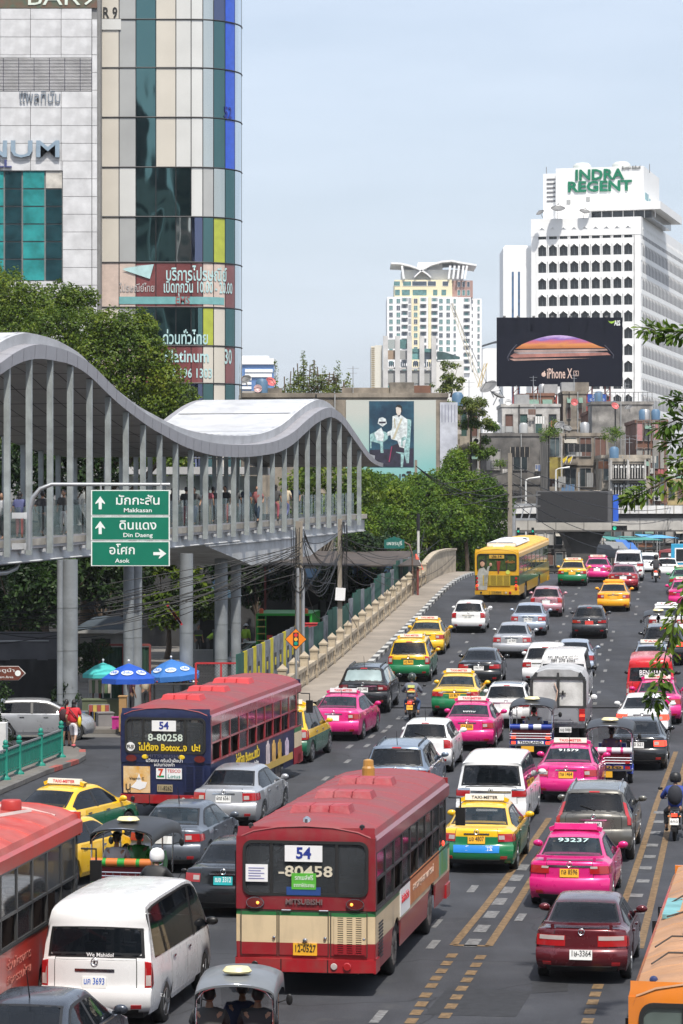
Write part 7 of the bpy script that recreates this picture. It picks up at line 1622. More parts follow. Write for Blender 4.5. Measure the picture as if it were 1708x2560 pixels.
for pts,cl,d in(([(262,1622),(975,1612),(985,1625),(880,1632),(300,1640),(262,1634)],(.36,.25,.22),-.345),([(262,1640),(880,1636),(960,1640),(300,1654)],(.30,.26,.26),-.35),([(232,1668),(262,1648),(980,1640),(1008,1660),(800,1668),(262,1682)],(.34,.15,.12),-.34),([(225,1690),(262,1688),(860,1684),(262,1706)],(.36,.22,.18),-.345)):
 put('printed_edge',MB().prism([zx(*p)for p in pts],d,d+.02),plain('phone edge %.2f'%(cl[0]+d+cl[1]),cl,.4,var=.4,vs=.6),bb)
put('printed_outline',MB().tube([(zx(a,b)[0],-.33,zx(a,b)[1])for a,b in((285,1580),(240,1630),(212,1680),(222,1705))],.10,4).tube([(zx(a,b)[0],-.33,zx(a,b)[1])for a,b in((960,1585),(1000,1625),(1028,1660),(1025,1685))],.08,4),plain('outline print',(.06,.06,.08),.4),bb)
PKT=plain('pale rose lettering',(.62,.45,.38),.5)
text('iPhone X',2.0,PKT,bb,(zx(612,1806)[0],-.33,zx(0,1806)[1]),fit=3.55,ext=.01,bold=.012);
put('logo_mark',MB().ball((zx(491,1810)[0],-.31,zx(0,1810)[1]),(.30,.02,.33),12,8).ball((zx(497,1786)[0],-.31,zx(0,1788)[1]),(.08,.02,.12),8,5),PKT,bb)
ox,oz=zx(741,1802);put('letter_box',MB().bar((ox-.34,-.32,oz-.34),(ox+.34,-.32,oz-.34),.06).bar((ox-.34,-.32,oz+.34),(ox+.34,-.32,oz+.34),.06).bar((ox-.34,-.32,oz-.34),(ox-.34,-.32,oz+.34),.06).bar((ox+.34,-.32,oz-.34),(ox+.34,-.32,oz+.34),.06),PKT,bb);text('S',.75,PKT,bb,(ox,-.33,oz),ext=.01)
text('AIS',1.0,WT,bb,(zx(1058,1416)[0],-.33,zx(0,1415)[1]),fit=.85,bold=.03,ext=.01);put('logo_mark',MB().prism([zx(988,1396),zx(1005,1402),zx(1025,1400),zx(1048,1390),zx(1030,1412),zx(1012,1418),zx(998,1410)],-.34,-.31),plain('lime logo',(.30,.50,.05),.5),bb)
RL=plain('red lattice steel',(.28,.04,.03),.6)
for k,px in enumerate((1290,1339,1386,1430,1475,1520)):
 lg=put('leg',MB().bar((xB(px)-.35,.6,zB(1090)),(xB(px)-.35,.6,zB(964)),.2).bar((xB(px)+.35,.6,zB(1090)),(xB(px)+.35,.6,zB(964)),.2),RL,bb)
 m=MB()
 for j in range(9):z0=zB(1090)+.75*j;m.bar((xB(px)-.35,.6,z0),(xB(px)+.35,.6,z0+.75),.09)
 put('lattice',m,RL,lg)['kind']='stuff'
 if k<5:
  x0,x1=xB(px),xB((1339,1386,1430,1475,1520)[k])
  put('brace',MB().bar((x0,.6,zB(1060)),(x1,.6,zB(1000)),.08).bar((x0,.6,zB(1000)),(x1,.6,zB(1060)),.08).bar((x0,.6,zB(985)),(x1,.6,zB(985)),.12).bar((x0,.6,zB(1030)),(x1,.6,zB(1030)),.10),RL,bb)
for px in(1260,1294,1333,1379,1425,1470,1514):put('spotlight',MB().obox((xB(px),-1.2,zB(793)),(.35,.6,.2)).bar((xB(px),-.9,zB(793)),(xB(px),0,zB(795)),.06),GD,bb)
sg_=thing('roof_sign','small blue sign with white writing on the rooftop under the billboard','sign',P(1493,995,392));put('board',MB().box(-1.3,1.3,-.05,.05,-.55,.5),plain('blue sign',(.02,.08,.34),.5),sg_);text('ให้เช่า',.6,WT,sg_,(0,-.07,.2),fit=1.2);text('02 611 7070',.45,WT,sg_,(0,-.07,-.25),fit=2.0)
# ------------------------ old blocks beyond the flyover
DKW=grime('blackened render',(.10,.095,.09),(.02,.02,.02),.7,.3,col2=(.22,.205,.19))
block('dark sooty block with a wide blank wall above the wires',1200,1402,1085,335,14,DKW,3,3,(.5,.4),seed=2)
block('grey and white upper flats behind the red lattice legs',1255,1400,1012,350,10,OLD3,4,4,(.5,.5),seed=3)
block('brown brick penthouse under the billboard',1318,1385,985,372,8,OLD5,5,2,(.6,.5),seed=5)
block('tan stucco stair tower under the billboard',1408,1466,980,372,8,OLD1,5,2,(.3,.3),seed=6)
block('tall stained block with iron grilles and yellow flags',1370,1520,1085,318,12,OLD1,5,4,(.72,.6),seed=7,balcony=True)
block('rust red penthouse with white lower wall behind the roof terrace',1470,1600,1030,345,10,OLD5,5,3,(.6,.4),seed=8,win=[GL[1],GL[3]])
block('old flats with rows of black air vents and columns',1505,1625,1140,310,12,OLD4,4,5,(.6,.62),seed=9,balcony=True)
vb_=block('old flats with ranks of pale fins and black recesses above the flyover',1528,1612,1148,306,2,OLD4,0,1,cat='building')
zv=lambda py:H-(py-CY)/F*306
for r,py in enumerate((1192,1240,1285)):
 put('recess',MB().box(-1.75,1.75,-.03,.0,zv(py+6),zv(py-32)),BLACK,vb_);put('balcony_slab',MB().box(-1.9,1.9,-.9,.0,zv(py+9),zv(py+6)),OLD2,vb_)
 for k in range(12):
  x=-1.62+.295*k;put('sun_fin',MB().box(x-.05,x+.05,-.30,-.03,zv(py+4),zv(py-30)),OLD3,vb_)
  if k%2:put('bracket',MB().box(x-.13,x+.13,-.34,-.30,zv(py-22),zv(py-27)),HW0,vb_)
for x in(-1.83,-.0,1.83):put('pier',MB().box(x-.10,x+.10,-.4,0,0,zv(1150)),OLD3,vb_)
for i,(px,py,w,h_,Y)in enumerate(((1268,1178,1.1,.5,332),(1300,1130,2.2,1.2,332),(1405,1205,.8,1.2,315),(1450,1120,2.6,.9,315),(1420,1220,1.5,.8,315),(1475,1200,.7,1.6,315),(1350,1050,1.2,.9,347),(1330,1030,.9,.7,347),(1490,1235,1.0,.8,307),(1640,1120,.6,1.8,322),(1385,1060,.8,.8,347))):
 o=thing('wall_hoarding',('small patched board','wide iron grille','narrow pale shutter','long iron grille','blue laundry rail','tall tin sheet','white tin sheet','rusty tin sheet','pale cloth','tall glazed strip','orange shutter')[i]+' fixed to the stained flats near the wires','panel',P(px,py,Y),group='patches on the old flats')
 put('backing',MB().box(-w/2,w/2,-.06,.0,-h_/2,h_/2),[OLD3,BLACK,GGR,BLACK,plain('laundry blue',(.10,.18,.30),.8),plain('tin',(.35,.36,.36),.5,.3),HW0,OLD5,plain('cloth beige',(.5,.45,.38),.8),GL[3],plain('orange shutter',(.36,.14,.05),.7)][i],o)
 for k in range(5):x=-w/2+w*k/4;put('bar',MB().box(x-.03,x+.03,-.10,-.06,-h_/2,h_/2),plain('grey frame',(.20,.19,.18),.7)if i!=1 else OLD4,o)
for i,(px,y0,y1,Y)in enumerate(((1404,1090,1260,316),(1372,1090,1260,316),(1523,1145,1270,304),(1662,1060,1270,322),(1447,1180,1262,315))):
 o=thing('drain_pipe',('pale drain pipe at the left corner of the stained flats','thin dark pipe beside the yellow banner','stained pipe by the pale fins','rusty pipe on the brown corner building','grey pipe under the iron grille')[i],'pipe',P(px,y1,Y));l_=(y1-y0)/F*Y
 put('tube',MB().tube([(0,-.15,0),(0,-.15,l_)],.09,6),(OLD3,BLACK,OLD2,OLD5,GGR)[i],o)
 for k in range(4):put('clip',MB().obox((0,-.1,l_*(k+.5)/4),(.26,.2,.06)),STEEL,o)
block('brown corner building with tall strips of glass beside the hotel',1590,1668,1052,325,12,OLD5,6,4,(.7,.72),seed=10,win=[GL[1],GL[3],TSTR,plain('pinkish curtain',(.4,.2,.2),.6)])
block('yellow and grey shophouse at the far right behind the leaves',1668,1760,1200,360,12,grime('faded yellow render',(.50,.40,.20),amount=.3),4,4,(.6,.5),seed=11)
block('low white shophouse above the flyover edge',1655,1770,1180,420,12,OLD3,5,4,(.6,.5),seed=12)
rt=block('roof terrace with iron railing over the rust red penthouse',1480,1632,1006,340,6,OLD2,0,1,name='roof_terrace',cat='terrace');
for k in range(14):put('railing_post',MB().bar((-3.6+.55*k,-.1,(H-(1006-CY)/F*340)),(-3.6+.55*k,-.1,(H-(1006-CY)/F*340)+1.2),.06),GD,rt)
put('railing_rail',MB().bar((-3.6,-.1,H-(1006-CY)/F*340+1.2),(3.6,-.1,H-(1006-CY)/F*340+1.2),.07),GD,rt)
for i,(px,lab)in enumerate(((1413,'yellow flag on the stained block, nearer the banner'),(1426,'yellow flag on the stained block, further from the banner'))):
 f_=thing('flag',lab,'flag',P(px,1150,316.5),group='yellow flags');put('pole',MB().bar((0,0,-.4),(.3,0,.5),.04),WHITE,f_);put('cloth',MB().add([(.25,0,.45),(-.3,0,.1),(-.2,0,-.35),(.12,0,0)],[(0,1,2,3)]),plain('yellow flag cloth',(.62,.45,.02),.7),f_)
yb=thing('yellow_banner','faded yellow print banner hanging at the stained block corner','banner',P(1390,1170,316.8));put('sheet',MB().box(-.75,.75,-.04,.0,-1.2,1.2),grime('yellow print',(.34,.28,.06),(.16,.09,.05),.6,.6),yb)
YF=285.0;SF=F/YF;xF=lambda px:(px-CX)/SF;zF=lambda py:H-(py-CY)/SF
sc_=thing('led_screen','large dark switched-off LED screen hung over the road','screen',(xF(1424),YF-4,zF(1267)));w_,h_=86/SF,36/SF
put('case',MB().box(-w_-.1,w_+.5,.02,.9,-h_-.12,h_+.12),plain('screen case grey',(.10,.10,.105),.5),sc_);put('display',MB().box(-w_,w_,-.04,.015,-h_,h_),plain('dead LED panel',(.018,.018,.02),.6,var=.2,vs=8),sc_);put('blue_cabinet',MB().box(w_+.52,w_+1.05,-.2,.9,-h_,h_*.85),plain('blue cabinet',(.02,.10,.52),.5),sc_)
gt=thing('sign_gantry','grey steel lattice gantry holding up the dark screen from the left','gantry',(xF(1278),YF-3.6,0));
for z in(zF(1262),zF(1298)):put('chord',MB().bar((0,0,z),(6.9,0,z),.22),STEEL,gt)
for k in range(4):put('lattice_bar',MB().bar((k*.75,0,zF(1298)),(k*.75+.4,0,zF(1262)),.12),STEEL,gt)
put('column',MB().tube([(0,0,0),(0,0,zF(1255))],.25,10),STEEL,gt)
FC=grime('flyover concrete',(.58,.56,.52),(.16,.15,.14),.35,.2,streak=.1)
fo=thing('flyover','pale concrete flyover crossing above the road behind the dark screen','bridge',(0,YF,0))
put('girder',MB().box(xF(1215),xF(1850),0,9,zF(1327),zF(1296)),FC,fo);put('girder_lip',MB().box(xF(1215),xF(1850),-.25,9.2,zF(1329),zF(1325)),plain('dark lip',(.10,.095,.09),.7),fo)
for k in range(9):put('girder_seam',MB().box(xF(1250+70*k)-.03,xF(1250+70*k)+.03,-.02,.0,zF(1325),zF(1296)),plain('dark lip',(.10,.095,.09),.7),fo)
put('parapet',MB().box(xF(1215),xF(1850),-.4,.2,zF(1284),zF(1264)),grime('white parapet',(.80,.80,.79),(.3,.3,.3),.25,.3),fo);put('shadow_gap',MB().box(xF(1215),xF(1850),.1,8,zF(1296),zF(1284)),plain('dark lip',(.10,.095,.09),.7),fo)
for k in range(12):put('parapet_post',MB().box(xF(1530+22*k)-.06,xF(1530+22*k)+.06,-.46,-.40,zF(1284),zF(1264)),FC,fo)
put('pier',MB().prism([(xF(1462)-1.0,-1),(xF(1462)+1.0,-1),(xF(1462)+1.3,zF(1370)),(xF(1462)+2.2,zF(1327)),(xF(1462)-2.2,zF(1327)),(xF(1462)-1.3,zF(1370))],1,7),grime('dark pier concrete',(.10,.095,.09),amount=.5),fo);put('pier_cap',MB().box(xF(1420),xF(1443),1.5,7.5,zF(1345),zF(1327)),FC,fo)
def signal(label,px,py,Y,n=3,lit=0,horiz=True):
 c=thing('traffic_light',label,'traffic light',P(px,py,Y),group='traffic lights under the flyover')
 if not horiz:c.scale=(.6,)*3
 put('housing',MB().box(-.75 if horiz else-.22,.75 if horiz else.22,-.1,.12,-.24 if horiz else-.6,.24 if horiz else.6),BLACK,c)
 for k in range(3):
  x=(-.5+.5*k)if horiz else 0;z=0 if horiz else.4-.4*k
  put('lens',MB().lathe([(.19,-.13),(.17,-.11)],14,'y',(x,0,z)),plain('lit green signal',(.05,.9,.55),.3,emit=.4)if k==lit else plain('unlit lens',(.03,.03,.03),.3),c)
  put('lamp_hood',MB().lathe([(.21,-.28),(.21,-.1)],12,'y',(x,0,z),cap=False),BLACK,c)
signal('traffic light showing a green arrow under the flyover edge',1549,1320,YF-1.5,lit=0);signal('small upright traffic light left of the dark pier',1296,1328,YF-1,horiz=False,lit=1);signal('second upright traffic light left of the dark pier',1332,1328,YF-1,horiz=False,lit=1)
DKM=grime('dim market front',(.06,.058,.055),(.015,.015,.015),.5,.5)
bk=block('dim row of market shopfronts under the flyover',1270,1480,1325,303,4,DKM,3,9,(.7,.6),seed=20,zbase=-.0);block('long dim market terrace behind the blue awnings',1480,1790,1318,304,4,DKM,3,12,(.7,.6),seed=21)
AW=[plain('blue awning cloth',(.03,.13,.42),.6),plain('green awning cloth',(.06,.24,.22),.6),plain('grey awning cloth',(.2,.21,.22),.7),plain('light blue awning cloth',(.10,.32,.55),.6)]
for i,(px,py,w_,mt,lab)in enumerate(((1513,1372,3.2,2,'grey market awning sloping toward the dark pier'),(1545,1365,3.0,2,'grey striped market awning behind the signal post'),(1568,1360,2.6,0,'bright blue market awning sloping down beside the white van'),(1600,1352,4.5,1,'green market awning on thin poles'),(1640,1347,4.5,3,'light blue flat awning over the market crowd'),(1560,1352,5,1,'long green roof edge of the market stalls'))):
 c=thing('market_awning',lab,'awning',(P(px,py,295.5+1.1*i).x,295.5+1.1*i,0),group='market awnings under the flyover');z=P(px,py,295.5+1.1*i).z
 put('cloth',MB().add([(-w_/2,0,z+.5),(w_/2*.3,0,z+.4),(w_/2,-1.5,z-.9 if i<3 else z+.1),(-w_/2+.9,-1.5,z-.8 if i<3 else z+.1),(-w_/2,0,z+.44),(w_/2*.3,0,z+.34),(w_/2,-1.5,z-.96 if i<3 else z+.04),(-w_/2+.9,-1.5,z-.86 if i<3 else z+.04)],[(0,1,2,3),(7,6,5,4),(0,3,7,4),(2,1,5,6)]),AW[mt],c)
 for x in(-w_/2+.1,w_/2-.2):put('pole',MB().tube([(x,-.2,0),(x,-.2,z+.3)],.05,6),STEEL,c)
for i,(px,k)in enumerate(((1502,2),(1510,5),(1597,7),(1612,0),(1622,1))):
 Y=278+3*i;person('shopper in %s walking under the flyover by the market awnings'%('violet shirt','beige shirt','dark red shirt','black shirt','white shirt')[i],((px-CX)/F*Y,Y,gnd((px-CX)/F*Y,Y)),.4*i,'walk',clo[k],clo[0],group='shoppers under the flyover',detail=False)
 # ------------------------ trees and plants
LF1=leaf_mat('broadleaf green',[(.020,.05,.006),(.062,.115,.009),(.13,.185,.013),(.26,.28,.025)])
LF2=leaf_mat('fresh green',[(.012,.040,.005),(.05,.115,.008),(.12,.205,.012),(.25,.30,.020)])
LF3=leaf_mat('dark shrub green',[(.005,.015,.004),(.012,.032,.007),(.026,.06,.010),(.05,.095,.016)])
LF4=leaf_mat('olive vine',[(.04,.07,.014),(.09,.14,.022),(.17,.21,.035),(.24,.25,.06)])
BARK=grime('bark',(.12,.085,.06),(.03,.025,.02),.5,2,streak=.3)
def leaves(blobs,n,size,seed,flat_=.35,shell=.62):
 rnd=random.Random(seed);vs=[];fs=[]
 tot=sum(r[0]*r[1]if isinstance(r,tuple)else r*r for c,r in blobs);cum=[]
 a=0
 for c,r in blobs:
  a+=(r[0]*r[1]if isinstance(r,tuple)else r*r)/tot;cum.append(a)
 for i in range(n):
  x=rnd.random();k=0
  while k<len(cum)-1 and cum[k]<x:k+=1
  c,r=blobs[k];rr=r if isinstance(r,tuple)else(r,r,r)
  th=rnd.random()*2*math.pi;cz=rnd.uniform(-.75,1);sn=math.sqrt(max(0,1-cz*cz));d=Vector((sn*math.cos(th),sn*math.sin(th),cz))
  q=shell+(1-shell)*rnd.random()**.7
  w=mnoise.noise(Vector(c)*.3+d*2.1)*.35+mnoise.noise(Vector(c)+d*5.5)*.22
  p=Vector(c)+Vector((d.x*rr[0],d.y*rr[1],d.z*rr[2]))*(q+w)
  up=(d*.7+Vector((rnd.gauss(0,.5),rnd.gauss(0,.5),rnd.gauss(.5,.5)))).normalized()
  t=up.cross(Vector((rnd.gauss(0,1),rnd.gauss(0,1),rnd.gauss(0,1)))).normalized();b=up.cross(t)
  s=size*rnd.uniform(.6,1.35);j=len(vs)
  vs+=[p-t*s*.5,p+b*s*.27+up*s*.06,p+t*s*.5-up*s*.08,p-b*s*.27+up*s*.06];fs+=[(j,j+1,j+2,j+3)]
 return MB().add(vs,fs)
def bushy(c,r,n,rad,rnd,squash=.8):
 """clump centres spread through an ellipsoid"""
 out=[]
 for i in range(n):
  while True:
   d=Vector((rnd.uniform(-1,1),rnd.uniform(-1,1),rnd.uniform(-1,1)))
   if d.length<1:break
  d=d.normalized()*(d.length**.45)
  out.append((Vector(c)+Vector((d.x*r[0],d.y*r[1],d.z*r[2])),rad*rnd.uniform(.65,1.3)))
 return out
def tree(label,base,blobs,n,size,lm,seed,trunk=.35,group='trees along the road',name='tree',forks=None):
 c=thing(name,label,'tree',base,group=group);b=Vector(base)
 loc=[(Vector(p)-b,r)for p,r in blobs]
 put('crown',leaves(loc,n,size,seed,shell=.3 if name=='small_tree' else.62),lm,c)
 ctr=sum((p for p,r in loc),Vector())/len(loc);m=MB()
 f=Vector((ctr.x*.4,ctr.y*.4,ctr.z*.5))
 m.tube([(0,0,-.1),f*.4+Vector((.1,.05,0)),f],[trunk,trunk*.8,trunk*.6],9)
 rnd=random.Random(seed)
 for p,r in rnd.sample(loc,min(len(loc),forks or 9)):
  mid=f.lerp(p,.5)+Vector((rnd.uniform(-.4,.4),rnd.uniform(-.4,.4),rnd.uniform(-.1,.5)))
  m.tube([f*.92,mid,p],[trunk*.42,trunk*.25,trunk*.08],6)
 put('trunk',m.mesh('trunk',60),BARK,c)
 return c
def inpx(spec,rnd):
 return[(P(px,py,Y),r)for px,py,Y,r in spec]
rnd=random.Random(5)
spec=[(20,700,153,2.2),(-50,690,155,2.6),(85,730,152,2.0),(150,705,153,1.5),(190,720,152,1.4),(40,800,152,2.4),(130,790,150,2.2),(215,790,150,2.0),(-40,840,152,2.8),(275,770,149,1.5),(330,775,149,1.6),(250,850,149,2.2),(350,830,148.5,1.7),(170,880,151,2.3),(60,900,152,2.5),(320,900,149,2.0),(385,900,148.5,1.4),(400,960,148,1.3),(280,960,150,2.2),(440,1010,148,1.1),(380,1020,149,1.6),(470,1040,147.6,.8),(200,980,152,2.4),(100,1000,153,2.6),(300,1060,151,2.0),(10,1000,153,2.6),(430,1065,149,1.0),(490,1010,147.5,.9),(505,985,147.5,.8),(455,950,148,1.2),(480,1050,147.5,.9),(420,900,148,1.3),(395,850,148.5,1.2),(460,1000,147.8,1.2),(360,770,149,1.0),(180,690,152,.9),(225,690,152,.7)]
tree('large dark green broadleaf tree rising behind the wavy footbridge roof',(-14,153,0),[(p-Vector((.0,0,1.15)),r*.80)for p,r in inpx(spec,rnd)],90000,.19,LF1,1,.5,group='broadleaf trees beside the footbridge')
spec=[(900,1240,200,1.9),(950,1220,202,1.7),(1000,1240,200,1.7),(930,1300,198,2.0),(890,1320,197,1.7),(990,1310,199,2.0),(1050,1230,203,1.8),(1100,1210,205,1.6),(1150,1215,206,1.6),(1200,1225,207,1.7),(1245,1250,208,1.3),(1060,1300,202,2.0),(1120,1290,204,2.1),(1180,1290,206,2.0),(1230,1310,207,1.4),(1080,1370,203,1.9),(1140,1365,205,1.9),(1190,1370,206,1.8),(1000,1380,200,1.6),(945,1370,198,1.6),(1140,1140,206,.9),(1135,1170,206,1.1),(1040,1205,203,1.1),(920,1195,200,1.1),(1230,1240,207,1.2),(1170,1410,205,1.4),(1110,1420,204,1.4)]
tree('spreading bright green street tree between the footbridge end and yellow bus',(7.5,203,2),[(p-Vector((0,0,.35)),r*.95)for p,r in inpx(spec,rnd)],90000,.20,LF2,2,.3,group='broadleaf trees beside the footbridge')
for i,(px,Y)in enumerate(((1140,204),(1165,202),(1182,205))):
 x=(px-CX)/F*Y;o=thing('tree',('thin dark trunk beside the curved parapet end','second slim trunk between parapet and yellow bus','forked slim trunk touching the yellow bus roof')[i],'tree',(x,Y,3.0));put('trunk',MB().tube([(0,0,-1),(.1,0,1.6),(0,.1,3.6)],[.2,.16,.12],8).mesh('t',60),BARK,o);put('crown',leaves([(Vector((0,.3,4.0)),1.2)],700,.32,40+i),LF2,o)
for i,(px,py,Y,s,lab)in enumerate(((40,1470,138,2.6,'dark shaded tree at the far left under the footbridge deck'),(120,1430,146,2.6,'dark leafy tree between the two left columns'),(260,1440,152,2.3,'dark tree behind the slate-blue hut'),(415,1470,160,2.0,'mid green tree between the columns and the tin roofed shop'),(640,1420,172,2.0,'dim tree beneath the haunched girder'),(920,1420,176,2.3,'dark tree overhanging the graffiti wall by the street name sign'),(330,1180,168,2.6,'green tree seen through the footbridge fins'),(100,1180,150,2.6,'shady tree seen between the leftmost fins'),(790,1240,190,2.6,'green tree seen through the far fins'))):
 p=P(px,py,Y);r2=random.Random(60+i)
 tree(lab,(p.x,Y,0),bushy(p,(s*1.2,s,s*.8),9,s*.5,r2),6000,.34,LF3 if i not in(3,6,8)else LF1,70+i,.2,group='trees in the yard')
yr_=thing('yard_shade_roof','added tin lean-to roof shading the yard wall behind the poles','roof',(-1.5,160,0));put('sheet',MB().add([(-3,0,5.4),(6,0,5.4),(6,15,6.0),(-3,15,6.0),(-3,0,5.34),(6,0,5.34),(6,15,5.94),(-3,15,5.94)],[(0,1,2,3),(7,6,5,4),(0,4,5,1)]),grime('rusty tin',(.08,.06,.05),amount=.6),yr_)  # tin roof added to keep the yard wall in shade
for x in(-2.8,1.5,5.8):put('post',MB().bar((x,.2,0),(x,.2,5.3),.12),plain('rust red post',(.16,.035,.03),.7),yr_)
hb=thing('hedge','clipped dark green bush at the picture edge behind the brown arrow sign','bush',flat([(-40,1900)],.15)[0]);put('foliage',leaves(bushy((0,.4,1.5),(.75,.7,1.5),22,.42,random.Random(9)),7000,.12,12),LF3,hb);put('stem',MB().tube([(0,.3,0),(0,.3,1.6)],.08,6),BARK,hb)
for i,(px,py,Y,s,n)in enumerate(((232,1640,117,.45,1500),(165,1752,106.6,.28,900))):
 p=P(px,py,Y);o=thing('climbing_plant',('dark creeper hanging down the green fence by the column','scrubby plant at the foot of the round column behind the silver car')[i],'plant',(p.x,Y,0));put('foliage',leaves(bushy((0,0,p.z),(s,.3,1.0),9,.35,random.Random(20+i)),n,.16,30+i),LF3,o);put('stem',MB().tube([(0,0,0),(.05,0,p.z)],.04,5),BARK,o)
vf=thing('rooftop_creeper','tangle of green creepers on a tall rooftop frame shaped like little fir trees','plants',(0,241,0));r3=random.Random(8)
vb=[]
for px,y0,y1,w in((759,880,985,16),(785,905,985,22),(720,950,985,12),(845,905,985,14),(870,935,985,12),(740,930,985,14),(810,920,985,16),(690,905,985,5)):
 n=int((y1-y0)/9)
 for k in range(n+1):
  t=k/n;vb.append((P(px+r3.uniform(-w,w)*t*.8,y0+(y1-y0)*t,241+r3.uniform(-.8,.8)),.18+.5*t*w/16))
vo=Vector((0,241,0));put('foliage',leaves([(p-vo,r)for p,r in vb],3400,.20,50,shell=.4),LF4,vf)
m=MB()
for px in range(712,875,12):m.tube([P(px,990,241)-vo,P(px+r3.uniform(-8,8),900+abs(px-770)*.5+r3.uniform(-8,20),241)-vo],.05,5)
for k in range(26):m.tube([P(r3.uniform(712,870),r3.uniform(930,985),241)-vo,P(r3.uniform(712,870),r3.uniform(920,985),241.3)-vo],.035,4)
put('stems',m,plain('dry stem',(.12,.09,.06),.8),vf)['kind']='stuff'
for i,(px,py0,py1,lab)in enumerate(((1127,905,990,'spindly little tree growing on the roof beside the portrait block'),(1105,950,985,'low bush at the roof corner above the white banner'))):
 r2=random.Random(90+i);Y=243;b_=P(px,py1,Y);t_=P(px,py0,Y);bl=bushy(b_.lerp(t_,.35),(1.4,.6,.55),7,.4,r2)+bushy(b_.lerp(t_,.85),(.8,.5,.55),6,.38,r2)
 tree(lab,tuple(b_),bl,800,.24,LF4,92+i,.09,group='rooftop plants',name='small_tree')
for i,(px,py,w,h_,Y,n,lab)in enumerate(((1170,1035,2.4,1.3,246,5200,'yellow green creeper on the roof edge of the stained flats'),(1200,1095,1.5,2.6,247,6000,'long dark green creeper trailing down the stained flats'),(1140,1165,.9,1.3,236,1500,'sapling in front of the white banner above the street tree'),(1365,1075,1.6,1.2,316,1500,'tuft of weeds on the ledge of the sooty block'),(1530,1085,1.0,.7,308,900,'green plants on the ledge above the black air vents'),(1425,1315,.7,.6,316,700,'little green bush sprouting below the dark screen'),(1250,1160,.5,.4,333,400,'small weed on the sooty block beside the pole'))):
 p=P(px,py,Y);o=thing('creeper',lab,'plant',p,group='plants on old buildings');put('foliage',leaves(bushy((0,0,0),(w,.5,h_),16,.5,random.Random(100+i)),n,.19,110+i,shell=.25),LF4 if i in(0,2,5)else LF2,o);put('stem',MB().tube([(0,0,-h_),(.1,0,h_*.5)],.05,5),BARK,o)
LFN=leaf_mat('near leaf',[(.03,.07,.008),(.07,.14,.012),(.14,.21,.018),(.24,.27,.03)],trans=.35)
leafm=cached(('bigleaf',),lambda:MB().add([(0,0,0),(.022,.045,.006),(.028,.085,.004),(.014,.118,-.006),(0,.128,-.014),(-.014,.118,-.006),(-.028,.085,.004),(-.022,.045,.006),(0,.06,-.006)],[(8,0,1),(8,1,2),(8,2,3),(8,3,4),(8,4,5),(8,5,6),(8,6,7),(8,7,0)]).mesh('leaf'))
nt_=thing('tree','near broadleaf tree whose leafy boughs hang into the picture from the right edge','tree',(9.2,50,0));nb=Vector((9.2,50,0))
put('trunk',MB().tube([(0,0,0),(.1,.1,4),(-.1,-.4,8),(.1,-.3,11.5)],[.35,.28,.22,.12],10).mesh('t',60),BARK,nt_)
boughs=[([(1800,805),(1735,826),(1680,830),(1640,826),(1606,818)],46.5,1.0,95),([(1800,980),(1730,1005),(1690,1000),(1665,1000)],47,.9,42),([(1810,1030),(1740,1045),(1690,1050),(1665,1062),(1650,1075)],47,1.0,55),([(1800,1060),(1735,1085),(1690,1105),(1660,1108)],47.3,1.0,45),([(1800,1120),(1740,1140),(1700,1150),(1682,1160)],46.8,.9,38),([(1810,1130),(1740,1170),(1680,1195),(1630,1220),(1590,1240),(1562,1250)],46.6,1.0,100),([(1800,1200),(1740,1215),(1690,1235)],47.4,.9,38),([(1820,1390),(1750,1440),(1705,1500),(1685,1560),(1668,1620),(1655,1680),(1640,1735),(1626,1765)],44.5,1.0,190)]
rl=random.Random(77);nleaf=0;rest=MB()
for pts,Y,s,n in boughs:
 n=int(n*(2.3 if len(pts)<8 else 1.5));s*=1.15
 q=[P(px,py,Y+rl.uniform(-.15,.15))-nb for px,py in pts]
 bo=put('bough',MB().tube([Vector((-.05,-.3,6.0+(q[0].z-6)*.6)),q[0].lerp(Vector((-.05,-.3,q[0].z)),.4)]+q,[.05,.04]+[.022-.017*k/(len(q)-1)for k in range(len(q))],6).mesh('b',60),BARK,nt_)
 for k in range(n):
  t=rl.random()*(len(q)-1)*.98+.02;i=int(t);p=q[i].lerp(q[min(i+1,len(q)-1)],t-i);d=(q[min(i+1,len(q)-1)]-q[i]).normalized()if i<len(q)-1 else(q[-1]-q[-2]).normalized()
  th=rl.uniform(0,2*math.pi);side=Vector((math.cos(th),rl.uniform(-.8,.8),math.sin(th)*.8-.15));y=(d*.7+side).normalized();zz=Vector((rl.gauss(0,.4),rl.gauss(-.3,.4),1)).normalized();x=y.cross(zz).normalized();zz=x.cross(y)
  M=Matrix(((x.x,y.x,zz.x),(x.y,y.y,zz.y),(x.z,y.z,zz.z)));s2=s*rl.uniform(.75,1.25)
  p=p+side*rl.uniform(0,.15)
  if nleaf<300 and rl.random()<.30:
   o=put('leaf',leafm,LFN,nt_,p,M.to_euler(),scale=(s2,)*3);nleaf+=1
  else:
   st0=len(rest.v);rest.add([v.co for v in leafm.vertices],[tuple(f.vertices)for f in leafm.polygons]);rest.xf(Matrix.Translation(p)@M.to_4x4()@Matrix.Scale(s2,4),st0)
put('leaves',rest,LFN,nt_,kind='stuff')
put('crown',leaves(bushy((.8,-.5,9.5),(2.2,2.5,2.6),14,1.0,random.Random(3)),9000,.22,4),LFN,nt_)
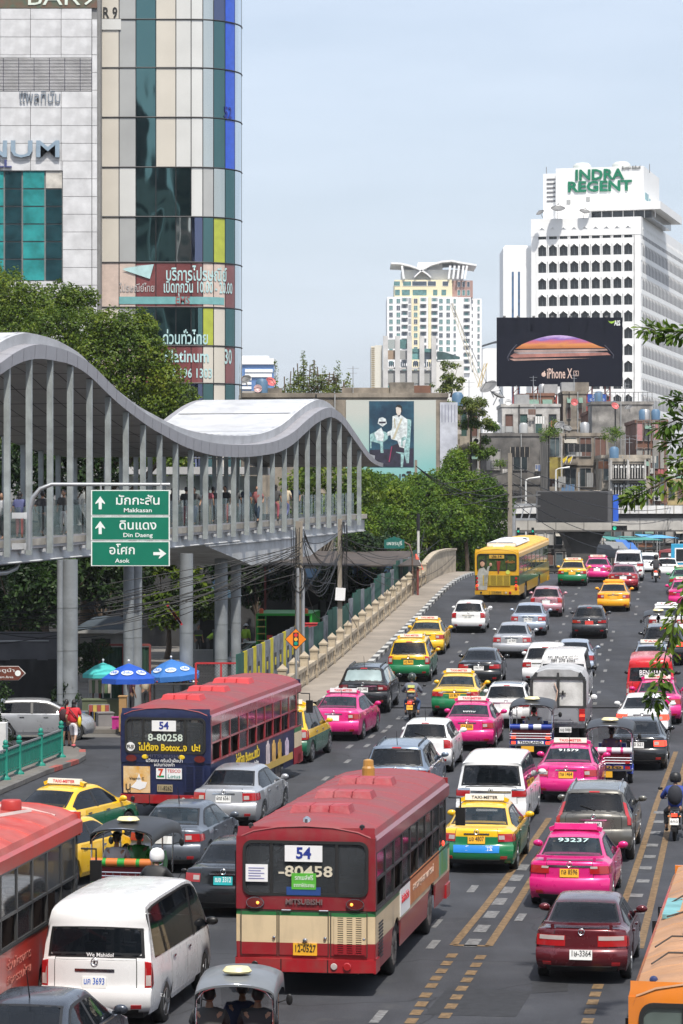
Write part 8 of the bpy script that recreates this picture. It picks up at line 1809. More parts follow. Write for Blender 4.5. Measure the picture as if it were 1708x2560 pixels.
# ------------------------ the traffic
PINK=paint('taxi pink',(.66,.012,.19),.15);YELT=paint('taxi yellow',(.78,.46,.01));YELO=paint('taxi orange yellow',(.80,.36,.005))
YG=bands('yellow over green taxi',[(0,(.008,.17,.06)),(.86,(.78,.47,.01))],.25,.10,.8);YGH=bands('yellow over green van taxi',[(0,(.008,.17,.06)),(.95,(.78,.47,.01))],.25,.10,.8)
YGL=bands('yellow over dark green taxi',[(0,(.008,.11,.055)),(.80,(.78,.47,.01))],.25,.10,.8);GRW=bands('green taxi',[(0,(.02,.26,.06))],.25,.1,.8)
SILV=paint('silver metallic',(.46,.47,.49),.55,.3);SILB=paint('bluish silver',(.38,.44,.53),.5,.3);BLK=paint('black paint',(.010,.011,.013),.1,.18,.05);GREY=paint('warm grey metallic',(.15,.145,.13),.55,.28);DGR=paint('dark grey metallic',(.045,.048,.055),.5,.28);MARO=paint('maroon metallic',(.11,.008,.014),.3,.22);REDM=paint('red metallic',(.26,.012,.025),.4,.25);ROSE=paint('rose metallic',(.50,.26,.30),.45,.28);WHT_=paint('white car paint',(.78,.78,.78),0,.25,.06);REDV=paint('red van paint',(.58,.012,.018),0,.28);BLG=paint('steel blue grey',(.20,.25,.32),.5,.28);NAVY=paint('dark blue grey',(.055,.065,.085),.5,.25)
TXR=('TAXI-METER',RED_INK);TXK=('TAXI-METER',INK)
WL=plain('white window film',(.72,.75,.74),.5)
G='cars and taxis in the traffic jam'
car('dark maroon old saloon with boot spoiler, frontmost of the cars beside the orange bus',1442,2444,'sedan_old',MARO,lamp='bar',spoiler=True,plate=('w','1ษ-3364'),chrome=False,text_rear=None)
car('shiny pink taxi with white digits across the rear window, between grey estate and maroon saloon',1414,2260,'sedan',PINK,'taxi','taxi',lamp='thin',spoiler=True,plate=('y','ทล 8596'),sign=('',RED_INK),signmat=PINK,text_rear=[('93237',.2,plain('pale cyan film',(.45,.62,.60),.5),0,7.75,.66)],glassm=CARGLASS)
car('warm grey estate with tall red pillar lamps and black mirrors',1475,2146,'suv',GREY,lamp='pillar',plate=('w','4กอ 8840'),wiper=True,rails='chrome')
car('yellow and green taxi with blue sticker on its bumper',1186,2172,'sedan',YG,'taxi','taxi',lamp='altis',lampm=REDL,plate=('y','มอ 4807'),sign=TXK,glassm=CARGLASS,text_rear=[('推荐使用支付宝',.13,WHITE,.08,2.5,.62)],rearpanel=(1.9,3.0,-.62,.62,plain('blue bumper sticker',(.02,.22,.62),.4)))
car('white luxury van with broad chrome tail bar behind the yellow and green taxi',1222,2072,'luxvan',WHT_,'van','van',lamp='lux',plate=('w','5กษ 1149'))
car('pink taxi with two sun blinds in the rear window, beside the white luxury van',1408,1999,'sedan',PINK,'taxi','taxi',lamp='altis',lit=False,plate=('y','ทษ 1464'),sign=TXR,antenna=True,text_rear=[('91579',.16,WL,0,7.78,.55)],glassm=CARGLASS)
car('black saloon with lit round brake lamps beside the pink bolstered tuk-tuk',1585,1920,'sedan',BLK,lamp='altis',lit=True,plate=('w','ฎอ 521'),chrome=True)
car('white saloon with lit brake lamps directly ahead of the black saloon',1598,1850,'sedan',WHT_,lamp='mid',lit=True)
car('pink taxi half hidden by leaves behind the red van',1634,1807,'sedan',PINK,'taxi','taxi',lamp='altis',sign=TXR,glassm=CARGLASS)
v=car('bright red high-roof van with white restaurant lettering in its rear window',1619,1780,'van',REDV,'van','van',lamp='van',group=G,text_rear=[('BENIHANA',.26,WHITE,.12,7.62,1.0),('THE JAPANESE STEAKHOUSE',.09,WHITE,.12,7.38,1.0)])
car('pale blue taxi whose roof just shows ahead of the red van',1622,1702,'sedan',SILB,'taxi','taxi',lamp='mid',sign=('TAXI',RED_INK),flank=False)
car('black sport utility car with glowing brake lamps under the leafy bough',1652,1662,'suv',BLK,lamp='suv',lit=True,wiper=True)
car('white taxi with small roof sign ahead of the black sport utility car',1661,1594,'sedan',WHT_,'taxi','taxi',lamp='mid',sign=('TAXI',RED_INK),signmat=WHITE)
car('pink taxi at the right edge below the green taxi',1706,1520,'sedan',PINK,'taxi','taxi',lamp='thin',sign=('TAXI',RED_INK),glassm=CARGLASS)
car('light green taxi at the right edge near the bridge crest',1706,1486,'sedan',GRW,'taxi','taxi',lamp='thin',sign=TXR,glassm=CARGLASS)
car('white people carrier at the crest ahead of the red saloon',1567,1452,'luxvan',WHT_,'van','van',lamp='lux',flank=False)
car('old white minibus beyond the crest beside the people carrier',0,0,'van',paint('off white',(.62,.62,.58)),'van','van',lamp='van',flank=False,loc=((1622-CX)/F*225,225))
car('white saloon just dipping below the crest',0,0,'sedan',WHT_,flank=False,loc=((1617-CX)/F*205,205))
car('white pickup-like van beyond the crest near the blue lorry',0,0,'suv',WHT_,flank=False,lamp='suv',loc=((1668-CX)/F*228,228))
car('red metallic saloon near the bridge crest',1554,1476,'sedan',REDM,lamp='suv',plate=('w',''))
car('orange yellow taxi in the middle lane near the crest',1529,1527,'sedan',YELO,'taxi','taxi',lamp='altis',plate=('y',''),sign=('',RED_INK),signmat=YELO)
car('small pink taxi dipping behind the yellow and green one at the crest',1489,1455,'sedan',PINK,'taxi','taxi',lamp='thin',sign=TXR,flank=False)
car('yellow and green taxi at the crest beside the yellow bus',1427,1464,'sedan',YG,'taxi','taxi',lamp='altis',plate=('y',''),sign=TXR)
car('rose pink hatchback behind the yellow bus',1363,1541,'hatch',ROSE,lamp='fit',wiper=True,plate=('w',''))
car('white hatchback with body kit at the foot of the yellow bus',1169,1581,'hatch',WHT_,lamp='fit',wiper=True,plate=('w','ฆต 387'),antenna=False)
car('silver saloon with teardrop lamps beside the rose hatchback',1317,1586,'sedan',SILB,lamp='mid',plate=('w','5กผ 7838'))
car('silver saloon with chrome bumper strip two lanes from the kerb',1276,1642,'sedan',SILV,lamp='mid',plate=('w','1 ฆว 4641'))
car('dark grey hatchback with red number plate in the middle of the bridge',1470,1595,'hatch',DGR,lamp='thin',wiper=True,plate=(plain('red number plate',(.6,.05,.04),.5),''))
car('pale blue saloon beside the white high-roof van',1428,1690,'sedan',SILB,lamp='mid')
car('white high-roof van with black Thai lettering over its rear window',1402,1766,'highvan',WHT_,'van','van',lamp='van',text_rear=[('หจก. พูลมนพาราไดซ์ ทัวร์',.20,INK,0,8.62,1.15),('081 270 6362',.15,INK,0,8.32,.9)])
car('white sport utility car squeezed left of the white high-roof van',1358,1718,'suv',WHT_,lamp='suv')
car('white hatchback with black tailgate beside the boxed pickup',1262,1818,'hatch',WHT_,lamp='thin',wiper=True,roofmat=NAVY,plate=('w',''))
car('glossy black saloon ahead of the yellow and green taxi in the left lanes',1194,1714,'sedan',BLK,lamp='thin',plate=('w','1กน 977'))
car('yellow and green taxi with slim red lamps beside the motorcyclist in orange vest',1134,1788,'sedan',YG,'taxi','taxi',lamp='thin',plate=('y','มข 8679'),sign=TXR,glassm=CARGLASS)
car('pink taxi with bright roof sign behind the slim-lamped yellow and green taxi',1164,1872,'sedan',PINK,'taxi','taxi',lamp='altis',plate=('y','ทล 8586'),sign=TXR,antenna=True,text_rear=[('ขสทบ',.13,WL,0,7.4,.4)],glassm=CARGLASS)
car('white hatchback with one amber lamp behind the steel blue roof-railed car',1058,1928,'hatch',WHT_,lamp='fit',wiper=True,antenna=True,plate=('w','9811'))
car('steel blue car with roof rails peeping over the frontmost city bus',985,2016,'suv',BLG,lamp='suv',rails=True,antenna=True)
car('black sport utility car with pale mirror-like rear window by the balustrade',906,1780,'suv',BLK,lamp='suv',plate=('w','4กธ 3448'),rails=True,antenna=True,glassm=glass('mirrored car glass',(.28,.36,.36),.05,spec=.9),lampm=plain('dull red lamp',(.16,.01,.015),.2,coat=1))
car('yellow and green people-carrier taxi behind the plain yellow taxi',1020,1702,'mpv',YGH,'taxi','taxi',lamp='tall',wiper=True,plate=('y','มฎ 8644'),sign=TXR)
car('plain yellow taxi by the kerb ahead of the people-carrier taxi',1060,1634,'sedan',YELT,'taxi','taxi',lamp='altis',sign=TXR,glassm=CARGLASS)
car('pink taxi with blue side stripe and grey roof sign beside the balustrade',833,1848,'sedan',PINK,'taxi','taxi',lamp='altis',sign=TXR,antenna=True,signmat=plain('grey roof sign',(.55,.55,.56),.4),head=R(11),glassm=CARGLASS)
car('yellow and green people-carrier taxi passing the blue wrapped bus',700,1904,'mpv',YGL,'taxi','taxi',lamp='tall',sign=('METER',RED_INK),head=R(11))
car('silver saloon with red angular lamps behind the blue wrapped bus',562,2062,'sedan',SILV,lamp='mid',plate=('w','6กฮ 6561'),head=R(11))
car('grey taxi with a small slanted sign behind its rear window',415,2172,'sedan',paint('mid grey metallic',(.11,.125,.15),.5,.3),'taxi','taxi',lamp='altis',sign=None,antenna=True,glassm=CARGLASS,head=R(11))
car('black saloon with turquoise number plate beside the frontmost city bus',562,2282,'sedan',BLK,lamp='altis',plate=(plain('turquoise number plate',(.02,.38,.40),.5),'ฌข 3312',WHITE))
car('white high-roof minibus with brake lamps lit, beside the red city bus',251,2552,'highvan',WHT_,'van','van',lamp='van',lit=False,plate=('w','นค 3693',plain('blue ink',(.02,.10,.45),.5)),text_rear=[('We Mahidol',.09,WHITE,.1,7.12,.45)])
car('dark blue grey car showing only roof and window at the bottom edge',0,0,'sedan',NAVY,loc=(-4.55,40.2),antenna=True,head=R(9))
car('yellow and green taxi turning at the corner beyond the red bus',0,0,'sedan',YGL,'taxi','taxi',lamp='altis',sign=TXR,loc=(-7.25,70.2),head=R(24))
car('yellow taxi half hidden by the red city bus roof',0,0,'sedan',YELT,'taxi','taxi',lamp='altis',sign=('แท็กซี่',INK),loc=(-6.75,63.4),head=R(22))
car('silver hatchback seen from its side turning out at the corner',0,0,'hatch',paint('silver hatch',(.40,.41,.43),.5,.3),lamp='fit',loc=((18-CX)/F*105.2,105.2),head=R(86),rim=ALLOY)
car('silver saloon parked in the yard beside the refuse truck',0,0,'sedan',SILV,flank=True,loc=((600-CX)/F*151,152.5),head=R(60))
def stick(label,sz,px,py,Y,tx,par=None):pass
tsn=thing('taxi_plate_sign','white slanted sign with red letters inside the grey taxi rear window','sign',P(380,2068,66.6),(R(-10),0,R(-10)));put('board',MB().prism([(-.2,-.06),(.2,-.06),(.16,.07),(-.16,.07)],-.03,.03),WHITE,tsn);text('TAXI',.11,RED_INK,tsn,(0,-.035,.0),fit=.26,bold=.02)
def vest(c1,c2):return[('vest',skin_mesh(('ride','vest'),[(0,.0,.90,(.205,.16)),(0,.05,.98,(.20,.155)),(0,.12,1.14,(.215,.16)),(0,.15,1.26,(.18,.13))],[(0,1),(1,2),(2,3)]),c1),('reflective_band',MB().box(-.13,.13,-.13,-.07,1.0,1.04).box(-.12,.12,-.08,-.02,1.16,1.25),c2)]
motorcycle('small red scooter with yellow plate under the rider in orange vest',1027,1803,paint('dark red scooter',(.20,.012,.02)),dict(label='motorcycle taxi rider in orange vest, grey sleeves and dark helmet',top=plain('grey sleeves',(.12,.13,.16),.8),bottom=plain('blue jeans',(.05,.09,.19),.8),hat=('helmet',plain('green black helmet',(.02,.03,.02),.25,coat=1)),extras=vest(plain('orange vest',(.66,.13,.02),.7),plain('yellow band',(.62,.68,.22),.6))),plate=('y','1กค'))
motorcycle('black motorcycle with white plate at the right edge',1687,2102,BLK,dict(label='motorcyclist in blue jacket with black rucksack and black helmet',top=plain('blue jacket',(.02,.045,.24),.7),bottom=clo[6],hat=('helmet',BLACK),extras=[('rucksack',MB().ball((0,-.06,1.10),(.19,.13,.26),12,8).mesh('bag',60),plain('dark navy rucksack',(.02,.022,.03),.8))]),plate=('w','6กฉ'))
motorcycle('dark motorcycle hidden behind the white minibus roof',376,2340,BLK,dict(label='motorcyclist in white helmet and black printed jacket beside the tuk-tuk',top=plain('black jacket',(.015,.015,.016),.6),bottom=clo[6],hat=('helmet',WHITE)),plate=('w',''),head=R(14))
motorcycle('small motorcycle cresting the bridge between the far vans',1640,1456,BLK,dict(label='far motorcyclist in black at the bridge crest',top=clo[0],bottom=clo[0],hat=('helmet',BLACK)),plate=('w',''))
BLT=plain('tuk-tuk blue',(.015,.04,.26),.3,coat=.6);GRT=plain('tuk-tuk green',(.03,.28,.04),.3,coat=.6);RDT=plain('tuk-tuk red',(.42,.02,.03),.35,coat=.5);ORR=plain('orange vinyl',(.52,.15,.03),.45);PKR=plain('pink vinyl',(.60,.03,.18),.45);WHV=plain('silver white vinyl',(.62,.63,.65),.35)
tuktuk('blue tuk-tuk with a country name board and blue-white bolster behind the boxed pickup',1330,1892,BLT,(BLT,BLT,WHV),board=('THAILAND',WHITE,INK),plate='',lampbar=True,rider=('tuk-tuk driver in pale blue shirt under the blue tuk-tuk canopy',clo[1],clo[0]))
tuktuk('chrome tuk-tuk with pink and white bolster beside the black saloon',1525,1957,BLT,(WHV,PKR,WHV),lampbar=False,plate='',board=('สุขใจ',plain('ochre board',(.4,.22,.05),.5),INK),rider=('tuk-tuk driver in violet shirt under the dark canopy',plain('violet shirt',(.20,.13,.20),.8),clo[0]))
tuktuk('tuk-tuk with green and orange bolster squeezed between red bus and black saloon',0,0,GRT,(ORR,GRT,ORR),loc=((318-CX)/F*60.6,60.6),head=R(12),rider=('tuk-tuk driver in dark green cap',GRT,clo[0],('cap',plain('green cap',(.02,.08,.05),.7))),passengers=((-.25,'passenger in white shirt and dark cap on the tuk-tuk seat',clo[1],clo[0],('cap',BLACK)),))
tuktuk('tuk-tuk with grey rain canopy and red frame at the bottom edge',0,0,RDT,(RDT,WHV,RDT),loc=((592-CX)/F*41,41),head=R(3),roof=plain('grey canopy vinyl',(.14,.15,.16),.45,coat=.3),rider=('tuk-tuk driver in navy shirt under the grey canopy',plain('navy shirt',(.02,.03,.08),.8),clo[0]),passengers=((.3,'passenger with dark hair under the grey canopy',clo[0],clo[0]),(-.4,'second passenger in black under the grey canopy',clo[6],clo[0])))
tuktuk('tuk-tuk canopy with two white panes ahead of the black sport utility car',1646,1626,BLK,(BLK,BLK,BLK),rider=('far tuk-tuk driver behind the black sport utility car',clo[0],clo[0]))
for o in[x for x in bpy.data.objects if x.name.startswith('tuk_tuk')and x.get('label','').startswith('tuk-tuk with grey rain')]:o.scale=(.84,.84,.97)
g=solve(1389,1846);h_=math.atan(HEADT(g.y));sl=math.atan((gnd(g.x+.4,g.y+3)-g.z)/3)
pk=thing('pickup_truck','silver pickup carrying a tall metal box with white double doors','pickup',(g.x+1.15*math.sin(h_),g.y,g.z),(sl,0,-h_),G)
W2=.89
put('body',MB().box(-W2,W2,-1.1,1.0,.62,1.12).box(-W2,W2,1.0,3.9,.45,1.05).box(-W2*.97,-W2*.9,-1.05,1.0,1.0,1.15).mesh('b',30),SILV,pk)
put('tailgate',MB().box(-.66,.66,-1.14,-1.09,.66,1.12).box(-.45,.45,-1.155,-1.13,.74,.90),SILV,pk)
put('cab',MB().add([(-W2*.97,1.05,1.0),(W2*.97,1.05,1.0),(W2*.97,3.1,1.0),(-W2*.97,3.1,1.0),(-W2*.8,1.15,1.72),(W2*.8,1.15,1.72),(W2*.78,2.4,1.70),(-W2*.78,2.4,1.70)],[(0,1,5,4),(1,2,6,5),(2,3,7,6),(3,0,4,7),(4,5,6,7)]),SILV,pk)
for s in(-1,1):
 put('side_window',MB().add([(s*W2*.93,1.25,1.1),(s*W2*.93,2.8,1.1),(s*W2*.83,2.3,1.62),(s*W2*.83,1.3,1.62)],[(0,1,2,3)]).xf(Matrix.Translation((s*.02,0,0))),DKGLASS,pk)
 tl=put('tail_lamp',MB().box(s*W2-.11-(.0 if s>0 else-.0),s*W2+.11-(.1 if s>0 else.1)+(.0),-1.15,-.95,.72,1.10)if False else MB().box(min(s*W2,s*(W2-.19)),max(s*W2,s*(W2-.19)),-1.15,-.98,.70,1.10),REDL,pk);put('lamp_lens',MB().box(min(s*W2*.99,s*(W2-.17)),max(s*W2*.99,s*(W2-.17)),-1.16,-1.14,.84,.92),LIT if s>0 else CLEARL,tl)
 put('door_mirror',MB().ball((s*(W2+.12),2.6,1.16),(.12,.07,.10),8,6).box(min(s*W2,s*(W2+.1)),max(s*W2,s*(W2+.1)),2.58,2.62,1.1,1.14),WHT_,pk)
 for y in(0,3.05):add_wheel(pk,s*(W2-.12),y,.36,.24)
put('bumper',MB().box(-W2,W2,-1.28,-1.06,.48,.62),CHROME,pk);put('chassis',MB().box(-.6,.6,-1.0,3.8,.32,.62),BLACK,pk)
pl=put('number_plate',cached(('plate',),None),PLATEW,pk,(.25,-1.30,.42));text('ณฐ 5888',.13,INK,pl,(0,-.014,0),fit=.34,ext=.002)
bxp=[(-W2,1.12),(W2,1.12),(W2,2.02),(W2*.86,2.28),(W2*.45,2.40),(-W2*.45,2.40),(-W2*.86,2.28),(-W2,2.02)]
put('metal_box',MB().prism(bxp,-1.05,1.5).mesh('box',30),grime('dull aluminium box',(.50,.50,.50),amount=.3,scale=.9,rough=.5),pk)
put('door_frame',MB().bar((-W2,-1.08,1.14),(-W2,-1.08,2.05),.09).bar((W2,-1.08,1.14),(W2,-1.08,2.05),.09).bar((-W2,-1.08,2.12),(W2,-1.08,2.12),.09).bar((-W2,-1.08,1.16),(W2,-1.08,1.16),.08).bar((0,-1.10,1.14),(0,-1.10,2.3),.07).bar((-W2,-1.08,2.05),(-W2*.8,-1.08,2.30),.08).bar((W2,-1.08,2.05),(W2*.8,-1.08,2.30),.08),plain('dark steel frame',(.06,.06,.06),.5,.4),pk)
for s in(-1,1):put('box_door',MB().box(min(s*.05,s*(W2-.06)),max(s*.05,s*(W2-.06)),-1.075,-1.05,1.2,2.08),grime('dented white door',(.74,.73,.70),(.3,.29,.27),.3,1.2,.5),pk)
put('door_bolt',MB().tube([(.04,-1.12,1.62),(.26,-1.12,1.62)],.025).obox((.16,-1.12,1.62),(.05,.05,.16)),BLACK,pk);put('strap',MB().tube([(-.12,-1.13,1.95),(-.02,-1.14,1.7),(-.05,-1.16,1.45),(-.14,-1.17,1.14)],.018,5),plain('orange white strap',(.6,.4,.3),.7),pk)
lo_=thing('box_lorry','sky blue box lorry at the right edge beyond the crest','lorry',((1712-CX)/F*232,232,gnd(28,232)),(0,0,-.12));put('box',MB().box(-1.1,1.1,0,4,.9,2.9),plain('sky blue lorry',(.03,.30,.50),.4),lo_);put('rear_window',MB().box(-.7,.8,-.03,0,1.5,2.5),DKGLASS,lo_);put('window_frame',MB().box(-.8,.9,-.02,.0,1.4,2.6),WHITE,lo_);put('chassis',MB().box(-1,1,.2,4,.4,.9),BLACK,lo_)
for s in(-1,1):put('wheel',wheel_meshes(.4,.25,6)[0],RUBBER,lo_,(s*.95,.9,.4))
ROOFR=grime('faded red roof',(.26,.030,.038),(.13,.07,.065),.4,.55,.6,col2=(.22,.045,.05),streak=1);VENTR=grime('chalky red vent',(.36,.025,.04),(.36,.2,.2),.4,1.6,.6)
UPR=bands('bus red upper',[(0,(.22,.012,.020))],.35,.35);BMR=bands('bus red bumper',[(0,(.33,.010,.016))],.35,.4)
SK1=bands('red cream bus',[(0,(.27,.012,.018)),(.93,(.66,.52,.33)),(1.40,(.02,.15,.045)),(1.515,(.22,.012,.020))],.4,.22)
c1,pt1,d1=bus('red and cream city bus with the route board 54, frontmost in the picture',769,2432,SK1,ROOFR,ventm=VENTR,upper=UPR,bumper=BMR,trim=BAND,roofvents=3,seed=3,nwin=9)
bus_rear_window(c1,pt1,d1,'54','-80458',plain('cream fleet digits',(.62,.56,.44),.5));bus_rear_lamps(pt1)
f_=pt1('paper_notice',MB().box(-1.05,-.66,-.06,-.045,1.98,2.28),WHITE)
for k in range(5):put('printed_line',MB().box(-1.0,-.72-.06*(k%2),-.065,-.06,2.03+.045*k,2.045+.045*k),plain('violet print',(.2,.2,.4),.6),f_)
f_=pt1('green_notice',MB().box(-.24,.19,-.062,-.045,1.86,2.14),plain('green notice',(.09,.40,.04),.5));text('รถเมล์ฟรี',.11,WHITE,f_,(-.02,-.065,2.06),fit=.32);text('จากภาษีประชาชน',.09,WHITE,f_,(-.02,-.065,1.93),fit=.36)
pt1('blue_notice',MB().box(-.33,.27,-.055,-.043,1.76,1.90),plain('blue notice',(.02,.06,.22),.5))
pt1('maker_lettering',text_mesh('MITSUBISHI',.13,.01,.02),plain('dull chrome letters',(.25,.18,.18),.4,.4)).rotation_euler=(R(90),0,0)
bpy.data.objects
lt=[o for o in c1.children if o.name.startswith('maker_lettering')][0];lt.location=(-.02,-2.6-.065,1.64);lt.scale=(1.0,1,1)
for a,b in((-1.13,-.50),(-.46,.40),(.45,1.08)):
 dr=pt1('engine_door',MB().box(a,b,-.048,-.034,.72,1.47),SK1)
 put('door_gap',MB().box(a-.008,a+.006,-.052,-.03,.70,1.49).box(b-.006,b+.008,-.052,-.03,.70,1.49).box(a,b,-.052,-.03,1.47,1.484),plain('dark gap',(.03,.025,.02),.8),dr)
 put('door_latch',MB().ball((b-.05,-.06,1.02),.03,8,6),CHROME,dr)
grille(pt1,.54,1.02,.76,1.40,17,3,m=SK1,y=-.055)
for k in range(11):pt1('side_slat',MB().box(d1[0]-.002,d1[0]+.012,.35,.85,.62+.06*k,.645+.06*k),BLACK)
pl=pt1('number_plate',MB().box(-.21,.21,-.075,-.055,.72,.93),PLATEY);text('12-0527',.17,INK,pl,(0,-.08,.835),fit=.36,bold=.01);text('THAILAND 31',.05,INK,pl,(0,-.08,.91),fit=.25)
pt1('plate_lamp',MB().ball((.0,-.07,.98),(.05,.04,.04),8,6),CHROME)
for x in(-.55,.55):pt1('door_handle',MB().tube([(x*.6-.08,-.08,1.50),(x*.6+.08,-.08,1.50)],.012),CHROME)
for x,mt in((-.98,BLACK),(.98,BLACK)):pt1('marker_lamp',MB().lathe([(.05,0),(.045,.07),(.01,.09)],10,'z',(x,.06,2.90)),mt)
pt1('marker_lamp',MB().lathe([(.08,0),(.07,.07),(.02,.11)],10,'z',(0,.12,3.00)),CHROME)
pt1('roof_beacon',MB().lathe([(.13,0),(.13,.2),(.11,.24),(.10,.36),(.03,.38)],12,'z',(-.15,8.2,3.03)),plain('amber beacon',(.42,.22,.05),.3))
ad=pt1('advert_panel',MB().box(d1[0]+.002,d1[0]+.012,3.0,4.3,.98,1.52),WHITE);text('ลิขสิทธิ์จริง',.22,RED_INK,ad,(d1[0]+.016,3.65,1.27),(R(90),0,R(90)),fit=1.0)
ad=pt1('advert_panel',MB().box(d1[0]+.002,d1[0]+.012,4.35,8.6,1.02,1.54),grime('orange advert print',(.48,.16,.05),(.30,.10,.03),.5,.6,.4,col2=(.55,.25,.09)));text('สะดวกทุกสถานการณ์',.2,plain('pale print',(.65,.5,.4),.6),ad,(d1[0]+.016,6.2,1.3),(R(90),0,R(90)),fit=3.0)
ad=pt1('advert_panel',MB().box(d1[0]+.002,d1[0]+.012,8.65,10.0,1.0,1.58),grime('blue green advert print',(.08,.28,.34),(.05,.22,.04),.6,.9,.4,col2=(.12,.30,.10)))
pt1('side_lamp',MB().ball((d1[0]+.02,9.2,1.62),(.03,.08,.06),8,6),LIT)
WRAP=grime('dark blue wrap print',(.008,.014,.060),(.006,.007,.02),.6,.8,.42,col2=(.014,.026,.095));SK2=bands('wrapped bus front',[(0,(.018,.022,.12)),(1.50,(.22,.015,.022))],.35,.1)
c2,pt2,d2=bus('city bus wrapped in dark blue honey advert with red roof, turning by the kerb',430,2020,WRAP,ROOFR,ventm=plain('bright red vent',(.50,.035,.04),.5,var=.15),upper=WRAP,cant=paint('red frame',(.26,.03,.035)),bumper=BMR,trim=paint('red trim',(.24,.02,.025)),frame=paint('red frame',(.26,.03,.035)),head=R(12.5),seed=8,nwin=10)
bus_rear_window(c2,pt2,d2,'54','8-80258',plain('pale green digits',(.60,.68,.60),.5))
YT_=plain('yellow advert letters',(.72,.50,.02),.5);f_=pt2('advert_lettering',MB().lathe([(.12,-.05),(.12,-.045)],16,'y',(-.95,0,1.92)),WHITE)
text('FUJI',.12,INK,f_,(-.95,-.06,1.92),fit=.18,bold=.02);text('ไม่ต้อง Botox..จ  ปะ!',.24,YT_,f_,(.12,-.055,1.90),fit=1.7,bold=.03)
hx=pt2('honey_panel',MB().box(-1.15,-.42,-.052,-.036,.70,1.40),grime('honeycomb print',(.62,.30,.04),(.66,.62,.5),.7,1.8,.5,col2=(.70,.38,.06),streak=1));put('printed_splash',MB().prism([(-.95,.85),(-.80,1.0),(-.72,1.22),(-.65,1.0),(-.5,.98),(-.55,.84),(-.7,.78)],-.06,-.053),WHITE,hx);text('Vitamin C',.1,INK,hx,(-.78,-.063,1.08),fit=.4);text('นู',.3,INK,hx,(-1.02,-.06,.86));
lg=pt2('shop_logo',MB().box(-.25,-.0,-.056,-.036,1.08,1.36),WHITE);text('7',.26,plain('orange red seven',(.6,.06,.02),.5),lg,(-.125,-.06,1.24),bold=.04);put('logo_band',MB().box(-.22,-.03,-.060,-.057,1.12,1.17),plain('logo green',(.0,.22,.08),.5),lg)
lg=pt2('shop_logo',MB().box(.03,.45,-.056,-.036,1.08,1.36),WHITE);text('TESCO',.12,RED_INK,lg,(.24,-.06,1.29),fit=.36);text('Lotus',.14,plain('logo teal',(.0,.24,.20),.5),lg,(.24,-.06,1.15),fit=.34)
text('นวียบบ ครีมน้ำผึ้งป่า',.12,WHITE,f_,(-.02,-.07,1.56),fit=1.0);text('ผสมทองคำ',.12,WHITE,f_,(-.02,-.07,1.45),fit=.55);text('MITSUBISHI',.11,plain('dull silver letters',(.12,.12,.16),.4,.5),f_,(-.05,-.075,1.68),fit=.9)
for x in(-.92,.95):pt2('tail_lamp',MB().lathe([(.15,-.09),(.13,-.06)],16,'y').xf(Matrix.Translation((x,-.0,1.62))@Matrix.Scale(.6,4,(0,0,1))),plain('dark red lamp',(.12,.012,.01),.2,coat=1))
for x in(-.55,.45):pt2('printed_bee',MB().ball((x,-.06,1.66),(.09,.01,.06),8,6),YT_)
grille(pt2,.55,1.05,.76,1.42,17,2,m=WRAP,y=-.055)
pl=pt2('number_plate',MB().box(-.22,.20,-.07,-.055,.74,.93),plain('dull plate',(.32,.26,.15),.6));text('11-8262',.16,INK,pl,(-.01,-.075,.83),fit=.36)
d_=d2[0];fa=pt2('advert_print',MB().box(d_+.003,d_+.012,3.3,9.2,.62,.82),plain('gold print',(.50,.34,.08),.5))
text('ไม่ต้อง Botox..แม้ว',.38,YT_,fa,(d_+.016,3.9,1.25),(R(90),0,R(90)),fit=2.6,bold=.02);text('นวลเนียน ชุ่มชื้น',.14,WHITE,fa,(d_+.016,4.3,.98),(R(90),0,R(90)),fit=1.5)
for k,(y,cl,hh)in enumerate(((6.2,(.62,.52,.52),.65),(6.9,(.62,.36,.10),.6),(7.6,(.55,.32,.05),.55),(8.5,(.55,.45,.55),.5))):pt2('printed_bottle',MB().prism([(y-.2,.8),(y+.2,.8),(y+.2,.8+hh*.8),(y+.08,.8+hh*.9),(y+.08,.8+hh),(y-.08,.8+hh),(y-.08,.8+hh*.9),(y-.2,.8+hh*.8)],d_+.003,d_+.014,'yz'),plain('bottle print %d'%k,cl,.5,var=.3,vs=4))
pt2('front_side_panel',MB().box(d_+.002,d_+.010,9.45,10.35,.90,1.35),plain('cream bus paint',(.62,.50,.33),.4));pt2('front_side_panel',MB().box(d_+.002,d_+.010,9.45,10.35,1.35,1.5),plain('green bus paint',(.02,.15,.05),.4));pt2('front_side_panel',MB().box(d_+.002,d_+.010,9.35,10.38,.42,.90),plain('red bus paint',(.27,.012,.02),.4))
SK3=bands('orange red bus',[(0,(.46,.028,.014))],.45,.3);ROOF3=grime('patched orange red roof',(.46,.035,.02),(.46,.30,.26),.28,.9,.5,streak=1)
c3,pt3,d3=bus('orange red city bus cut off by the left picture edge',0,0,SK3,ROOF3,Ht=3.28,upper=SK3,bumper=SK3,trim=BAND,roofvents=0,loc=(-4.53-1.225-.125*8.0,50.7-7.9),head=R(7),seed=21,nwin=9,frame=plain('dark grey window frame',(.045,.045,.045),.5),opened=.45)
bus_rear_window(c3,pt3,d3,'','',WHITE)
for x,y in((.30,8.9),(-.35,7.4)):pt3('roof_cap',MB().lathe([(.18,0),(.18,.14),(.16,.17),(.02,.18)],14,'z',(x,y,3.27)).mesh('cap',40),plain('red roof cap',(.38,.03,.025),.5))
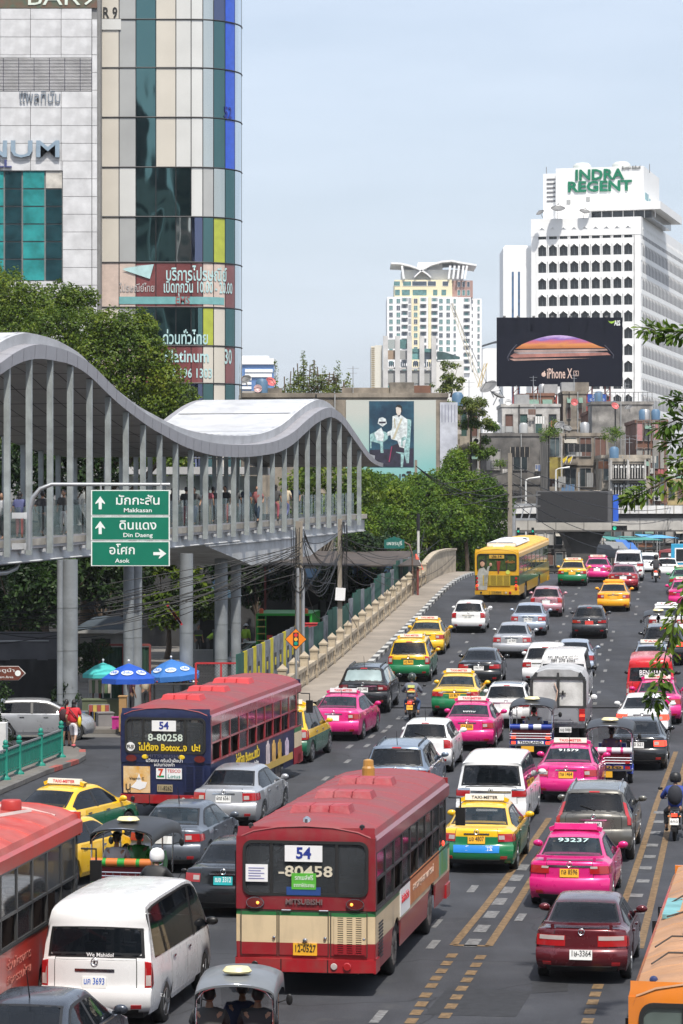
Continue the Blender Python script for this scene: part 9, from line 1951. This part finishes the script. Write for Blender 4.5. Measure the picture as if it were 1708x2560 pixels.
pt3('roof_sealant',MB().tube([(-.8,4.0,3.21),(-.2,6.5,3.275),(.3,7.6,3.275),(.6,9.0,3.235)],.05,5),plain('pale sealant',(.45,.36,.34),.8));pt3('roof_sealant',MB().tube([(-1.0,9.2,3.13),(-.5,9.25,3.245),(.0,9.3,3.285),(.5,9.25,3.245),(1.0,9.2,3.13)],.04,5),plain('pale sealant',(.45,.36,.34),.8))
o=pt3('side_lettering',MB().box(d3[0]+.002,d3[0]+.004,6.4,6.42,1.2,1.21),SK3);text('ร่วมโครงการ',.2,plain('faint side lettering',(.50,.16,.12),.6),o,(d3[0]+.01,5.6,1.22),(R(90),0,R(90)),fit=1.6);text('กิจกรรมไทย',.2,plain('faint side lettering',(.50,.16,.12),.6),o,(d3[0]+.01,5.6,.98),(R(90),0,R(90)),fit=1.6)
SK4=paint('orange bus paint',(.70,.20,.012),0,.35,.2);ROOF4=grime('dusty orange roof',(.42,.21,.09),(.12,.08,.06),.5,.7,.6,col2=(.50,.27,.14),streak=1)
c4,pt4,d4=bus('orange bus with a dusty cracked roof at the lower right corner',0,0,SK4,ROOF4,L=11.2,Ht=3.27,upper=SK4,bumper=SK4,trim=BAND,roofvents=0,loc=(4.42+.16*2.6,31.6+2.6),head=R(9.2),seed=30,ac=True)
bus_rear_window(c4,pt4,d4,'','',WHITE,tint=glass('grey green bus glass',(.10,.13,.12),.06,spec=.8))
ac4=pt4('air_conditioner',MB().grid([[(x,y,3.25+zz)for x,zz in((-.75,0),(-.7,.17),(-.5,.23),(.5,.23),(.7,.17),(.75,0))]for y in(3.2,3.35,6.6,6.8)]).box(-.72,.72,3.2,3.25,3.22,3.42).mesh('ac',40),WHITE)
pt4('roof_patch',MB().box(-1.1,-.82,5.2,6.8,3.12,3.175),plain('teal roof patch',(.16,.36,.38),.7,var=.3));m=MB();rq=random.Random(4)
for k in range(7):m.tube([(-1.1+rq.random()*.3,1.2+1.3*k,3.16),(-.9+rq.random()*.5,1.5+1.3*k,3.25),(-.4+rq.random(),1.3+1.3*k,3.285)],.012,4)
pt4('roof_crack',m,plain('dark sealant',(.05,.04,.035),.8))['kind']='stuff'
pt4('marker_lamp',MB().ball((-.95,.12,3.15),.05,8,6),plain('blue marker',(.02,.03,.10),.3));pt4('roof_hatch',MB().box(-.3,.2,10.2,10.7,3.26,3.37),SK4)
SK5=bands('yellow advert bus',[(0,(.62,.34,.02)),(.95,(.03,.075,.03)),(2.55,(.66,.36,.02))],.35,.12);ROOF5=plain('yellow bus roof',(.66,.37,.04),.45,var=.1)
c5,pt5,d5=bus('yellow air-conditioned bus with green fruit advert climbing the bridge',1237,1497,SK5,ROOF5,L=11.5,upper=bands('yellow upper',[(0,(.66,.36,.02))],.35,.1),bumper=bands('yellow bumper',[(0,(.60,.33,.02))],.35,.1),roofvents=0,ac=True,seed=40,frame=plain('advert film frame',(.04,.07,.03),.4),nwin=7,head=R(12.5),pane=glass('dark advert film glass',(.02,.035,.02),.1,.93,spec=.5))
bus_rear_window(c5,pt5,d5,'','',WHITE,tint=grime('green advert film',(.030,.06,.025),(.015,.02,.01),.5,1.4,.2,col2=(.08,.12,.03),streak=1))
rb=pt5('route_display',MB().box(-.42,.42,-.07,-.05,2.44,2.64),plain('amber route board',(.55,.33,.05),.5));text('ปอ.14',.2,INK,rb,(0,-.075,2.54),fit=.55,bold=.02)
pt5('roof_unit',MB().grid([[(x,y,3.03+zz)for x,zz in((-.85,0),(-.8,.16),(-.6,.2),(.6,.2),(.8,.16),(.85,0))]for y in(1.6,1.75,6.2,6.4)]).box(-.8,.8,1.6,1.65,3.0,3.18).mesh('ac',40),WHITE);pt5('roof_hatch',MB().box(-.3,.3,.5,1.0,3.02,3.10),WHITE)
for k in range(4):pt5('fan_slot',MB().box(-.6+.4*k,-.35+.4*k,5.2,5.6,3.232,3.24),BLACK)
grille(pt5,-.75,.72,.95,1.50,10,4,m=plain('yellow green louvre',(.45,.32,.04),.5),y=-.055)
for z in(.75,.95,1.15,1.35):
 for x in(-1.1,1.08):pt5('tail_lamp',MB().lathe([(.07,-.09),(.06,-.05)],12,'y',(x,0,z)),REDL if z!=.95 else LIT)
hm=pt5('printed_portrait',MB().prism([(-1.05,.70),(-.55,.70),(-.50,1.30),(-.42,1.9),(-.36,2.02),(-.50,2.0),(-.58,1.75),(-.72,1.95),(-1.0,1.85),(-1.12,1.4)],-.075,-.062),plain('printed pale suit',(.36,.36,.33),.5,var=.3,vs=4));put('printed_face',MB().ball((-.80,-.07,2.15),(.13,.02,.18),10,8),plain('printed skin',(.48,.28,.19),.5),hm);put('printed_hair',MB().ball((-.80,-.065,2.26),(.15,.02,.13),10,8),HAIR,hm);put('printed_hand',MB().ball((-.34,-.07,2.10),(.08,.02,.10),8,6),plain('printed skin',(.48,.28,.19),.5),hm)
text('กรีนนัท',.2,plain('orange print',(.55,.16,.03),.5),hm,(.75,-.06,2.25),fit=.5);put('printed_disc',MB().lathe([(.12,-.07),(.12,-.06)],16,'y',(.62,0,1.68)),plain('lime disc print',(.55,.60,.10),.5),hm);put('printed_bottle',MB().prism([(0,2.3),(.22,2.3),(.12,1.6),(.06,1.6)],-.07,-.06),plain('red bottle print',(.22,.03,.02),.5),hm)
pl=pt5('number_plate',MB().box(-.3,.3,-.17,-.15,.47,.66),plain('yellow brown plate',(.45,.26,.03),.5));text('12-4064',.15,INK,pl,(0,-.175,.565),fit=.45)
c6,pt6,d6=bus('small far red city bus under the flyover beyond the blue lorry',0,0,bands('far red bus',[(0,(.30,.02,.025))],.4,.2),ROOFR,loc=((1692-CX)/F*262,265),roofvents=0,nwin=6,seed=50)
bus_rear_window(c6,pt6,d6,'54','',WHITE)
# ------------------------ air
hz=put('haze',MB().box(-420,420,-130,1300,-1.2,128),None,kind='stuff')
hm_=bpy.data.materials.new('haze');hm_.use_nodes=True;t=hm_.node_tree;t.nodes.clear();pv=N(t,'ShaderNodeVolumePrincipled');pv.inputs['Color'].default_value=(.86,.90,.95,1);pv.inputs['Density'].default_value=.00010;pv.inputs['Anisotropy'].default_value=.2
mo=N(t,'ShaderNodeOutputMaterial');t.links.new(pv.outputs[0],mo.inputs['Volume']);hz.material_slots[0].link='OBJECT';hz.material_slots[0].material=hm_
